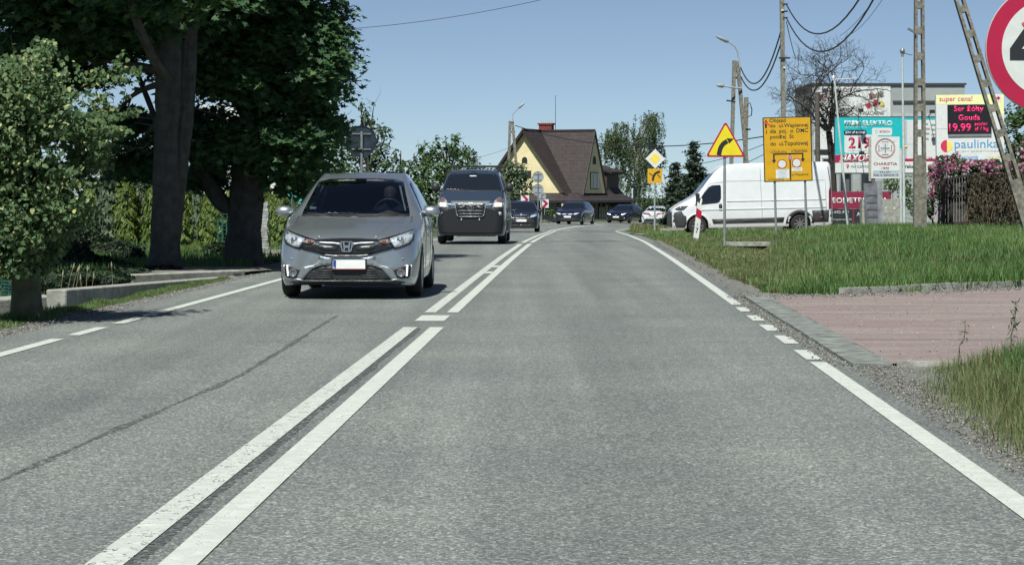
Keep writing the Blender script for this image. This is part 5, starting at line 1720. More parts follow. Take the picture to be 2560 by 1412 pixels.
def led_board():
    d = 98
    t, L = sign('led_price_board', 'white shop board with a lit red price display reading yellow cheese offer', 2429, 568, d, 'shop board', ry=-.012)
    X = lambda a, b, c, e: lbox(L, a, b, c, e)
    LED = M('led_red', (.85, .02, .16), .4, emit=.38)
    p = MB().prism(rect(*X(2344, 237, 2513.5, 405)), 0, .25).build('panel', S_WHT, t)
    MB().prism([L(2395, 236.9), L(2513, 236.9), L(2513, 290), L(2470, 262), L(2344.5, 260), L(2344.5, 236.9)], -.004, .001).build('yellow_print', M('pale_yellow', (.82, .84, .42), .5), p)
    text('super cena!', X(2352, 240, 2435, 257), -.005, M('print_pink', (.62, .06, .25), .5), p, bold=.01)
    MB().prism(rrect(*X(2489, 237.5, 2508, 256), .04), -.008, -.003).build('arrow_plate', M('arrow_plate', (.80, .70, .62), .5), p)
    MB().prism([L(2492, 248.5), L(2498, 248.5), L(2498, 253), L(2505, 246.5), L(2498, 240), L(2498, 244.5), L(2492, 244.5)], -.012, -.007).build('arrow', S_RED, p)
    s = MB().prism(rect(*X(2372, 262, 2481, 335)), -.06, .01).build('display', M('display_black', (.012, .012, .014), .4), p)
    MB().prism(rect(*X(2373, 333, 2481, 341)), -.05, .008).build('display_sill', M('sill_grey', (.22, .23, .25), .5), p)
    for w, b in (('Ser żółty', (2388, 264, 2462, 283)), ('Gouda', (2399, 287, 2453, 301)), ('19.99', (2375, 309, 2430, 329)), ('MOŃKI', (2440, 306, 2470, 315)), ('zł / kg', (2439, 318, 2474, 330))):
        text(w, X(*b), -.062, LED, s, bold=.012)
    MB().prism(circ(*L(2370, 365), .28, 28, math.pi / 2, 3 * math.pi / 2), -.006, .001).build('logo_half', M('logo_red', (.60, .03, .10), .5), p)
    MB().prism(circ(*L(2370.5, 365), .24, 28, -math.pi / 2, math.pi / 2), -.006, .001).build('logo_half', M('logo_yellow', (.85, .72, .12), .5), p)
    text('paulinka', X(2389, 349, 2499, 377), -.005, M('logo_blue', (.06, .28, .58), .5), p, bold=.0)
    text('PIEKARNIA I SPOŻYWCZY', X(2389, 374, 2502, 380), -.005, M('print_grey', (.45, .50, .52), .5), p, bold=-.005) if False else text('SKLEPY SPOŻYWCZE', X(2389, 376, 2499, 380), -.005, M('print_grey', (.45, .50, .52), .5), p)
    for a, b, m in ((2401, 2425, (.35, .52, .66)), (2427, 2447, (.30, .46, .68)), (2449, 2470, (.62, .68, .72)), (2473, 2504, (.66, .60, .42))):
        MB().prism(rect(*X(a, 391, b, 400)), -.005, .001).build('small_emblem', M('emblem_%d' % a, m, .5, nscale=9, namt=.35), p)
    MB().prism(rect(*X(2345, 321, 2372, 321.6)), -.003, .001).build('panel_joint', S_GRY, p)
    for q in (2365, 2490):
        MB().box(L(q, 0)[0] - .1, L(q, 0)[0] + .1, .05, .22, -.5, L(0, 404)[1]).build('leg', GALV, t)
led_board()

def cross_sign():
    d = 80
    t, L = sign('shop_sign', 'white shop sign with a ringed cross emblem between two pale posts', 2213, 566, d, 'shop sign')
    X = lambda a, b, c, e: lbox(L, a, b, c, e)
    RED = M('emblem_red', (.34, .045, .05), .5); INKG = M('emblem_grey', (.20, .22, .24), .5)
    p = MB().prism(rect(*X(2178, 342, 2249, 446)), 0, .06).build('panel', S_WHT, t)
    c = L(2213, 371)
    e = MB(); ring(e, circ(c[0], c[1], .365, 48), circ(c[0], c[1], .345, 48), -.006, .001); ring(e, circ(c[0], c[1], .325, 48), circ(c[0], c[1], .31, 48), -.006, .001)
    e.build('emblem_ring', RED, p)
    def cross(k):
        pts = []
        for i in range(4):
            a = math.pi / 2 * i
            for x_, y_ in ((.055, .055), (.085, .14), (.115, .235), (-.115, .235), (-.085, .14)):
                x_, y_ = x_ * k, y_ * k
                pts.append((x_, y_, a))
        out = []
        for i in range(4):
            a = math.pi / 2 * i
            for x_, y_ in ((.06, .06), (.085, .15), (.125, .245), (-.125, .245), (-.085, .15)):
                xs_, ys_ = x_ * k, y_ * k
                out.append((c[0] + xs_ * math.cos(a) - ys_ * math.sin(a), c[1] + xs_ * math.sin(a) + ys_ * math.cos(a)))
        return out
    MB().prism(cross(1), -.006, .001).build('emblem_cross', INKG, p)
    MB().prism(cross(.86), -.009, -.005).build('emblem_cross_face', S_WHT, p)
    MB().prism(rect(c[0] - .022, c[1] - .17, c[0] + .022, c[1] + .17), -.012, -.008).build('emblem_bar', INKG, p)
    MB().prism(rect(c[0] - .17, c[1] - .022, c[0] + .17, c[1] + .022), -.0122, -.008).build('emblem_bar', INKG, p)
    e = MB(); cc = L(2235, 354); ring(e, circ(cc[0], cc[1], .03, 14), circ(cc[0], cc[1], .02, 14), -.005, .001); e.build('small_ring', S_GRY, p)
    text('CHARISTIA', X(2184, 406, 2243, 413), -.004, RED, p, bold=.01)
    text('1970', X(2204, 418, 2223, 423.5), -.004, RED, p, bold=.01)
    q = MB().prism(rect(*X(2182, 426, 2248, 441.5)), -.006, .0).build('address_band', M('band_grey', (.42, .48, .52), .5), p)
    text('S K L E P :', X(2200, 428, 2227, 432.5), -.007, S_BLK, q, bold=.01)
    text('Kozy ul. Kalinowa 10', X(2183.5, 435, 2245, 441), -.007, S_BLK, q, bold=.01)
    PP = M('pale_paint_post', (.50, .55, .54), .5, nscale=6, namt=.15)
    MB().bar((L(2175, 0)[0], .03, L(0, 453)[1]), (L(2175, 0)[0], .03, L(0, 342)[1]), .085).build('post', M('old_post', (.36, .36, .30), .8, nscale=8, namt=.3), t)
    MB().tube([(L(2252.5, 0)[0], .03, -.3), (L(2252.5, 0)[0], .03, L(0, 372)[1])], .05, 12).build('post', PP, t)
cross_sign()

def gate_mast():
    d = 79
    t, L = sign('camera_mast', 'tall thin pale steel mast with a round head and short arm beside the cross sign', 2259, 568, d, 'mast')
    MB().tube([(L(2261, 0)[0], 0, -.3), (L(2259, 0)[0], 0, L(0, 372)[1]), (L(2255.5, 0)[0], 0, L(0, 135)[1])], [.055, .045, .033], 10).build('pole', M('pale_paint_post', (.50, .55, .54), .5), t)
    z = L(0, 127)[1]
    MB().lathe([(z - .22, .04), (z - .12, .06), (z - .10, .045), (z - .08, .085), (z, .10), (z + .06, .07), (z + .1, .02), (z + .14, .001)], 'z', 14, (L(2256, 0)[0], 0, 0)).build('lamp_head', M('head_steel', (.35, .36, .36), .3, .6), t)
    MB().tube([(L(2257, 0)[0], 0, L(0, 133)[1]), (L(2282, 0)[0], .1, L(0, 138)[1])], .018, 6).build('arm', GALV, t)
    MB().lathe([(-.06, .001), (-.05, .05), (.03, .055)], 'y', 12, (L(2265, 0)[0], 0, L(0, 368)[1])).build('signal_lens', M('amber_signal', (.75, .42, .04), .3), t)
gate_mast()

def thin_mast():
    d = 76
    t, L = sign('flag_mast', 'thin leaning pale mast with a short top arm standing in front of the teal billboard', 2124, 568, d, 'mast')
    MB().tube([(0, 0, -.3), (L(2088, 0)[0], .1, L(0, 208)[1])], [.055, .03], 10).build('pole', M('pale_paint_post', (.50, .55, .54), .5), t)
    MB().tube([(L(2083, 0)[0], .1, L(0, 199)[1]), (L(2146, 0)[0], .3, L(0, 195)[1])], .015, 6).build('arm', S_WHT, t)
    z = L(0, 193)[1]
    MB().lathe([(z - .12, .03), (z - .03, .05), (z + .03, .05), (z + .08, .001)], 'z', 10, (L(2084.5, 0)[0], .1, 0)).build('head', S_WHT, t)
    MB().tube([(L(2088, 0)[0], .1, L(0, 208)[1]), (L(2084.5, 0)[0], .1, L(0, 197)[1])], .02, 6).build('neck', S_WHT, t)
thin_mast()

def banners():
    d = 93
    t, L = sign('banner', 'maroon banner with white lettering above a black strip on a fence behind the white van', 2155, 566, d, 'banner')
    X = lambda a, b, c, e: lbox(L, a, b, c, e)
    p = MB().prism(rect(*X(2060, 479, 2228, 522)), 0, .02).build('maroon_sheet', MAROON, t)
    text('GEOMETRIA KÓŁ', X(2066, 491, 2220, 508), -.003, S_WHT, p, bold=.02)
    q = MB().prism(rect(*X(2060, 522.5, 2240, 562)), .004, .024).build('black_sheet', M('banner_black', (.014, .018, .024), .6), t)
    text('33-682-874', X(2072, 527, 2122, 534), -.001, M('banner_grey', (.5, .52, .54), .6), q, bold=.01)
    text('ul. Przegubowa 24A', X(2070, 546, 2130, 552), -.001, M('banner_grey', (.5, .52, .54), .6), q)
    text('AUTO', X(2140, 531, 2190, 542), -.001, M('banner_grey', (.5, .52, .54), .6), q, bold=.01)
    MB().prism(rect(*X(2132, 524, 2135, 558)), -.001, .004).build('red_rule', MAROON, q)
    for a in (2062, 2145, 2226):
        MB().box(L(a, 0)[0] - .03, L(a, 0)[0] + .03, .03, .09, -.3, L(0, 474)[1]).build('fence_post', GALV, t)
banners()

def box_and_cabinet():
    d = 74
    t, L = sign('utility_cabinet', 'grey utility cabinet wrapped in foil standing in front of the concrete block', 2188, 568, d, 'cabinet', ry=-.03)
    X = lambda a, b, c, e: lbox(L, a, b, c, e)
    b = X(2167, 454, 2209, 566)
    FOIL = M('grey_foil', (.17, .17, .19), .35, nscale=5, namt=.35, bump=.5, bscale=6)
    MB().box(b[0], b[0] + (b[2] - b[0]) * .68, -.02, .40, -.2, b[3] - .05).build('body', FOIL, t)
    MB().box(b[0] + (b[2] - b[0]) * .69, b[2], .0, .42, -.2, b[3]).build('side_panel', M('grey_foil_light', (.24, .25, .27), .35, nscale=5, namt=.35, bump=.5, bscale=6), t)
    for zz in (.25, .5, .75, .98, 1.22):
        MB().box(b[0] + .01, b[0] + (b[2] - b[0]) * .66, -.035, -.018, zz, zz + .05).build('strap', M('foil_dark', (.12, .12, .13), .4), t)
    d = 76
    t, L = sign('concrete_block', 'pale weathered concrete block behind the grey cabinet', 2203, 568, d, 'block')
    b = lbox(L, 2155, 498, 2251, 567)
    m = MB(); m.box(b[0], b[2], 0, .5, -.3, b[3]); m.build('block', CONC_L, t)
    for q, w in ((2214, 520), (2236, 521), (2164, 524)):
        c = L(q, w)
        MB().box(c[0] - .025, c[0] + .025, -.01, .002, c[1] - .03, c[1] + .03).build('bolt_cover', S_WHT, t)
box_and_cabinet()

# --- painted building behind the bare tree
def mural_building():
    d = 150
    t, L = sign('building', 'flat roofed grey building with a white painted advert wall behind the bare tree', 2220, 570, d, 'building')
    X = lambda a, b, c, e: lbox(L, a, b, c, e)
    GW = M('grey_render', (.33, .355, .355), .85, nscale=.8, namt=.15)
    b = X(2030, 213, 2412, 575)
    MB().box(b[0], b[2], .0, 9, -1.5, b[3]).build('wall', GW, t)
    MB().box(b[0] - .1, b[2] + .1, -.12, 9.1, b[3], b[3] + .13).build('roof_edge', M('roof_edge_dark', (.05, .055, .06), .6), t)
    c = X(2232, 252, 2412, 292)
    MB().box(c[0], c[2], -.06, 0, c[1], c[3] - .9).build('grey_cladding', M('grey_cladding', (.42, .435, .44), .8), t)
    MB().box(c[0], c[2], -.10, .02, c[3] - .15, c[3]).build('ledge', M('roof_edge_dark', (.05, .055, .06), .6), t)
    m = X(2036, 214, 2226, 420)
    w = MB().box(m[0], m[2], -.05, .0, m[1], m[3]).build('advert_wall', S_WHT, t)
    WI = M('wall_ink', (.10, .10, .11), .7)
    text('BĘDZIEMY OSOBOWE', X(2052, 222, 2152, 231), -.052, WI, w, bold=.02) if False else text('WIDEME OSROD', X(2054, 221, 2152, 231), -.052, WI, w, bold=.02)
    text('SOLA CIEPŁA', X(2080, 235, 2152, 243), -.052, WI, w, bold=.02)
    text('602 280', X(2098, 270, 2130, 279), -.052, WI, w, bold=.02)
    text('KWIACIARNIE', X(2150, 279, 2210, 288), -.052, WI, w, bold=.02)
    for i, (a, b_, r, col) in enumerate(((2180, 240, .35, (.34, .20, .18)), (2200, 237, .42, (.20, .19, .17)), (2190, 258, .42, (.36, .09, .10)), (2172, 264, .34, (.45, .06, .08)), (2204, 262, .36, (.50, .42, .12)), (2063, 228, .3, (.16, .12, .24)), (2056, 243, .34, (.50, .28, .28)))):
        cc = L(a, b_)
        rr = random.Random(i)
        MB().prism([(cc[0] + r * .7 * rr.uniform(.6, 1.2) * math.cos(q), cc[1] + r * .7 * rr.uniform(.6, 1.2) * math.sin(q)) for q in np.linspace(0, 2 * math.pi, 13)[:-1]], -.056, -.049).build('painted_picture', M('wall_print_%d' % i, col, .7, nscale=4, namt=.6), w)
    MB().box(m[0], m[2], -.06, .0, L(0, 317)[1], L(0, 310)[1]).build('dark_band', S_BLK, w)
    MB().box(m[0], m[2], -.06, .0, L(0, 388)[1], L(0, 374)[1]).build('dark_band', S_BLK, w)
    for a in (2055, 2098, 2150):
        c = X(a, 395, a + 32, 480)
        f = MB().box(c[0], c[2], -.08, .02, c[1], c[3]).build('window', M('window_frame_grey', (.25, .26, .26), .6), t)
        MB().box(c[0] + .08, c[2] - .08, -.10, -.079, c[1] + .08, c[3] - .08).build('pane', GLASS_DARK, f)
mural_building()
# small detached advert boards just behind the bare tree trunk
def side_post():
    d = 122
    t, L = sign('timber_post', 'dark weathered timber post standing left of the bare tree', 2046, 566, d, 'post')
    MB().tube([(0, 0, -.4), (L(2043, 0)[0], 0, L(0, 232)[1])], [.16, .13], 10).build('shaft', M('grey_timber', (.10, .09, .075), .9, nscale=8, namt=.4), t)
side_post()

# ================================================================ concrete utility poles, lamps, wires
def lattice_pole(name, label, a, b, w0, w1, solid=.0, group=None, cat='utility pole', dp=.20, step=.62):
    """reinforced concrete pole with slots: two rails and rungs, from foot a to head b"""
    a = Vector(a); b = Vector(b)
    t = thing(name, label, cat, a, group=group)
    d = (b - a); Ln = d.length; d.normalize()
    side = d.cross(Vector((0, 1, 0))).normalized() if abs(d.y) < .9 else Vector((1, 0, 0))
    side = Vector((side.x, 0, side.z)).normalized()
    if side.x < 0: side = -side
    w = lambda s: w0 + (w1 - w0) * s / Ln
    m = MB()
    for sg in (-1, 1):
        p0 = side * (sg * w(0) * .36); p1 = d * Ln + side * (sg * w(Ln) * .36)
        n = 8
        for i in range(n):
            q0 = p0.lerp(p1, i / n); q1 = p0.lerp(p1, (i + 1) / n)
            m.bar(q0, q1, dp, w((i + .5) / n * Ln) * .27, up=side)
    m.build('rail', CONC_D, t)
    s = 0.0
    first = True
    while s < Ln:
        ln = max(.18, solid if first else .16)
        e = min(Ln, s + ln)
        MB().bar(d * s, d * e, dp * .98, w(s) * .60, up=side).build('rung' if not first else 'foot', CONC_D, t)
        s = e + step - .16
        first = False
    return t
fx, fd = xat(2300, 55), 55
foot = Vector((fx, fd, gz(fx, fd) - .3))
up_pole = lattice_pole('utility_pole', 'upright slotted concrete pole rising out of the tall grass at right', foot, at(2296.5, -330, 55), .33, .18, solid=2.3)
MB().bar(at(2288, 82, 54.85) - foot, at(2270, 72, 54.8) - foot, .05).build('bracket', GALV, up_pole)
lattice_pole('utility_pole', 'leaning slotted concrete brace pole crossing in front of the price board', at(2572, 566, 54), at(2300, -322, 54.6), .31, .20, solid=1.2)
# small bracket on the pole

def plain_pole(label, px_foot, d, pts, w0, w1, cat='utility pole', mat=None, group=None, name='utility_pole', extras=None):
    x = xat(px_foot, d); zb = gz(x, d)
    t = thing(name, label, cat, (x, d, zb), group=group)
    o = Vector((x, d, zb))
    for (a, b) in pts:
        pa = at(a[0], a[1], d) - o if a[1] is not None else Vector((xat(a[0], d) - x, 0, -.4))
        pb = at(b[0], b[1], d) - o
        MB().bar(pa, pb, w0, w0 * .8, up=(1, 0, 0)).build('leg' if len(pts) > 1 else 'shaft', mat or CONC_D, t)
    if extras: extras(t, lambda qx, qy, dy=0: at(qx, qy, d) - o + Vector((0, dy, 0)))
    return t

def ex_main(t, q):
    MB().bar(q(1946, 146, -.15), q(1974, 146, -.15), .07).build('cross_arm', M('dark_iron', (.05, .05, .05), .6, .5), t)
    for yy in (12, 30, 46):
        MB().bar(q(1958, yy, -.1), q(1967, yy, -.2), .06).build('insulator', M('dark_iron', (.05, .05, .05), .6, .5), t)
    MB().bar(q(1970, 145, -.16), q(1970, 148, -.16), .12).build('insulator', M('dark_iron', (.05, .05, .05), .6, .5), t)
    MB().bar(q(1951.5, 27, -.14), q(1958, 27, -.14), .05).build('clamp', S_WHT, t)
    MB().bar(q(1957, 170, -.14), q(1963, 170, -.14), .05).build('clamp', S_WHT, t)
plain_pole('tall concrete pole carrying two sagging black cables above the yellow diversion board', 1963, 90, [((1963, None), (1954, -60))], .21, .15, extras=ex_main)

def lamp_arm(t, pts, head, col=None):
    MB().tube(pts, [.045] * (len(pts) - 1) + [.035], 8).build('lamp_arm', M('pale_arm', (.55, .58, .60), .4, .4), t)
    a, b = head
    d = (b - a)
    MB().tube([a, a + d * .15, a + d * .6, b], [.05, .11, .10, .03], 10).build('lamp_head', M('pale_arm', (.55, .58, .60), .4, .4), t)
def ex_frame(t, q):
    MB().bar(q(1838, 195), q(1850, 195), .10).build('cross_bar', M('dark_iron', (.05, .05, .05), .6, .5), t)
    MB().bar(q(1837, 180), q(1847, 180), .08).build('cross_bar', M('dark_iron', (.05, .05, .05), .6, .5), t)
    MB().bar(q(1816, 252, -.1), q(1838, 255, -.1), .07).build('cross_arm', M('dark_iron', (.05, .05, .05), .6, .5), t)
    lamp_arm(t, [q(1850, 172, -.2), q(1846, 150, -.2), q(1843, 130, -.25), q(1836, 117, -.3), q(1818, 106, -.4)], (q(1819, 106.5, -.4), q(1785, 93, -.8)))
    lamp_arm(t, [q(1853, 222, -.2), q(1825, 220, -.5), q(1806, 216.5, -.6)], (q(1807, 217, -.6), q(1786, 215, -.9)))
plain_pole('concrete A shaped pole with two street lamps above the bend warning sign', 1835, 116, [((1823, None), (1836, 152)), ((1884, None), (1844, 154))], .24, .2, extras=ex_frame)
def ex_far(t, q):
    MB().tube([q(1868, 262, -.2), q(1873, 258, -.4), q(1878, 275, -.4), q(1877, 290, -.3), q(1868, 292, -.2)], .03, 6).build('cable_loop', INK, t)
    MB().bar(q(1858, 324, -.1), q(1876, 324, -.1), .1).build('cross_arm', M('dark_iron', (.05, .05, .05), .6, .5), t)
plain_pole('round headed concrete pole half hidden behind the A shaped lamp pole', 1862, 132, [((1860, None), (1866, 244))], .30, .2, extras=ex_far)
def ex_left(t, q):
    MB().bar(q(1272, 330), q(1288, 330), .12).build('cross_bar', M('dark_iron', (.05, .05, .05), .6, .5), t)
    lamp_arm(t, [q(1282, 305, -.2), q(1281, 290, -.2), q(1283, 284, -.2), q(1298, 270, -.3)], (q(1296, 271, -.3), q(1312, 258, -.5)))
plain_pole('twin legged concrete pole with one street lamp in front of the yellow house', 1274, 185, [((1267, None), (1275, 303)), ((1304, None), (1281, 304))], .29, .2, extras=ex_left)

WIRE = M('cable_black', (.02, .02, .022), .6)
def cable(label, a, b, sag, r, n=16):
    a = Vector(a); b = Vector(b)
    t = thing('overhead_cable', label, 'cable', (a + b) / 2)
    o = t.location
    pts = []
    for i in range(n + 1):
        q = i / n
        p = a.lerp(b, q); p.z -= 4 * sag * q * (1 - q)
        pts.append(p - o)
    MB().tube(pts, r, 5, cap=False).build('wire', WIRE, t)
P1u = at(1966, 12, 89.9); P1l = at(1966, 46, 89.9)
cable('upper thick cable swinging right from the tall pole out of the frame', P1u, at(2225, -150, 56), 1.75, .028)
cable('lower thick cable swinging right from the tall pole out of the frame', P1l, at(2250, -140, 56), 2.0, .028)
cable('upper cable sagging between the tall pole and the A shaped lamp pole', at(1957, 62, 89.9), at(1851, 168, 116), 1.55, .034)
cable('lower cable sagging between the tall pole and the A shaped lamp pole', at(1957, 94, 89.9), at(1852, 192, 116), 1.35, .034)
cable('thin stay wire running down from the tall pole into the bare tree', at(1966, 55, 89.8), at(1990, 150, 108), .1, .018)
cable('cable from the twin legged pole across in front of the house roof to the right', at(1288, 314, 184.8), at(1912, 341, 130), 1.1, .035, 24)
cable('thin wire high across the sky at the top of the picture', at(840, 75, 60), at(1420, -16, 60), .15, .008)
cable('faint wire above the house roof leading left from the twin legged pole', at(1280, 367, 186), at(1010, 405, 150), .5, .012)
cable('faint wire rising from the bare tree towards the top right', at(2100, 90, 115), at(2195, -15, 95), .2, .012)
cable('second faint wire rising from the bare tree towards the top right', at(2120, 90, 115), at(2215, -15, 95), .25, .012)
cable('lower wire between the bend sign pole and the yellow diversion board', at(1640, 418, 150), at(1912, 360, 131), .4, .02)
cable('lowest wire between the bend sign and the yellow diversion board', at(1700, 440, 150), at(1912, 385, 131), .4, .02)

# ================================================================ the yellow house
def house():
    C = at(1352, 563, 205)
    g0 = -1.62
    t = thing('house', 'yellow gabled house with steep dark brown roof and red chimney beyond the bend', 'house', (C.x, C.y, g0))
    YEL = M('yellow_render', (.76, .66, .40), .85, nscale=1.5, namt=.08, bump=.2, bscale=8)
    ROOF = M('brown_roof_tiles', (.042, .030, .031), .7, nscale=2.2, namt=.25)
    nt = ROOF.node_tree
    wv = nt.nodes.new('ShaderNodeTexBrick'); wv.inputs['Scale'].default_value = 3.2; wv.inputs['Mortar Size'].default_value = .03
    g = nt.nodes.new('ShaderNodeNewGeometry'); mp = nt.nodes.new('ShaderNodeMapping'); mp.inputs['Rotation'].default_value = (math.radians(90), 0, 0)
    nt.links.new(g.outputs['Position'], mp.inputs['Vector']); nt.links.new(mp.outputs['Vector'], wv.inputs['Vector'])
    bp = nt.nodes.new('ShaderNodeBump'); bp.inputs['Strength'].default_value = .8; bp.inputs['Distance'].default_value = .05
    nt.links.new(wv.outputs['Fac'], bp.inputs['Height']); nt.links.new(bp.outputs['Normal'], nt.nodes['Principled BSDF'].inputs['Normal'])
    tl = nt.nodes.new('ShaderNodeTexBrick'); tl.inputs['Scale'].default_value = .75; tl.inputs['Mortar Size'].default_value = .03
    tl.inputs['Color1'].default_value = (1.15, 1.1, 1.1, 1); tl.inputs['Color2'].default_value = (.9, .9, .92, 1); tl.inputs['Mortar'].default_value = (.7, .7, .7, 1)
    nt.links.new(mp.outputs['Vector'], tl.inputs['Vector'])
    mm = nt.nodes.new('ShaderNodeMix'); mm.data_type = 'RGBA'; mm.blend_type = 'MULTIPLY'; mm.inputs['Factor'].default_value = 1
    rl = [l for l in nt.links if l.to_socket.name == 'Base Color'][0]
    nt.links.new(rl.from_socket, mm.inputs['A']); nt.links.new(tl.outputs['Color'], mm.inputs['B'])
    nt.links.new(mm.outputs['Result'], nt.nodes['Principled BSDF'].inputs['Base Color'])
    GREYW = M('shaded_grey_wall', (.20, .21, .17), .85, nscale=2, namt=.12)  # ground floor colour has the shade below the eaves painted in
    n1 = Vector((-.36, -.933, 0)); n2 = Vector((.933, -.36, 0)); up = Vector((0, 0, 1))
    def W(a, b, z): return n1 * a + n2 * b + up * z
    zr = zat(327, 205) - g0            # ridge
    ze = zat(484, 205) - g0            # base of the gables
    w1, w2, a1, b1, back = 4.25, 3.3, 4.4, 5.0, 9.0
    k1 = (zr - ze) / w1
    k2 = (zr - ze) / w2
    # gable walls (thick prisms)
    def gable(pts, n, th, mat, name):
        vs = [p for p in pts] + [p - n * th for p in pts]
        m = len(pts)
        fs = [tuple(range(m)), tuple(reversed(range(m, 2 * m)))] + [(i, i + m, (i + 1) % m + m, (i + 1) % m) for i in range(m)]
        o = MB().add(vs, fs)
        r = o.build(name, mat, t)
        bm = bmesh.new(); bm.from_mesh(r.data); bmesh.ops.recalc_face_normals(bm, faces=bm.faces[:]); bm.to_mesh(r.data); bm.free()
        return r
    gl = gable([W(a1 - .15, -w1 + .25, ze + .02), W(a1 - .15, w1 - .25, ze + .02), W(a1 - .15, 0, zr - .28)], n1, .25, YEL, 'gable_wall')
    gr = gable([W(-w2 + .22, b1 + .3, ze + .02), W(w2 - .22, b1 + .3, ze + .02), W(0, b1 + .3, zr - .34)], n2, .25, YEL, 'gable_wall')
    # roof planes with thickness
    def slab(pts, name, th=.16):
        n = (pts[1] - pts[0]).cross(pts[2] - pts[0]).normalized()
        if n.z < 0: n = -n
        return gable(pts, n, th, ROOF, name)
    ov = .35
    # main ridge along n1
    slab([W(a1 + ov, 0, zr), W(a1 + ov, -w1 - .1, ze - .1), W(-back, -w1 - .1, ze - .1), W(-back, 0, zr)], 'roof')
    s_front = slab([W(a1 + ov, 0, zr), W(a1 + ov, w1 + .1, ze - .1), W(w2 * 1.0, w1 + .1, ze - .1), W(0, 0, zr)], 'roof')
    slab([W(-back, 0, zr), W(-back, w1 + 1.9, ze - 1.9 * .62), W(-w2, w1 + 1.9, ze - 1.9 * .62), W(-w2, w1 + .1, ze - .1), W(0, 0, zr)], 'roof')
    # cross ridge along n2
    slab([W(0, 0, zr + .005), W(w2 + .05, w1 + .1, ze - .1), W(w2 + .05, b1 + ov, ze - .1), W(0, b1 + ov, zr + .005)], 'roof')
    slab([W(0, 0, zr + .005), W(-w2 - .05, w1 + .1, ze - .1), W(-w2 - .05, b1 + ov, ze - .1), W(0, b1 + ov, zr + .005)], 'roof')
    # skirt roof round the ground floor
    zk = zat(501, 205) - g0
    sk = 1.15
    slab([W(a1 - .1, -w1 - .2, ze + .05), W(a1 - .1, b1 - .1, ze + .05), W(a1 + sk, b1 + sk, zk), W(a1 + sk, -w1 - sk, zk)], 'eaves_roof')
    slab([W(a1 - .1, b1 - .1, ze + .05), W(-back, b1 - .1, ze + .05), W(-back - .8, b1 + sk, zk), W(a1 + sk, b1 + sk, zk)], 'eaves_roof')
    # fascia
    for p, q in ((W(a1 + sk, -w1 - sk, zk - .1), W(a1 + sk, b1 + sk, zk - .1)), (W(a1 + sk, b1 + sk, zk - .1), W(-back - .8, b1 + sk, zk - .1))):
        MB().bar(p, q, .12, .2).build('gutter', M('gutter_dark', (.02, .02, .022), .5), t)
    # ground floor
    def wallbox(a0, a1_, b0, b1_, z0, z1, mat, name):
        vs = [W(a, b, z) for z in (z0, z1) for b in (b0, b1_) for a in (a0, a1_)]
        return MB().add(vs, [(0, 2, 3, 1), (4, 5, 7, 6), (0, 1, 5, 4), (2, 6, 7, 3), (0, 4, 6, 2), (1, 3, 7, 5)]).build(name, mat, t)
    wallbox(-back + .3, a1 - .3, -w1 + .2, b1 - .4, -.6, ze - .1, GREYW, 'wall')
    wallbox(a1 - .295, a1 - .2, -w1 + .2, b1 - 4.0, -.5, 1.0, YEL, 'plinth')
    # windows
    def win(a, b, z0, z1, w, n, name='window', curtain=True):
        """window centred on (a,b) of a wall with outward n"""
        r = Vector((-n.y, n.x, 0))
        o = W(a, b, 0)
        def box(x0, x1, d0, d1, za, zb):
            vs = [o + r * x + n * dd + up * z for z in (za, zb) for dd in (d0, d1) for x in (x0, x1)]
            return MB().add(vs, [(0, 2, 3, 1), (4, 5, 7, 6), (0, 1, 5, 4), (2, 6, 7, 3), (0, 4, 6, 2), (1, 3, 7, 5)])
        f = box(-w / 2, w / 2, -.05, .06, z0, z1).build(name, M('dark_brown_frame', (.035, .022, .018), .5), t)
        box(-w / 2 + .1, w / 2 - .1, .061, .075, z0 + .1, z1 - .1).build('pane', GLASS_DARK, f)
        if curtain:
            for sg in (-1, 1):
                x = sg * w * .24
                box(x - w * .10, x + w * .10, .076, .08, z0 + .15, z1 - .12).build('curtain', M('curtain', (.28, .30, .30), .9), f)
            box(-.04, .04, .0755, .09, z0, z1).build('mullion', M('dark_brown_frame', (.035, .022, .018), .5), f)
        return f
    zz = lambda py: zat(py, 205) - g0
    f = win(.1, b1 + .3, zz(473), zz(431), 2.3, n2)
    win(a1 - .15, -.1, zz(445), zz(428), 1.5, n1, curtain=False)
    # arched vents in the gable tops
    for (a, b, n, pz, r_) in ((a1 - .15, 0.0, n1, 403, .27), (.1, b1 + .3, n2, 405, .42)):
        rr = Vector((-n.y, n.x, 0)); o = W(a, b, 0) + n * .03
        pts = [o + rr * (r_ * math.cos(q)) + up * (zz(pz) + (r_ * 1.2 * math.sin(q))) for q in np.linspace(0, math.pi, 10)] + [o - rr * r_ + up * (zz(pz) - .25), o + rr * r_ + up * (zz(pz) - .25)]
        gable(pts, n, .1, M('vent_dark', (.02, .018, .018), .7), 'vent')
    for b, w_ in ((-1.5, 1.3), (1.6, 1.2), (3.6, 1.0)):
        win(a1 - .3, b, .6, 2.1, w_, n1, curtain=False)
    for a, w_ in ((2.6, 1.5), (-.6, 2.6), (-4.4, 2.6)):
        win(a, b1 - .4, .35, 2.15, w_, n2)
    # skylight and shed dormer on the right slope
    def onslope(a, b): return zr - (zr - ze) / w1 * b
    q = [(-4.6, 2.6), (-5.5, 2.6), (-5.5, 3.9), (-4.6, 3.9)]
    sl = (zr - ze + 1.9 * .62) / (w1 + 1.9)
    fr = gable([W(a, b, zr - sl * b + .14) for a, b in q], Vector((.6, -.25, .75)).normalized(), .1, M('skylight_frame', (.45, .50, .48), .4), 'skylight')
    q2 = [(-4.7, 2.75), (-5.4, 2.75), (-5.4, 3.75), (-4.7, 3.75)]
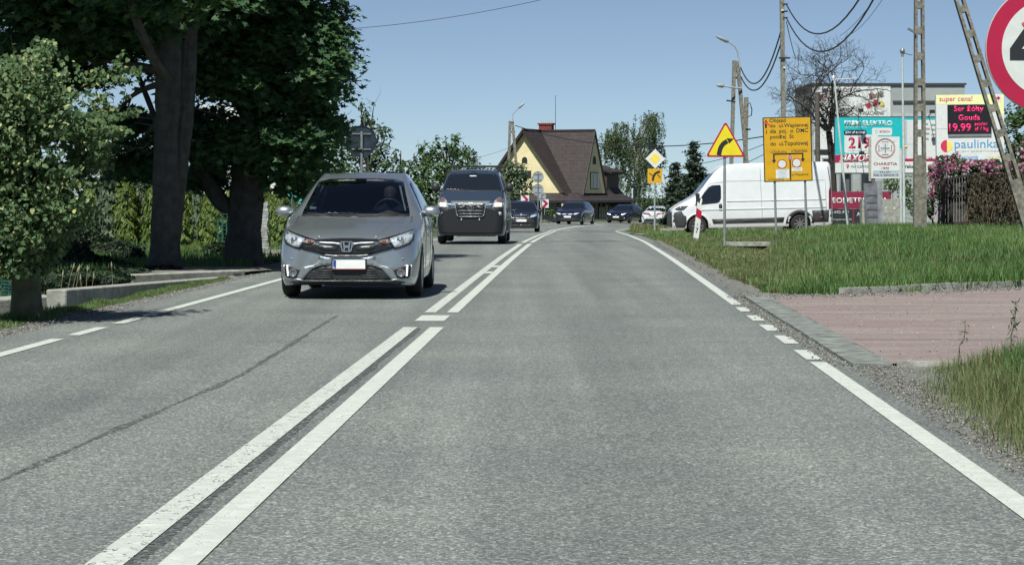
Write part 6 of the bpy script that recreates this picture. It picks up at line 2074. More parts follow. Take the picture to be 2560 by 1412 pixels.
    o = gable([W(a, b, zr - sl * b + .16) for a, b in q2], Vector((.6, -.25, .75)).normalized(), .02, M('skylight_glass', (.40, .47, .47), .1, coat=1), 'skylight_pane'); o.parent = fr
    zd = zz(403)
    slab([W(-5.3, 1.6, zd + .15), W(-9.3, 1.6, zd + .15), W(-9.3, 5.2, zd - .95), W(-5.3, 5.2, zd - .95)], 'dormer_roof', .2)
    wallbox(-9.1, -5.6, 1.6, 4.6, zd - 2.6, zd - .75, M('dormer_brown', (.05, .035, .03), .7), 'dormer_wall')
    # chimney with pots and a mast
    cz = zz(327)
    ch = W(-.55, .35, 0)
    BR = M('chimney_brick', (.17, .035, .03), .8, nscale=5, namt=.25)
    c = MB().box(-.62, .62, -.4, .4, cz - .6, cz + .55, Matrix.Translation(ch) @ Matrix.Rotation(-.3, 4, 'Z')).build('chimney', BR, t)
    MB().box(-.72, .72, -.48, .48, cz + .55, cz + .70, Matrix.Translation(ch) @ Matrix.Rotation(-.3, 4, 'Z')).build('chimney_cap', BR, c)
    for i in range(6):
        MB().tube([ch + Vector((-.5 + i * .2, 0, cz + .7)), ch + Vector((-.5 + i * .2, 0, cz + 1.0))], .025, 6).build('flue_pipe', M('pipe_pale', (.5, .48, .46), .6), c)
    mp_ = ch + Vector((.85, 0, 0))
    MB().tube([mp_ + up * (cz - .3), mp_ + up * (zz(238))], [.03, .018], 6).build('aerial', M('dark_iron', (.05, .05, .05), .6, .5), t)
    wallbox(-9.0, -8.4, b1 - .38, b1 + .6, .2, 2.4, YEL, 'porch_wall')
    # ridge caps
    for p, q_ in ((W(a1 + ov, 0, zr + .03), W(-back, 0, zr + .03)), (W(0, 0, zr + .03), W(0, b1 + ov, zr + .03))):
        MB().bar(p, q_, .22, .1).build('ridge_cap', M('ridge_dark', (.05, .03, .03), .7), t)
    for p, q_ in ((W(a1 + ov + .02, 0, zr - .12), W(a1 + ov + .02, w1 + .1, ze - .2)), (W(a1 + ov + .02, 0, zr - .12), W(a1 + ov + .02, -w1 - .1, ze - .2)),
                  (W(0, b1 + ov + .02, zr - .12), W(w2 + .05, b1 + ov + .02, ze - .2)), (W(0, b1 + ov + .02, zr - .12), W(-w2 - .05, b1 + ov + .02, ze - .2))):
        MB().bar(p, q_, .06, .22).build('barge_board', M('barge_dark', (.03, .02, .018), .6), t)
house()

# advertisement board and shop front glimpsed behind the big trees at left
def left_board():
    d = 82
    t, L = sign('billboard', 'white and teal advert board glimpsed behind the big trunk left of the silver hatchback', 700, 560, d, 'billboard')
    p = MB().prism(rect(*lbox(L, 655, 410, 790, 560)), 0, .2).build('panel', S_WHT, t)
    text('fe', lbox(L, 669, 418, 690, 440), -.005, S_RED, p, bold=.03)
    MB().prism(rect(*lbox(L, 704, 462, 790, 510)), -.005, .001).build('teal_field', M('pale_teal', (.10, .50, .45), .5), p)
    d = 85
    t, L = sign('building', 'pale building with a yellow band glimpsed through the maple leaves', 545, 560, d, 'building')
    b = lbox(L, 500, 262, 640, 560)
    MB().box(b[0], b[2], 0, 4, -.5, b[3]).build('wall', S_WHT, t)
    c = lbox(L, 500, 300, 640, 340)
    MB().box(b[0], b[2], -.05, 0, c[1], c[3]).build('yellow_band', M('band_yellow', (.80, .55, .10), .6), t)
left_board()

# ================================================================ left side: beams, post, fence
def beam(name, label, a, b, h0, h1, th, mat=CONC_L):
    a = Vector(a); b = Vector(b)
    t = thing(name, label, 'wall', (a.x, a.y, gz(a.x, a.y)))
    d = (b - a).normalized(); n = Vector((-d.y, d.x)) * th
    z0 = gz(a.x, a.y)
    pts = [a, b, b + n, a + n]
    zt = [h0, h1, h1, h0]
    vs = [(p.x - a.x, p.y - a.y, -.5) for p in pts] + [(p.x - a.x, p.y - a.y, z - z0) for p, z in zip(pts, zt)]
    o = MB().add(vs, [(3, 2, 1, 0), (4, 5, 6, 7), (0, 1, 5, 4), (1, 2, 6, 5), (2, 3, 7, 6), (3, 0, 4, 7)]).build('slab', mat, t)
    bm = bmesh.new(); bm.from_mesh(o.data)
    bmesh.ops.recalc_face_normals(bm, faces=bm.faces[:])
    bmesh.ops.bevel(bm, geom=[e for e in bm.edges], offset=.012, segments=1, affect='EDGES')
    bm.to_mesh(o.data); bm.free()
    return t
beam('concrete_wall', 'low pale concrete wall nearest the left edge of the road', (xat(166, 23.6), 23.6), (xat(610, 33.6), 33.0), zat(724, 23.6), zat(690, 33), .22)
beam('concrete_wall', 'second low pale concrete wall set back behind the nearest one', (xat(332, 30.9), 30.9), (xat(613, 33.2), 33.2), zat(687, 30.9), zat(675, 33.2), .30)
beam('concrete_wall', 'short dark concrete slab lying in the ditch beside the mossy trunk', (xat(-60, 24.5), 24.3), (xat(160, 25.5), 25.5), zat(752, 24.5), zat(738, 25.5), .5)

def culvert():
    d = 57.5
    t, L = sign('culvert', 'concrete culvert head with a dark opening in the right verge', 1866, 620, d, 'culvert')
    b = lbox(L, 1812, 605, 1925, 615)
    MB().box(b[0], b[2], -.1, .35, b[1], b[3]).build('lintel', CONC_L, t)
    MB().box(b[0] + .08, b[2] - .08, .25, .34, b[1] - .45, b[1]).build('back_wall', CONC_D, t)
    for x in (b[0], b[2] - .08):
        MB().box(x, x + .08, -.05, .30, b[1] - .45, b[1] - .002).build('side_wall', CONC_D, t)
culvert()
def slab_far():
    d = 100
    t, L = sign('concrete_slab', 'flat concrete slab edge in the grass beside the junction sign', 1682, 578, d, 'slab')
    b = lbox(L, 1650, 572, 1712, 579)
    MB().box(b[0], b[2], 0, .8, b[1], b[3]).build('slab', CONC_L, t)
slab_far()

def stone_pillar():
    d = 46
    t, L = sign('stone_pillar', 'narrow pillar of stacked pale stones right of the dark trunk', 662, 625, d, 'pillar', base=zat(622, 46))
    z = 0; i = 0
    r = random.Random(5)
    while z < .95:
        h = r.uniform(.04, .075)
        w = r.uniform(.06, .085)
        MB().box(-w, w, -.06, .07, z, z + h - .008, Matrix.Rotation(r.uniform(-.2, .2), 4, 'Z')).build('stone', M('pale_stone', (.33, .34, .33), .9, nscale=10, namt=.4), t)
        z += h
    t2, L = sign('stone_wall', 'low rough stone wall under the hedge left of the silver hatchback', 680, 650, 44, 'wall', base=zat(655, 44))
    for k in range(26):
        row = k // 9
        x = -.28 + (k % 9) * .105 + (row % 2) * .05
        MB().box(x - .05, x + .048, r.uniform(-.06, -.03), .1, row * .085, row * .085 + r.uniform(.07, .083), Matrix.Rotation(r.uniform(-.06, .06), 4, 'Y')).build('stone', M('rough_stone', (.24, .23, .19), .9, nscale=8, namt=.5), t2)
stone_pillar()

def mesh_fence():
    d = 27
    t, L = sign('wire_fence', 'green welded wire fence at the far left edge', 0, 700, d, 'fence')
    GREEN = M('fence_green', (.02, .09, .07), .5)
    for px in (-60, 14, 62):
        MB().bar((L(px, 0)[0], 0, -.3), (L(px, 0)[0], 0, .75), .05).build('fence_post', GREEN, t)
    a = L(-60, 0)[0]; b = L(62, 0)[0]
    for k in range(18):
        z = .02 + k * .04
        MB().bar((a, -.03, z), (b, -.03, z), .012).build('wire', GREEN, t)
    for k in range(14):
        x = a + (b - a) * k / 13
        MB().bar((x, -.04, 0), (x, -.04, .72), .008).build('wire', GREEN, t)
    d = 50
    t, L = sign('wire_fence', 'green wire fence panel seen between the two big trunks', 555, 640, d, 'fence')
    for px in (545, 556, 567):
        MB().bar((L(px, 0)[0], 0, -.3), (L(px, 0)[0], 0, L(0, 545)[1]), .035).build('fence_post', GREEN, t)
    for k in range(10):
        MB().bar((L(543, 0)[0], -.02, .1 + k * .09), (L(575, 0)[0], -.02, .1 + k * .09), .012).build('wire', GREEN, t)
mesh_fence()

# --- rusty fence under the roses
def rose_fence():
    d = 60
    t, L = sign('metal_fence', 'rusty dark metal fence and gate leaf overgrown by pink roses', 2440, 570, d, 'fence')
    RUST = M('rusty_steel', (.045, .035, .03), .8, .2, nscale=9, namt=.5)
    def q(px, py, dy=0): 
        a = L(px, py); return (a[0], dy, a[1])
    for px, y0 in ((2357, 445), (2421, 432), (2524, 428), (2590, 425)):
        MB().bar(q(px, 575), q(px, y0), .09).build('fence_post', RUST, t)
    for a, b in (((2357, 450), (2421, 438)), ((2357, 496), (2421, 487)), ((2421, 440), (2590, 430)), ((2421, 490), (2590, 486)), ((2357, 560), (2421, 556))):
        MB().bar(q(*a), q(*b), .06).build('fence_rail', RUST, t)
    MB().bar(q(2378, 570, -.02), q(2378, 446, -.02), .06).build('fence_post', RUST, t)
    for k in range(9):
        px = 2361 + k * 7
        MB().box(L(px - 3, 0)[0], L(px + 3, 0)[0], .05, .065, L(0, 562)[1], L(0, 450 - k)[1]).build('panel_board', M('old_board', (.06, .052, .042), .9, nscale=10, namt=.5), t)
    for k in range(26):
        px = 2428 + k * 6.2
        MB().bar(q(px, 566, .0), q(px, 440, .0), .022).build('fence_bar', RUST, t)
rose_fence()
# ================================================================ VEGETATION
def unit(v):
    return v / np.maximum(np.linalg.norm(v, axis=-1, keepdims=True), 1e-9)

def leaf_mesh(name, P, Nrm, size, mat, parent, rg, aspect=0.62, fold=0.18, droop=None, rnd=None, lobes=1, heart=False):
    """leaf-sized folded faces at points P, roughly facing Nrm"""
    n = len(P)
    Nrm = unit(Nrm + rg.normal(0, .35, (n, 3)))
    t = rg.normal(0, 1, (n, 3))
    if droop is not None:
        t = t * .45 + np.asarray(droop)[None, :]
    t = unit(t - Nrm * (t * Nrm).sum(-1, keepdims=True))
    b = np.cross(Nrm, t)
    s = (size * rg.uniform(.65, 1.35, n))[:, None]
    if rnd is None: rnd = rg.random(n)
    if lobes == 1:
        if heart:
            loc = [(-.5, 0, 0), (-.42, .34, fold), (.05, .38, fold), (.55, 0, 0), (.05, -.38, fold), (-.42, -.34, fold)]
            faces = [(0, 3, 2, 1), (0, 5, 4, 3)]
        else:
            loc = [(-.5, 0, 0), (.0, aspect / 2, fold), (.5, 0, 0), (.0, -aspect / 2, fold)]
            faces = [(0, 1, 2, 3)] if fold == 0 else [(0, 2, 1), (0, 3, 2)]
    else:   # maple-like: five points
        loc = [(-.35, 0, 0), (-.25, .42, .06), (-.02, .18, 0), (.15, .50, .10), (.17, .14, 0), (.60, 0, .02), (.17, -.14, 0), (.15, -.50, .10), (-.02, -.18, 0), (-.25, -.42, .06)]
        faces = [(0, 2, 1), (2, 4, 3), (4, 6, 5), (6, 8, 7), (8, 0, 9), (0, 4, 2), (0, 6, 4), (0, 8, 6)]
    m = len(loc)
    V = np.stack([P + (t * a + b * c + Nrm * d) * s for a, c, d in loc], 1)
    F = (np.asarray(faces)[None] + (np.arange(n) * m)[:, None, None]).reshape(-1, len(faces[0]))
    return np_mesh(name, V.reshape(-1, 3), F, mat, parent, rnd=np.repeat(rnd, m))

def blob_points(rg, c, r, n, shell=.45, lumps=6, lump_amp=.28, up=.35):
    """points in an uneven ellipsoid, denser towards its outside; returns points, outward directions"""
    d = unit(rg.normal(0, 1, (n, 3)))
    L = unit(rg.normal(0, 1, (lumps, 3)))
    k = ((d @ L.T) ** 5).clip(0, 1).max(-1)
    rad = (1 - lump_amp) + lump_amp * k * 1.6
    q = rg.random(n) ** (1 / 3)
    q = shell + (1 - shell) * q
    P = np.asarray(c) + d * np.asarray(r) * (rad * q)[:, None]
    nr = unit(d + np.array([0, 0, up]))
    return P, nr

def limbs(mb, rg, base, tip, r0, r1, bend=.25, n=6, sub=4, sub_len=.5, sides=7):
    base = np.asarray(base, float); tip = np.asarray(tip, float)
    L = np.linalg.norm(tip - base)
    mid = (base + tip) / 2 + np.array([rg.normal(0, bend * L * .3), rg.normal(0, bend * L * .3), bend * L * .35])
    pts = []
    for i in range(n + 1):
        q = i / n
        pts.append(tuple((1 - q) ** 2 * base + 2 * q * (1 - q) * mid + q * q * tip))
    mb.tube(pts, [r0 + (r1 - r0) * i / n for i in range(n + 1)], sides)
    for k in range(sub):
        i = rg.integers(2, n + 1)
        p = np.array(pts[i])
        e = p + unit(rg.normal(0, 1, 3) * np.array([1, 1, .6]) + (tip - base) / L * .6 + np.array([0, 0, .2])) * L * sub_len * rg.uniform(.5, 1)
        m_ = (p + e) / 2 + rg.normal(0, .06 * L, 3)
        r = r0 + (r1 - r0) * i / n
        mb.tube([tuple(p), tuple(m_), tuple(e)], [r * .6, r * .4, r * .15], 5)

def vnoise(x, y, s, seed):
    rg = np.random.default_rng(seed)
    T = rg.random((64, 64))
    u = np.asarray(x) * s + 17.3; v = np.asarray(y) * s + 5.1
    i = np.floor(u).astype(int); j = np.floor(v).astype(int)
    a = u - i; b = v - j
    a = a * a * (3 - 2 * a); b = b * b * (3 - 2 * b)
    g = lambda p, q: T[p % 64, q % 64]
    return g(i, j) * (1 - a) * (1 - b) + g(i + 1, j) * a * (1 - b) + g(i, j + 1) * (1 - a) * b + g(i + 1, j + 1) * a * b

BARK = M('maple_bark', (.036, .036, .034), .95, nscale=7, second=(.078, .076, .068), bump=1.0, bscale=14, detail=9)
BARK_G = M('mossy_bark', (.060, .068, .040), .95, nscale=8, second=(.13, .14, .09), bump=.8, bscale=20, detail=9)
BARK_B = M('birch_bark', (.10, .10, .09), .9, nscale=4, second=(.50, .50, .46), bump=.4, bscale=10)
BARK_D = M('dark_bark', (.045, .038, .032), .95, nscale=9, namt=.4, bump=.6, bscale=20)
MAPLE = leaf_mat('maple_leaves', [(.036, .084, .046), (.058, .122, .056), (.088, .168, .062), (.16, .24, .08)], trans=.42)
LINDEN = leaf_mat('linden_leaves', [(.050, .100, .044), (.090, .155, .066), (.145, .21, .09), (.46, .48, .21)], trans=.30)
GREEN1 = leaf_mat('mid_green_leaves', [(.034, .072, .028), (.058, .115, .040), (.088, .155, .052), (.15, .21, .085)], trans=.35)
GREEN2 = leaf_mat('grey_green_leaves', [(.042, .078, .044), (.068, .112, .062), (.098, .150, .080), (.16, .21, .115)], trans=.3)
DARKG = leaf_mat('dark_shrub_leaves', [(.018, .036, .018), (.030, .056, .024), (.045, .078, .032), (.080, .110, .042)], trans=.25)
DEEP_SHADE = leaf_mat('shade_dark_leaves', [(.010, .022, .013), (.016, .034, .018), (.026, .048, .022), (.045, .070, .030)], trans=.2)  # leaf colour darkened to stand for the deep shade under the maples
THUJA = leaf_mat('thuja_leaves', [(.055, .098, .026), (.095, .150, .036), (.14, .20, .048), (.21, .26, .07)], trans=.25)
THUJA2 = leaf_mat('blue_thuja_leaves', [(.050, .085, .050), (.078, .120, .070), (.11, .155, .09), (.16, .20, .12)], trans=.25)
SPRUCE = leaf_mat('spruce_needles', [(.024, .042, .030), (.038, .062, .042), (.055, .085, .054), (.08, .11, .07)], trans=.12)
BIRCH = leaf_mat('birch_leaves', [(.050, .080, .040), (.075, .115, .052), (.10, .145, .066), (.14, .19, .09)], trans=.35)
PINK = leaf_mat('rose_petals', [(.34, .07, .17), (.48, .15, .27), (.56, .25, .37), (.64, .40, .47)], trans=.3)
GRASS = leaf_mat('grass_blades', [(.055, .122, .038), (.088, .180, .054), (.13, .228, .070), (.225, .30, .115)], trans=.35, rough=.5)
GRASSD = leaf_mat('dry_grass_blades', [(.085, .125, .045), (.14, .175, .070), (.20, .215, .10), (.31, .29, .16)], trans=.35, rough=.6)

# ---------------------------------------------------------------- the two big maples
def bark_tube(mb, pts, rs, seed, n=44):
    """thick trunk with furrowed bark"""
    rg = np.random.default_rng(seed)
    L = [0.0]
    for a, b in zip(pts[:-1], pts[1:]): L.append(L[-1] + float(np.linalg.norm(np.subtract(b, a))))
    m = max(8, int(L[-1] / .06))
    s = np.linspace(0, L[-1], m)
    P = np.stack([np.interp(s, L, [p[k] for p in pts]) for k in range(3)], -1)
    R = np.interp(s, L, rs)
    th = np.arange(n) * 2 * math.pi / n
    T, S = np.meshgrid(th, s)
    f1 = vnoise(np.cos(T) * 3 + 9, np.sin(T) * 3 + S * .5, 2.6, seed)
    f2 = vnoise(T * 4.5, S * 1.6, 1.0, seed + 1)
    RR = R[:, None] * (1 + .10 * (f1 - .5)) - .020 * (np.abs(f2 - .5) < .13)
    V = np.stack([P[:, None, 0] + np.cos(T) * RR, P[:, None, 1] + np.sin(T) * RR, np.repeat(P[:, None, 2], n, 1)], -1).reshape(-1, 3)
    fs = []
    for i in range(m - 1):
        for k in range(n):
            k2 = (k + 1) % n
            fs.append((i * n + k, i * n + k2, (i + 1) * n + k2, (i + 1) * n + k))
    mb.add(V.tolist(), fs, True)
def maple(name, label, x, y, trunk, blobs, upper, seed, nleaf):
    rg = np.random.default_rng(seed)
    z = gz(x, y)
    t = thing(name, label, 'tree', (x, y, z), group='big dark maples left of the road')
    mb = MB()
    for pts, rs in trunk:
        # bark ridges: slightly uneven tubes
        pp = catmull([tuple(p) for p in pts], 4)
        rr = np.interp(np.linspace(0, 1, len(pp)), np.linspace(0, 1, len(rs)), rs)
        rr = rr * (1 + rg.normal(0, .02, len(rr)))
        bark_tube(mb, pp, rr, seed)
    mb.build('trunk', BARK, t)
    lb = MB()
    for (hub, c, r) in [(b[0], b[1], b[2]) for b in blobs]:
        limbs(lb, rg, hub, c, .06, .018, n=6, sub=5, sub_len=.6, sides=6)
    lb.build('limbs', BARK, t)
    P = []; N = []
    tot = sum(r[0] * r[1] + r[1] * r[2] + r[0] * r[2] for _, _, r in blobs)
    for hub, c, r in blobs:
        n = int(nleaf * (r[0] * r[1] + r[1] * r[2] + r[0] * r[2]) / tot)
        # layered sprays
        m = max(6, n // 55)
        sp, sn = blob_points(rg, c, r, m, shell=.25, lump_amp=.35)
        k = rg.integers(0, m, n)
        off = rg.normal(0, 1, (n, 3)) * np.array([.20, .20, .055])
        off[:, 2] -= (off[:, 0] ** 2 + off[:, 1] ** 2) * .9
        P.append(sp[k] + off)
        N.append(np.tile(np.array([[0, -.35, .9]]), (n, 1)) + sn[k] * .3)
    P = np.concatenate(P); N = np.concatenate(N)
    rnd = np.clip(rg.beta(1.6, 2.6, len(P)), 0, 1)
    leaf_mesh('crown', P, N, .145, MAPLE, t, rg, lobes=5, rnd=rnd)
    # rest of the crown above the frame, and any lobe added for shade
    P = []; N = []
    for c, r, n in upper:
        p, q = blob_points(rg, c, r, n, shell=.3)
        P.append(p); N.append(q)
    leaf_mesh('upper_crown', np.concatenate(P), np.concatenate(N), .36, MAPLE, t, rg, fold=.12, aspect=.8)
    return t

x1, y1 = xat(412, 35), 35.0
x2, y2 = xat(608, 38), 38.0
# crown lobes are given relative to the tree's foot
def rel(px, py, d, x, y):
    return (xat(px, d) - x, d - y, zat(py, d) - gz(x, y))
R1 = lambda px, py, d: rel(px, py, d, x1, y1)
R2 = lambda px, py, d: rel(px, py, d, x2, y2)
maple('maple_tree', 'big maple with a smooth grey twin trunk behind the concrete walls', x1, y1,
      [([(0, 0, -.3), (.0, 0, .12), (.01, 0, .5), (.02, 0, 1.5), (.05, 0, 2.6), (.08, 0, 4.2), (.1, 0, 7)], [.40, .29, .235, .21, .205, .20, .16]),
       ([(.10, .12, .4), (.18, .12, 1.6), (.28, .15, 2.6), (.36, .2, 4.2), (.5, .3, 7)], [.12, .17, .17, .16, .12]),
       ([R1(425, 205, 34.9), R1(405, 180, 34.5), R1(380, 140, 34.1), R1(345, 60, 33.6), R1(300, -80, 33.2)], [.11, .09, .085, .075, .05]),
       ([R1(400, 330, 35.1), R1(370, 250, 35.3), R1(330, 150, 35.8), R1(300, 60, 36.2)], [.05, .05, .045, .03])],
      [((0, 0, 2.6), R1(330, 380, 36.4), (.55, .7, .35)), ((0, 0, 3.0), R1(300, 300, 36.8), (.6, .8, .30)),
       ((0, 0, 3.4), R1(330, 60, 35.6), (1.0, 1.1, .55)), ((0, 0, 3.6), R1(180, 40, 35.0), (1.1, 1.1, .6)),
       ((0, 0, 3.6), R1(60, 60, 35.2), (1.1, 1.2, .7)), ((0, 0, 3.8), R1(250, -60, 34.4), (1.3, 1.3, .6)), ((0, 0, 3.2), R1(120, 160, 36.8), (1.2, 1.0, .6)),
       ((0, 0, 3.6), R1(470, 60, 36.4), (.8, 1.0, .6)), ((0, 0, 3.4), R1(500, 180, 36.6), (.7, .9, .5)), ((0, 0, 3.2), R1(480, 320, 37.0), (.55, .8, .4)),
       ((0, 0, 3.2), R1(30, 250, 37.5), (1.1, .9, .8)), ((0, 0, 3.9), R1(420, -50, 33.6), (1.0, 1.0, .5)), ((0, 0, 2.4), R1(350, 450 - 40, 37.2), (.5, .7, .25))],
      [((-1.2, .2, 7.2), (2.8, 2.3, 1.9), 2200), ((-.8, .0, 10.5), (3.0, 2.6, 2.2), 1500), ((-2.0, -2.9, 6.3), (2.2, 2.2, 1.3), 2600)], 3, 33000)  # last blob is an unseen lobe added to shade the ground behind the walls
maple('maple_tree', 'big maple with a thick almost black forked trunk left of the silver hatchback', x2, y2,
      [([(0, 0, -.3), (0, 0, .1), (.02, 0, .6), (.05, 0, 1.2), (.12, 0, 1.8), (.2, 0, 2.5), (.3, .1, 4.2), (.5, .2, 7)], [.46, .35, .29, .30, .30, .26, .22, .16]),
       ([(-.06, 0, .9), R2(565, 520, 38), R2(520, 455, 38), R2(490, 400, 38.1), R2(455, 330, 38.3), R2(430, 230, 38.5)], [.20, .19, .15, .13, .11, .08]),
       ([(.18, 0, 1.8), R2(690, 380, 38), R2(740, 300, 37.8), R2(790, 200, 37.6)], [.18, .14, .10, .06])],
      [((.1, 0, 2.2), R2(740, 80, 37.0), (.70, 1.2, .75)), ((.1, 0, 2.2), R2(790, 200, 37.2), (.50, 1.0, .55)), ((.1, 0, 2.0), R2(770, 330, 37.4), (.48, 1.0, .50)),
       ((.1, 0, 2.0), R2(745, 430, 37.8), (.45, .9, .32)), ((.1, 0, 2.4), R2(650, 60, 37.2), (.9, 1.1, .65)), ((.1, 0, 2.2), R2(640, 210, 36.9), (.7, .9, .55)),
       ((.0, 0, 2.0), R2(570, 340, 37.0), (.62, .9, .45)), ((.0, 0, 2.0), R2(650, 330, 36.8), (.6, .8, .4)), ((.1, 0, 2.4), R2(560, 130, 37.2), (.75, 1.0, .55)),
       ((.1, 0, 2.8), R2(670, -50, 36.4), (1.0, 1.2, .5)), ((.1, 0, 2.8), R2(560, -30, 36.4), (1.1, 1.2, .5)), ((0, 0, 1.8), R2(520, 430, 38.6), (.4, .7, .22)),
       ((.1, 0, 2.4), R2(805, 40, 37.2), (.30, .8, .5)), ((.1, 0, 2.2), R2(805, 150, 37.4), (.27, .7, .4)), ((.1, 0, 2.0), R2(795, 290, 37.6), (.23, .7, .35)), ((.1, 0, 2.0), R2(725, 380, 37.2), (.4, .8, .35))],
      [((.0, -.2, 6.9), (2.0, 2.2, 1.8), 2400), ((.0, -.2, 10), (2.0, 2.4, 2.0), 1500)], 4, 38000)

# ---------------------------------------------------------------- the linden in front
def linden():
    x, y = xat(66, 21.6), 21.6
    rg = np.random.default_rng(21)
    z = gz(x, y)
    t = thing('linden_tree', 'young leafy linden with a mossy straight trunk at the far left', 'tree', (x, y, z))
    mb = MB()
    pp = catmull([(0, 0, -.2), (.0, 0, .05), (.0, 0, .3), (0, 0, .6), (.02, .02, 1.3), (.03, .05, 2.6)], 4)
    mb.tube(pp, list(np.interp(np.linspace(0, 1, len(pp)), [0, .2, .4, .6, .8, 1], [.19, .165, .145, .14, .12, .05])), 14)
    mb.build('trunk', BARK_G, t)
    q = lambda px, py, d: rel(px, py, d, x, y)
    lb = MB()
    n = 62000
    py = rg.uniform(85, 690, n)
    right = np.interp(py, [75, 110, 160, 270, 340, 400, 470, 560, 620, 690], [225, 240, 262, 285, 262, 278, 190, 205, 135, 92])
    right = right * (.66 + .55 * vnoise(py, py * 0 + 3.3, .045, 63) + .22 * vnoise(py, py * 0 + 9.1, .13, 64))
    tt = rg.uniform(0, 1.0, n)
    left = -.55 * right - 20
    px = left + (right - left) * tt
    cut = py > 92 + 75 * vnoise(px, px * 0 + 2.2, .035, 65) + 25 * vnoise(px, px * 0 + 7.2, .12, 66)
    depth = rg.normal(0, .36, n) - .20 * (1 - tt)
    P = np.stack([xat(px, 21.4) - x, 21.4 - y + depth, zat(py, 21.4) - z], -1)
    # sprays with gaps between them
    g1 = vnoise(P[:, 0] + depth * .7, P[:, 2], 4.2, 61); g2 = vnoise(P[:, 0] - depth, P[:, 2] + depth * .5, 9.0, 62)
    edge = (tt > .86) | (tt < .10)
    keep = (g1 * .65 + g2 * .5) > np.where(edge, .62, .50)
    keep &= cut
    keep &= ~((py > 600) & (g2 < .5))
    P = P[keep]
    for k in range(46):
        e = P[rg.integers(0, len(P))]
        limbs(lb, rg, (0, 0, min(.9, max(.45, e[2] - .5))), tuple(e), .020, .004, n=5, sub=3, sub_len=.4, sides=4)
    lb.build('limbs', BARK_D, t)
    m = len(P)
    N = rg.normal(0, .75, (m, 3)) + np.array([-.1, -.6, .75])
    leaf_mesh('crown', P, N, .046, LINDEN, t, rg, heart=True, fold=.10, droop=(0, -.2, -.8), rnd=np.where(rg.random(m) < .08, rg.uniform(.8, 1, m), rg.beta(2, 2.0, m) * .74))
linden()
# ---------------------------------------------------------------- thuja hedge
def thuja(label, px, d, top, bot, half, mat, seed, n=3600, group='thuja hedge behind the big maples'):
    x = xat(px, d); rg = np.random.default_rng(seed)
    zb = gz(x, d); H = zat(top, d) - zb; w = half / (FOC / d)
    t = thing('thuja_tree', label, 'conifer', (x, d, zb), group=group)
    MB().tube([(0, 0, -.2), (0, 0, H * .5), (0, 0, H * .92)], [.06, .04, .012], 6).build('trunk', BARK_D, t)
    zz = rg.random(n) ** .9
    rad = w * np.interp(zz, [0, .1, .4, .75, 1], [.8, 1, .98, .7, .06]) * rg.uniform(.72, 1.06, n)
    th = rg.uniform(0, 2 * math.pi, n)
    lump = 1 + .16 * np.sin(th * 5 + zz * 17 + seed) + .08 * np.sin(zz * 41 + th * 3)
    P = np.stack([np.cos(th) * rad * lump, np.sin(th) * rad * lump, zz * H], -1)
    N = np.stack([np.cos(th), np.sin(th), np.full(n, .25)], -1)
    leaf_mesh('crown', P, N, .17, mat, t, rg, aspect=.34, fold=.06, droop=(0, 0, 1.2), rnd=np.clip(rg.beta(2, 2, n) , 0, 1))
for i, (px, d, top, half, kind) in enumerate([(20, 57, 500, 42, 1), (90, 57, 470, 42, 0), (160, 57, 460, 42, 1), (232, 56.5, 455, 40, 0), (270, 56, 408, 34, 1), (310, 56, 425, 36, 0), (352, 56.4, 415, 34, 1), (395, 56, 430, 36, 0),
                                          (452, 56, 448, 32, 0), (492, 56.2, 462, 32, 1), (530, 56, 470, 34, 0), (700, 54, 452, 26, 0), (668, 55, 470, 26, 0), (590, 57, 450, 36, 0), (735, 58, 500, 24, 1)]):
    places = ['leftmost thuja of the hedge, behind the linden leaves', 'second thuja from the left behind the linden', 'third thuja from the left in deep shade', 'fourth thuja just right of the linden crown',
              'tall blue green thuja left of the twin trunk', 'bright green thuja left of the twin trunk', 'blue green thuja touching the left side of the twin trunk', 'green thuja hidden behind the twin trunk',
              'green thuja on the right side of the twin trunk', 'feathery blue green thuja between the two big trunks', 'bright thuja left of the black forked trunk', 'bright rounded thuja between black trunk and silver hatchback',
              'green thuja touching the right side of the black trunk', 'green thuja hidden behind the black forked trunk', 'low thuja behind the mirror of the silver hatchback']
    thuja(places[i], px, d, top, 660, half, THUJA2 if kind else THUJA, 100 + i)
# low rounded conifers in front of the hedge
for i, (px, d, top, half) in enumerate([(492, 47, 610, 17), (472, 47.2, 622, 14), (518, 47.4, 618, 13)]):
    thuja(['small upright thuja between the two big trunks, tallest of three', 'small thuja close to the twin trunk', 'small thuja close to the black trunk'][i], px, d, top, 670, half, THUJA, 140 + i, n=900, group='three small thujas between the trunks')
# dense shrubs behind the walls, shade painted into their dark leaves
def shrub(name, label, blobs, mat, leaf, dens, seed, cat='shrub', stems=True, group=None, aspect=.62, droop=None):
    """blobs: (px, py, d, rx_px, rz_px); foot on the ground below the first"""
    px, py, d = blobs[0][:3]
    x = xat(px, d); z = gz(x, d); rg = np.random.default_rng(seed)
    t = thing(name, label, cat, (x, d, z), group=group)
    P = []; N = []; lb = MB()
    for px, py, d2, rx, rz in blobs:
        f = FOC / d2
        c = rel(px, py, d2, x, d); c = (c[0], c[1], zat(py, d2) - z)
        r = (rx / f, max(rx / f * .8, .2), rz / f)
        n = int(dens * (r[0] * r[1] + r[1] * r[2] + r[0] * r[2]))
        a, b = blob_points(rg, c, r, n, shell=.4, lump_amp=.38)
        a[:, 2] = np.maximum(a[:, 2], .02)
        P.append(a); N.append(b)
        if stems: limbs(lb, rg, (rg.normal(0, .05), rg.normal(0, .05), 0), c, max(.02, r[0] * .05), .008, n=5, sub=3, sub_len=.4, sides=5)
    if stems: lb.build('stems', BARK_D, t)
    leaf_mesh('foliage', np.concatenate(P), np.concatenate(N), leaf, mat, t, rg, aspect=aspect, droop=droop)
    return t
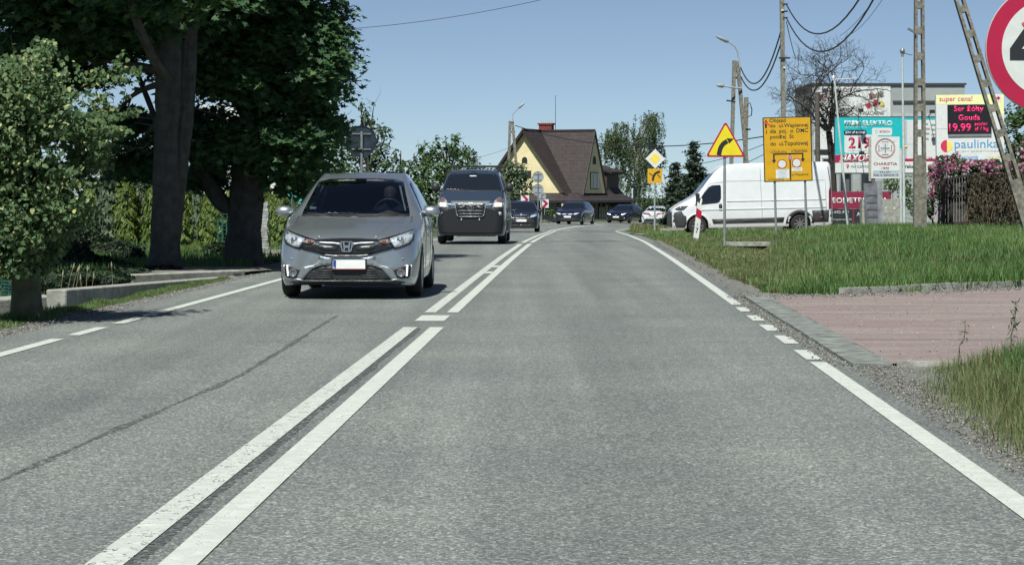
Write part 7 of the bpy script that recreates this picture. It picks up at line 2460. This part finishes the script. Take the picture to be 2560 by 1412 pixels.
shrub('shrub', 'dark shaded shrub under the big maples left of the twin trunk', [(200, 620, 44, 60, 70), (300, 652, 43, 70, 44), (140, 600, 43, 70, 95), (345, 660, 40, 36, 34), (60, 610, 42, 80, 90), (250, 640, 43, 60, 52), (200, 660, 37, 80, 45), (300, 675, 36, 50, 26)], DEEP_SHADE, .09, 5200, 201)
shrub('shrub', 'low ivy and weeds, leaves darkened as shade, filling the ditch behind the pale walls', [(250, 690, 32.5, 60, 20), (320, 685, 33.5, 60, 18), (190, 695, 30.5, 70, 24), (120, 700, 29, 80, 30), (60, 705, 28, 70, 30), (400, 676, 34.4, 50, 12), (280, 700, 30.5, 50, 16)], DEEP_SHADE, .07, 6500, 204, stems=False)
shrub('shrub', 'dark shaded shrub between the two big trunks', [(490, 650, 45, 60, 30), (540, 645, 44, 36, 34)], DEEP_SHADE, .09, 5200, 202)
shrub('shrub', 'low green weeds beside the black trunk', [(675, 660, 40, 40, 14), (640, 668, 39, 20, 8)], GREEN1, .07, 2600, 203, cat='weeds')

def mass(name, label, blobs, mat, leaf, dens, seed):
    rg = np.random.default_rng(seed); P = []; N = []
    for px, py, d2, rx, rz in blobs:
        f = FOC / d2
        r = (rx / f, max(rx / f * .8, .2), rz / f)
        n = int(dens * (r[0] * r[1] + r[1] * r[2] + r[0] * r[2]))
        a, b = blob_points(rg, tuple(at(px, py, d2)), r, n, shell=.4, lump_amp=.38)
        P.append(a); N.append(b)
    return tag(leaf_mesh(name, np.concatenate(P), np.concatenate(N), leaf, mat, None, rg), label, kind='stuff')
# ---------------------------------------------------------------- deciduous trees further along the left side
def small_tree(name, label, foot, trunk_r, blobs, mat, leaf, dens, seed, group=None, bark=None, fork=.45, cat='tree', droop=None, aspect=.62):
    px, d = foot
    x = xat(px, d); z = gz(x, d); rg = np.random.default_rng(seed)
    t = thing(name, label, cat, (x, d, z), group=group)
    top = max(zat(b[1], b[2]) for b in blobs) - z
    MB().tube([(0, 0, -.3), (0, 0, top * .2), (rg.normal(0, .1), 0, top * .55), (rg.normal(0, .15), 0, top * .97)], [trunk_r * 1.2, trunk_r, trunk_r * .7, trunk_r * .12], 9).build('trunk', bark or BARK_D, t)
    lb = MB(); P = []; N = []
    for px, py, d2, rx, rz in blobs:
        f = FOC / d2
        c = (xat(px, d2) - x, d2 - d, zat(py, d2) - z)
        r = (rx / f, rx / f * .9, rz / f)
        limbs(lb, rg, (0, 0, max(.3, min(top * .6, c[2] * .6))), c, trunk_r * .4, .012, n=5, sub=4, sub_len=.45, sides=5)
        n = int(dens * (r[0] * r[1] + r[1] * r[2] + r[0] * r[2]))
        a, b = blob_points(rg, c, r, n, shell=.3, lumps=8, lump_amp=.5)
        P.append(a); N.append(b)
    lb.build('limbs', bark or BARK_D, t)
    leaf_mesh('crown', np.concatenate(P), np.concatenate(N), leaf, mat, t, rg, droop=droop, aspect=aspect)
    return t
GRP = 'leafy trees beyond the hedge left of the road'
small_tree('deciduous_tree', 'tall pale green tree with a thin pointed top behind the dark round sign', (918, 84), .14,
           [(918, 300, 84, 26, 30), (905, 268, 84, 10, 20), (930, 350, 84, 42, 40), (890, 380, 84, 45, 45), (950, 400, 84, 45, 50), (985, 420, 84, 25, 45), (915, 450, 84, 70, 50), (965, 330, 84, 22, 22), (935, 262, 84, 6, 8)], GREEN2, .17, 190, 301, GRP)
small_tree('deciduous_tree', 'wide bright green tree behind the roof of the silver hatchback', (860, 80), .15,
           [(850, 420, 80, 45, 40), (820, 440, 80, 40, 50), (880, 470, 80, 60, 40), (800, 490, 80, 50, 50), (850, 350, 80, 22, 30), (870, 520, 80, 70, 40)], GREEN1, .16, 190, 302, GRP)
small_tree('deciduous_tree', 'rounded bright tree directly above the blue grey van', (1120, 105), .16,
           [(1130, 370, 105, 30, 28), (1090, 380, 105, 32, 30), (1060, 400, 105, 32, 32), (1150, 390, 105, 32, 30), (1110, 430, 105, 70, 40), (1045, 440, 105, 35, 45), (1170, 430, 105, 24, 36), (1075, 480, 105, 70, 45), (1140, 348, 105, 14, 16), (1095, 354, 105, 10, 14)], GREEN1, .20, 165, 303, GRP)
small_tree('deciduous_tree', 'yellow green tree between the two nearest leafy trees', (1005, 95), .13,
           [(1010, 420, 95, 22, 35), (990, 460, 95, 36, 40), (1030, 470, 95, 34, 40), (1000, 510, 95, 60, 40), (1055, 370, 95, 11, 16)], GREEN1, .18, 180, 304, GRP)
small_tree('deciduous_tree', 'small grey green tree right of the rounded one above the van mirror', (1172, 128), .1,
           [(1170, 385, 128, 22, 22), (1185, 400, 128, 12, 18), (1195, 430, 128, 26, 30), (1220, 460, 128, 30, 40), (1235, 430, 128, 12, 14)], GREEN2, .2, 170, 305, GRP)
small_tree('deciduous_tree', 'leafy bush in front of the twin legged lamp pole', (1288, 165), .12,
           [(1285, 430, 165, 38, 24), (1262, 450, 165, 28, 30), (1305, 450, 165, 28, 26), (1290, 480, 165, 44, 24), (1250, 480, 165, 30, 40), (1275, 410, 165, 12, 12)], GREEN2, .24, 150, 306)
shrub('shrub', 'yellow green juniper beside the guard rail', [(1395, 552, 168, 26, 16), (1375, 545, 168, 18, 20), (1420, 560, 168, 14, 8)], THUJA, .25, 110, 307)
# hedge line closing the view between cars
mass('far_hedge', 'green hedge mass behind the line of oncoming cars', [(1060, 530, 118, 60, 50), (1150, 530, 118, 60, 50), (1240, 530, 120, 50, 50), (960, 530, 110, 70, 50), (860, 540, 100, 70, 50), (780, 540, 95, 60, 60)], GREEN1, .2, 160, 308)
# leafy clump at far left horizon
mass('far_wood', 'distant green trees seen between the trunks and the linden', [(230, 450, 120, 60, 40), (330, 440, 120, 60, 40), (120, 450, 120, 80, 50), (450, 450, 122, 60, 50), (560, 460, 122, 60, 50), (640, 470, 122, 50, 50), (0, 450, 120, 80, 50)], GREEN2, .3, 90, 309)

# ---------------------------------------------------------------- weeping birch, spruce and shrubs at the right
def birch():
    d = 225; px = 1590
    x = xat(px, d); z = gz(x, d); rg = np.random.default_rng(401)
    t = thing('birch_tree', 'weeping birch with hanging sprays right of the yellow house', 'tree', (x, d, z))
    f = FOC / d
    q = lambda a, b: np.array([(a - px) / f, 0, zat(b, d) - z])
    top = q(1625, 285)
    MB().tube([(0, 0, -.3), tuple(q(1588, 480)), tuple(q(1592, 400)), tuple(q(1605, 340)), tuple(top)], [.30, .24, .17, .10, .03], 9).build('trunk', BARK_B, t)
    lb = MB(); P = []; N = []
    heads = []
    for i in range(70):
        k = rg.random()
        a = np.array([rg.uniform(1500, 1642), 0]); 
        ymin = np.interp(a[0], [1495, 1520, 1545, 1570, 1600, 1622, 1635, 1645], [360, 330, 305, 318, 300, 272, 290, 330])
        b = ymin + rg.random() ** 1.6 * 150
        h = q(a[0], b); h[1] = rg.normal(0, 1.8)
        s = q(1595 + rg.normal(0, 4), min(470, b + 60))
        mid = (s + h) / 2 + np.array([0, 0, .6])
        lb.tube([tuple(s), tuple(mid), tuple(h)], [.05, .035, .015], 5)
        heads.append(h)
        for j in range(7):
            st = h + rg.normal(0, .5, 3) * np.array([1, 1, .3])
            ln = rg.uniform(.9, 3.0)
            m = int(20 * ln)
            u = rg.random(m)
            P.append(st + np.stack([rg.normal(0, .10, m) + u * rg.normal(0, .25), rg.normal(0, .10, m), -u * ln], -1))
            N.append(rg.normal(0, 1, (m, 3)) + np.array([0, -.5, .2]))
    lb.build('limbs', BARK_B, t)
    leaf_mesh('crown', np.concatenate(P), np.concatenate(N), .20, BIRCH, t, rg, aspect=.55, droop=(0, 0, -1.4))
birch()
def spruce(label, px, d, top, base_half, seed, n_lay=22):
    x = xat(px, d); z = gz(x, d); rg = np.random.default_rng(seed)
    t = thing('spruce_tree', label, 'conifer', (x, d, z))
    H = zat(top, d) - z; w = base_half / (FOC / d)
    MB().tube([(0, 0, -.2), (0, 0, H * .5), (0, 0, H)], [.16, .10, .015], 7).build('trunk', BARK_D, t)
    lb = MB(); P = []; N = []
    for i in range(n_lay):
        k = i / (n_lay - 1)
        zz = H * (.12 + .86 * k)
        ln = w * (1 - k) ** .8 + .12
        for j in range(int(5 + 5 * (1 - k))):
            th = rg.uniform(0, 6.28); l = ln * rg.uniform(.6, 1.15)
            e = np.array([math.cos(th) * l, math.sin(th) * l, zz - l * .28 + rg.normal(0, .05)])
            lb.tube([(0, 0, zz), tuple((e + np.array([0, 0, zz])) / 2 + np.array([0, 0, -.04 * l])), tuple(e)], [.02, .014, .006], 4)
            m = int(60 * l) + 6
            u = rg.random(m) ** .7
            c = np.array([0, 0, zz]) * (1 - u[:, None]) + e * u[:, None]
            P.append(c + rg.normal(0, 1, (m, 3)) * np.array([.13, .13, .06]) - np.array([0, 0, .06]))
            N.append(rg.normal(0, .6, (m, 3)) + np.array([0, 0, 1]))
    lb.build('limbs', BARK_D, t)
    leaf_mesh('crown', np.concatenate(P), np.concatenate(N), .24, SPRUCE, t, rg, aspect=.4, fold=.08)
spruce('tall dark spruce with a pointed top behind the nose of the white van', 1735, 125, 352, 62, 411)
spruce('smaller dark spruce left of the tall one', 1688, 128, 405, 40, 412, 16)
mass('far_shrubs', 'dark evergreen shrubs massed behind the white saloon and the junction sign', [(1700, 520, 182, 60, 50), (1650, 530, 184, 45, 40), (1750, 500, 180, 60, 60), (1610, 520, 195, 30, 45), (1800, 520, 178, 60, 60)], DARKG, .22, 190, 413)
shrub('hedge', 'low clipped hedge along the outside of the bend by the house', [(1500, 560, 185, 14, 9), (1525, 562, 183, 14, 9), (1552, 562, 180, 16, 10), (1478, 560, 187, 14, 9)], DARKG, .2, 150, 414, cat='hedge')
small_tree('deciduous_tree', 'dark green tree at the right edge behind the red ringed roundel', (2560, 125), .2, [(2540, 300, 125, 40, 40), (2580, 280, 125, 50, 45), (2545, 360, 125, 36, 50), (2590, 370, 125, 60, 60), (2560, 440, 125, 60, 60)], GREEN1, .24, 150, 415)
shrub('shrub', 'leafy green shrub between the cross sign and the upright slotted pole', [(2228, 460, 88, 24, 28), (2262, 470, 86, 20, 40), (2280, 500, 84, 20, 50)], GREEN1, .13, 420, 416)
mass('far_wood', 'distant dark trees behind the boards at the right', [(2450, 470, 170, 60, 60), (2350, 500, 170, 60, 50), (2540, 470, 170, 60, 60), (1960, 520, 175, 60, 40), (1860, 520, 175, 60, 40)], DARKG, .4, 70, 417)

# ---------------------------------------------------------------- bare tree
def bare_tree():
    d = 126; px = 2085
    x = xat(px, d); z = gz(x, d)
    rg = np.random.default_rng(510)
    t = thing('bare_tree', 'leafless tree with a dense net of crooked twigs in front of the painted wall', 'tree', (x, d, z))
    f = FOC / d
    q = lambda a, b, dy=0: np.array([(a - px) / f, dy, zat(b, d) - z])
    mb = MB()
    tr = [q(2085, 570), q(2083, 480), q(2080, 400), q(2072, 330)]
    tr[0][2] = -.3
    mb.tube([tuple(p) for p in tr], [.26, .22, .20, .17], 10)
    mb.build('trunk', BARK_D, t)
    br = MB()
    cnt = [0]
    cx, cz_ = 0.0, zat(235, d) - z
    def inside(p):
        return ((p[0] - q(2082, 0)[0]) / (146 / f)) ** 2 + (p[1] / 2.6) ** 2 + ((p[2] - cz_) / (152 / f)) ** 2
    def grow(p, dr, ln, r, lev):
        pts = [p]; n = 4 if lev < 3 else 3
        for i in range(n):
            dr = unit(dr + rg.normal(0, .20 + .04 * lev, 3) + np.array([0, 0, .05]))
            p = p + dr * ln / n
            pts.append(p)
        cnt[0] += 1
        br.tube([tuple(s) for s in pts], [max(.006, r * .9 * (1 - .45 * i / n)) for i in range(n + 1)], 5 if lev < 2 else 3, cap=False)
        if lev >= 8 or inside(p) > 1.15 or cnt[0] > 5000: return
        k = rg.integers(2, 5) if lev < 6 else 2
        for j in range(k):
            i = n if j == 0 else rg.integers(1, n + 1)
            nd = unit(dr + rg.normal(0, .62, 3))
            grow(pts[i], nd, ln * rg.uniform(.62, .88), r * (.62 if j else .68), lev + 1)
    for a, b, dy, r in ((2010, 260, -.5, .10), (2040, 200, .4, .11), (2085, 180, -.3, .12), (2130, 200, .5, .11), (2170, 250, -.3, .10), (2060, 270, .9, .08), (2110, 260, -.9, .08), (2005, 330, .3, .06), (2155, 330, .2, .07)):
        s = tr[-1] if rg.random() < .6 else tr[2] + (tr[3] - tr[2]) * rg.random()
        e = q(a, b, dy)
        grow(s, unit(e - s), np.linalg.norm(e - s) * .72, r, 1)
    br.build('branches', BARK_D, t)
bare_tree()

# ---------------------------------------------------------------- climbing roses on the rusty fence
def roses(label, blobs, flowers, seed):
    px, py, d = blobs[0][:3]
    t = shrub('rose_bush', label, blobs, leaf_mat('rose_leaves', [(.022, .044, .018), (.040, .068, .026), (.065, .095, .036), (.11, .125, .055)], trans=.3), .075, 2600, seed, cat='rose bush')
    rg = np.random.default_rng(seed + 1)
    o = Vector(t.location)
    P = []; N = []; S = []
    for px, py, d2, rx, rz, n in flowers:
        f = FOC / d2
        for i in range(n):
            c = np.array([(px + rg.uniform(-1, 1) * rx - 1280) / f, d2 - .45 + rg.normal(0, .12), EYE + (HZN - (py + rg.uniform(-1, 1) * rz)) / f]) - np.array(o)
            m = 7
            dr = unit(rg.normal(0, 1, (m, 3)) + np.array([0, -.6, .4]))
            P.append(c + dr * .040); N.append(dr); S.append(np.full(m, rg.random()))
    S = np.concatenate(S)
    fl = leaf_mesh('flowers', np.concatenate(P), np.concatenate(N), .058, PINK, t, rg, aspect=.9, fold=.1, rnd=np.clip(S + rg.normal(0, .15, len(S)), 0, 1))
    fl['kind'] = 'stuff'
roses('pink climbing roses over the fence between the two slotted poles', [(2345, 470, 60.6, 24, 50), (2340, 425, 60.6, 30, 25), (2390, 420, 60.6, 40, 22), (2325, 520, 60.5, 14, 40), (2440, 415, 60.8, 40, 24), (2355, 402, 60.8, 22, 14), (2385, 395, 60.9, 14, 14)],
      [(2335, 440, 60, 24, 44, 30), (2350, 415, 60, 28, 20, 26), (2390, 412, 60, 32, 16, 22), (2330, 470, 60, 16, 30, 16), (2440, 414, 60, 40, 14, 24), (2335, 530, 60, 12, 14, 9), (2372, 395, 60, 24, 10, 8)], 601)
roses('pink climbing roses and dry creeper over the fence at the right edge', [(2490, 420, 60.8, 45, 24), (2545, 420, 60.8, 40, 30), (2480, 500, 61, 55, 70), (2550, 500, 61, 40, 75), (2580, 400, 60.8, 40, 40), (2440, 500, 61, 30, 65)],
      [(2490, 414, 60, 40, 10, 26), (2550, 410, 60, 20, 22, 18), (2545, 372, 60, 16, 14, 9), (2480, 430, 60, 40, 10, 10)], 603)
def creeper():
    """dry stems hanging through the fence"""
    rg = np.random.default_rng(611); d = 59.6
    x = xat(2480, d); z = gz(x, d)
    t = thing('creeper', 'dry tangled stems and reddish leaves hanging on the rusty fence', 'creeper', (x, d, z))
    f = FOC / d
    mb = MB()
    for i in range(150):
        a = rg.uniform(2424, 2575); b = rg.uniform(428, 520)
        p = np.array([(a - 2480) / f, rg.normal(0, .08), zat(b, d) - z]); pts = [tuple(p)]
        for k in range(4):
            p = p + np.array([rg.normal(0, .06), rg.normal(0, .02), -rg.uniform(.08, .28)]); pts.append(tuple(p))
        mb.tube(pts, .009, 3, cap=False)
    mb.build('stems', M('dry_stem', (.20, .15, .11), .9, nscale=12, namt=.4), t)
    n = 4200
    P = np.stack([(rg.uniform(2424, 2585, n) - 2480) / f, rg.normal(.1, .15, n), zat(rg.uniform(432, 560, n), d) - z], -1)
    leaf_mesh('leaves', P, rg.normal(0, 1, (n, 3)) + np.array([0, -1, .4]), .065, leaf_mat('reddish_leaves', [(.025, .035, .018), (.045, .050, .028), (.085, .068, .042), (.14, .12, .075)], trans=.3), t, rg)
creeper()

# ---------------------------------------------------------------- grass
def blades(name, label, P, h, w, mat, seed, lean=.35, rnd=None):
    rg = np.random.default_rng(seed)
    n = len(P)
    th = rg.uniform(0, 6.28, n)
    side = np.stack([np.cos(th), np.sin(th), np.zeros(n)], -1)
    ld = np.stack([-np.sin(th), np.cos(th), np.zeros(n)], -1)
    H = (h * rg.uniform(.45, 1.25, n))[:, None]
    W = (w * rg.uniform(.6, 1.3, n))[:, None]
    l = (np.abs(rg.normal(lean, .3, n)))[:, None] * H
    up = np.array([0, 0, 1.0])
    mid = P + up * H * .6 + ld * l * .35
    tip = P + up * H * (1 - .12 * np.minimum(l / H, 1.5)) + ld * l
    V = np.stack([P - side * W / 2, P + side * W / 2, mid + side * W * .38, mid - side * W * .38, tip], 1)
    F4 = np.array([[0, 1, 2], [0, 2, 3], [3, 2, 4]])
    F = (F4[None] + (np.arange(n) * 5)[:, None, None]).reshape(-1, 3)
    if rnd is None: rnd = rg.random(n)
    o = np_mesh(name, V.reshape(-1, 3), F, mat, rnd=np.repeat(np.clip(rnd, 0, 1), 5))
    return tag(o, label, kind='stuff')

def scatter(rg, n, y0, y1, xlo, xhi, power=1.6):
    """points in a wedge, denser near the camera; xlo/xhi give the x limits at y"""
    u = rg.random(n)
    y = (y0 ** (1 - power) + u * (y1 ** (1 - power) - y0 ** (1 - power))) ** (1 / (1 - power))
    a, b = xlo(y), xhi(y)
    x = a + rg.random(n) * (b - a)
    return x, y
def ground_pts(x, y, dz=0):
    return np.stack([x, y, land(x, y) + dz], -1)
rg = np.random.default_rng(900)
edge_r = lambda y: .2415 * y + 1.5 + .03 * y
# tall grass field
def field_lo(y):
    return np.interp(y, [26.6, 27.5, 32, 60, 75], [3.2, 3.1, 3.7, 7.0, 10.6])
x, y = scatter(rg, 250000, 26.9, 72, field_lo, edge_r, 1.5)
ok = y > 26.6 + np.maximum(x - 4.1, 0) * .79 + .12
ok &= x > field_lo(y) + (vnoise(x, y, 1.1, 3) - .5) * .8
ok &= ~((np.abs(y - 57.5) < 1.2) & (x < 7.1))
x, y = x[ok], y[ok]
k = vnoise(x, y, .55, 5); k2 = vnoise(x, y, 2.1, 6)
hh = .22 * (.65 + .75 * k) * (.8 + .4 * k2) * np.interp(x - field_lo(y), [0, 1.2, 3], [.55, .85, 1.0])
blades('tall_grass', 'tall green grass filling the field right of the road', ground_pts(x, y, -.02), hh, .016, GRASS, 901, rnd=-.05 + .45 * k2 + .55 * k + rg.normal(0, .16, len(x)))
# dry straws among it
x, y = scatter(rg, 9000, 27.5, 60, field_lo, edge_r, 1.5)
ok = y > 26.6 + np.maximum(x - 4.1, 0) * .79 + .2
x, y = x[ok], y[ok]
blades('dry_grass', 'dry straws scattered through the tall grass', ground_pts(x, y), np.full(len(x), .28), .007, GRASSD, 902, rnd=.5 + rg.random(len(x)) * .5)
# short half dry verge right of the road
vlo = lambda y: H0 * y + np.interp(y, [26, 32, 60, 110], [2.35, 2.22, 2.2, 2.4])
x, y = scatter(rg, 80000, 27.2, 112, vlo, lambda y: np.minimum(field_lo(np.minimum(y, 75)) + .6, vlo(y) + np.interp(y, [27, 60, 75, 112], [1.8, 3.6, 6, 8])), 1.5)
ok = (vnoise(x, y, 1.7, 8) > .22) & ~((np.abs(y - 57.3) < 1.3) & (x > 5.5) & (x < 7.0)) & ~((y > 80) & (y < 92) & (x > 5.5))
x, y = x[ok], y[ok]
blades('verge_grass', 'short half dry grass along the right verge', ground_pts(x, y), .10 * (.6 + .8 * vnoise(x, y, .9, 9)), .014, GRASSD, 903, rnd=.45 * vnoise(x, y, .8, 10) + rg.random(len(x)) * .55)
x, y = scatter(rg, 42000, 27.2, 80, vlo, lambda y: vlo(y) + np.interp(y, [27, 60, 80], [1.9, 3.8, 6]), 1.5)
ok = (vnoise(x, y, 1.3, 18) > .33) & ~((np.abs(y - 57.3) < 1.3) & (x > 5.5) & (x < 7.0))
x, y = x[ok], y[ok]
blades('verge_grass', 'short yellow green grass between the road edge and the tall grass', ground_pts(x, y), .10 * (.5 + .9 * vnoise(x, y, 1.1, 19)), .013, GRASS, 912, rnd=.45 + rg.random(len(x)) * .55)
# grass beyond, round the side road and the junction sign
x, y = scatter(rg, 42000, 62, 125, lambda y: H0 * y + 2.5, lambda y: .21 * y, 1.2)
ok = ~((y > 80) & (y < 91.5) & (x > 5.5) & (vnoise(x, y, 1.2, 14) < .75)) & (vnoise(x, y, .7, 12) > .25)
x, y = x[ok], y[ok]
blades('verge_grass', 'rough grass around the side road and the white van', ground_pts(x, y), .15 * (.5 + .9 * vnoise(x, y, .6, 13)), .024, GRASS, 904, rnd=.25 + rg.random(len(x)) * .75)
# dry mound in front of the white saloon
x = rg.normal(xat(1600, 122), 1.3, 9000); y = rg.normal(122, 4, 9000)
ok = u_of(x, y) > 2.5
x, y = x[ok], y[ok]
blades('dry_grass', 'dry grass tuft hiding the wheels of the white saloon', ground_pts(x, y), .30 * np.exp(-((x - xat(1600, 122)) / 2.0) ** 2) + .08, .03, GRASSD, 905, rnd=.35 + rg.random(len(x)) * .6)
# near right clump
nlo = lambda y: H0 * y + np.interp(y, [8, 11, 13, 15, 15.8], [2.0, 1.98, 2.0, 2.25, 2.7])
x, y = scatter(rg, 62000, 8.5, 15.75, nlo, edge_r, 1.1)
un = x - nlo(y)
ok = rg.random(len(x)) < np.interp(un, [0, .12, .3, .8], [.08, .45, .95, 1])
x, y, un = x[ok], y[ok], un[ok]
green = smooth01(.45, 1.0, un + .25 * (vnoise(x, y, 2.5, 20) - .5)) * smooth01(11.5, 13.2, y)
hh = np.interp(un, [0, .2, .5, 1.2], [.04, .10, .17, .20]) * (.7 + .6 * vnoise(x, y, 3, 21))
g = rg.random(len(x)) < green * .85 + .06
P = ground_pts(x, y, -.01)
blades('verge_grass', 'lush green grass tuft at the near right corner', P[g], hh[g] * 1.1, .0075, GRASS, 906, rnd=.1 + rg.random(g.sum()) * .7)
blades('dry_grass', 'half dry grass along the near right edge of the road', P[~g], hh[~g], .0048, GRASSD, 907, rnd=.05 + rg.random((~g).sum()) * .8)
# left verge
llo = lambda y: H0 * y - np.interp(y, [15, 20, 23.5, 33, 45], [6.4, 6.1, 5.46, 5.15, 5.5])
lhi = lambda y: H0 * y - np.interp(y, [15, 24, 33, 45], [5.22, 5.18, 5.08, 5.3])
x, y = scatter(rg, 30000, 15.5, 32, llo, lhi, 1.2)
ok = vnoise(x, y, 2.6, 30) > .28
x, y = x[ok], y[ok]
d_ = lhi(y) - x
P = ground_pts(x, y)
hh = .085 * (.4 + .9 * vnoise(x, y, 2, 31)) * np.interp(d_, [0, .15, .4], [.5, .9, 1.0])
g = rg.random(len(x)) < np.interp(d_, [0, .1, .3], [.35, .6, .85])
blades('verge_grass', 'green grass strip between the left edge of the road and the low walls', P[g], hh[g], .009, GRASS, 908, rnd=.15 + rg.random(g.sum()) * .75)
blades('dry_grass', 'brownish dry grass along the left edge of the road', P[~g], hh[~g], .007, GRASSD, 909, rnd=rg.random((~g).sum()) * .8)
# shaded weeds beyond the walls
x, y = scatter(rg, 16000, 35.5, 52, lambda y: -.24 * y - .5, lambda y: H0 * y - 5.6, 1.2)
blades('verge_grass', 'tall shaded weeds behind the low walls under the maples', ground_pts(x, y), 0.14 * (.5 + vnoise(x, y, 1, 33)), .014, GRASS, 910, rnd=rg.random(len(x)) * .5)
x, y = scatter(rg, 30000, 22, 70, lambda y: -.24 * y - 5, lambda y: np.minimum(H0 * y - 7.0, -.17 * y + .3), 1.3)
blades('meadow_grass', 'rough grass on the ground left of the linden and the hedge', ground_pts(x, y), .16 * (.5 + vnoise(x, y, 1, 43)), .02, GRASS, 911, rnd=rg.random(len(x)) * .8)
# a few tall seed heads
def weed(label, px, d, top_py, seed, leafy=True):
    x = xat(px, d); z = gz(x, d); rg = np.random.default_rng(seed)
    t = thing('weed_plant', label, 'weed', (x, d, z))
    H = zat(top_py, d) - z
    pts = [(rg.normal(0, .006) + .01 * i, 0, H * i / 6) for i in range(7)]
    MB().tube(pts, [.006, .005, .005, .004, .004, .003, .002], 5).build('stem', M('weed_stem', (.09, .10, .05), .8), t)
    n = 44
    k = rg.uniform(.12, 1, n) ** .8
    P = np.stack([rg.normal(0, .012, n) + .06 * k, rg.normal(0, .012, n), k * H], -1)
    dr = unit(rg.normal(0, 1, (n, 3)) * np.array([1, 1, .2]) + np.array([0, 0, .4]))
    leaf_mesh('leaves', P + dr * .018, np.cross(dr, rg.normal(0, 1, (n, 3))), .05 if leafy else .03, GRASSD if not leafy else GREEN2, t, rg, aspect=.22, fold=.03)
weed('tall thin weed with short side leaves standing at the corner of the driveway', 2520, 15.4, 752, 1)
weed('short dry seed stalk in front of the red driveway', 2392, 15.2, 803, 2, False)
def stalks():
    rg = np.random.default_rng(5)
    mb_items = [(165, 25, 672), (176, 25.3, 680), (188, 25.2, 676), (215, 25.6, 678), (282, 27, 668), (228, 25.8, 695), (150, 24.6, 690), (205, 25.1, 700)]
    for i, (px, d, top) in enumerate(mb_items):
        x = xat(px, d); z = gz(x, d); H = zat(top, d) - z
        t = thing('grass_stalk', ['pale seed stalk nearest the mossy trunk', 'pale seed stalk second from the mossy trunk', 'pale seed stalk in the middle of the row', 'tall pale seed stalk leaning right', 'lone curved seed stalk above the low wall', 'short pale seed stalk right of the row', 'short bent seed stalk beside the mossy trunk', 'short seed stalk close to the wall end'][i], 'grass stalk', (x, d, z), group='pale seed stalks in front of the dark hedge')
        lean = rg.uniform(-.02, .10)
        pts = [(lean * (j / 5) ** 2, 0, H * j / 5) for j in range(6)]
        MB().tube(pts, [.004, .004, .003, .003, .002, .002], 4).build('stem', M('straw', (.34, .30, .20), .9), t)
        e = pts[-1]
        MB().tube([pts[-1], (e[0] + lean * .15, 0, e[2] + .03), (e[0] + lean * .25, 0, e[2] + .07)], [.004, .010, .002], 6).build('seed_head', M('straw', (.34, .30, .20), .9), t)
stalks()
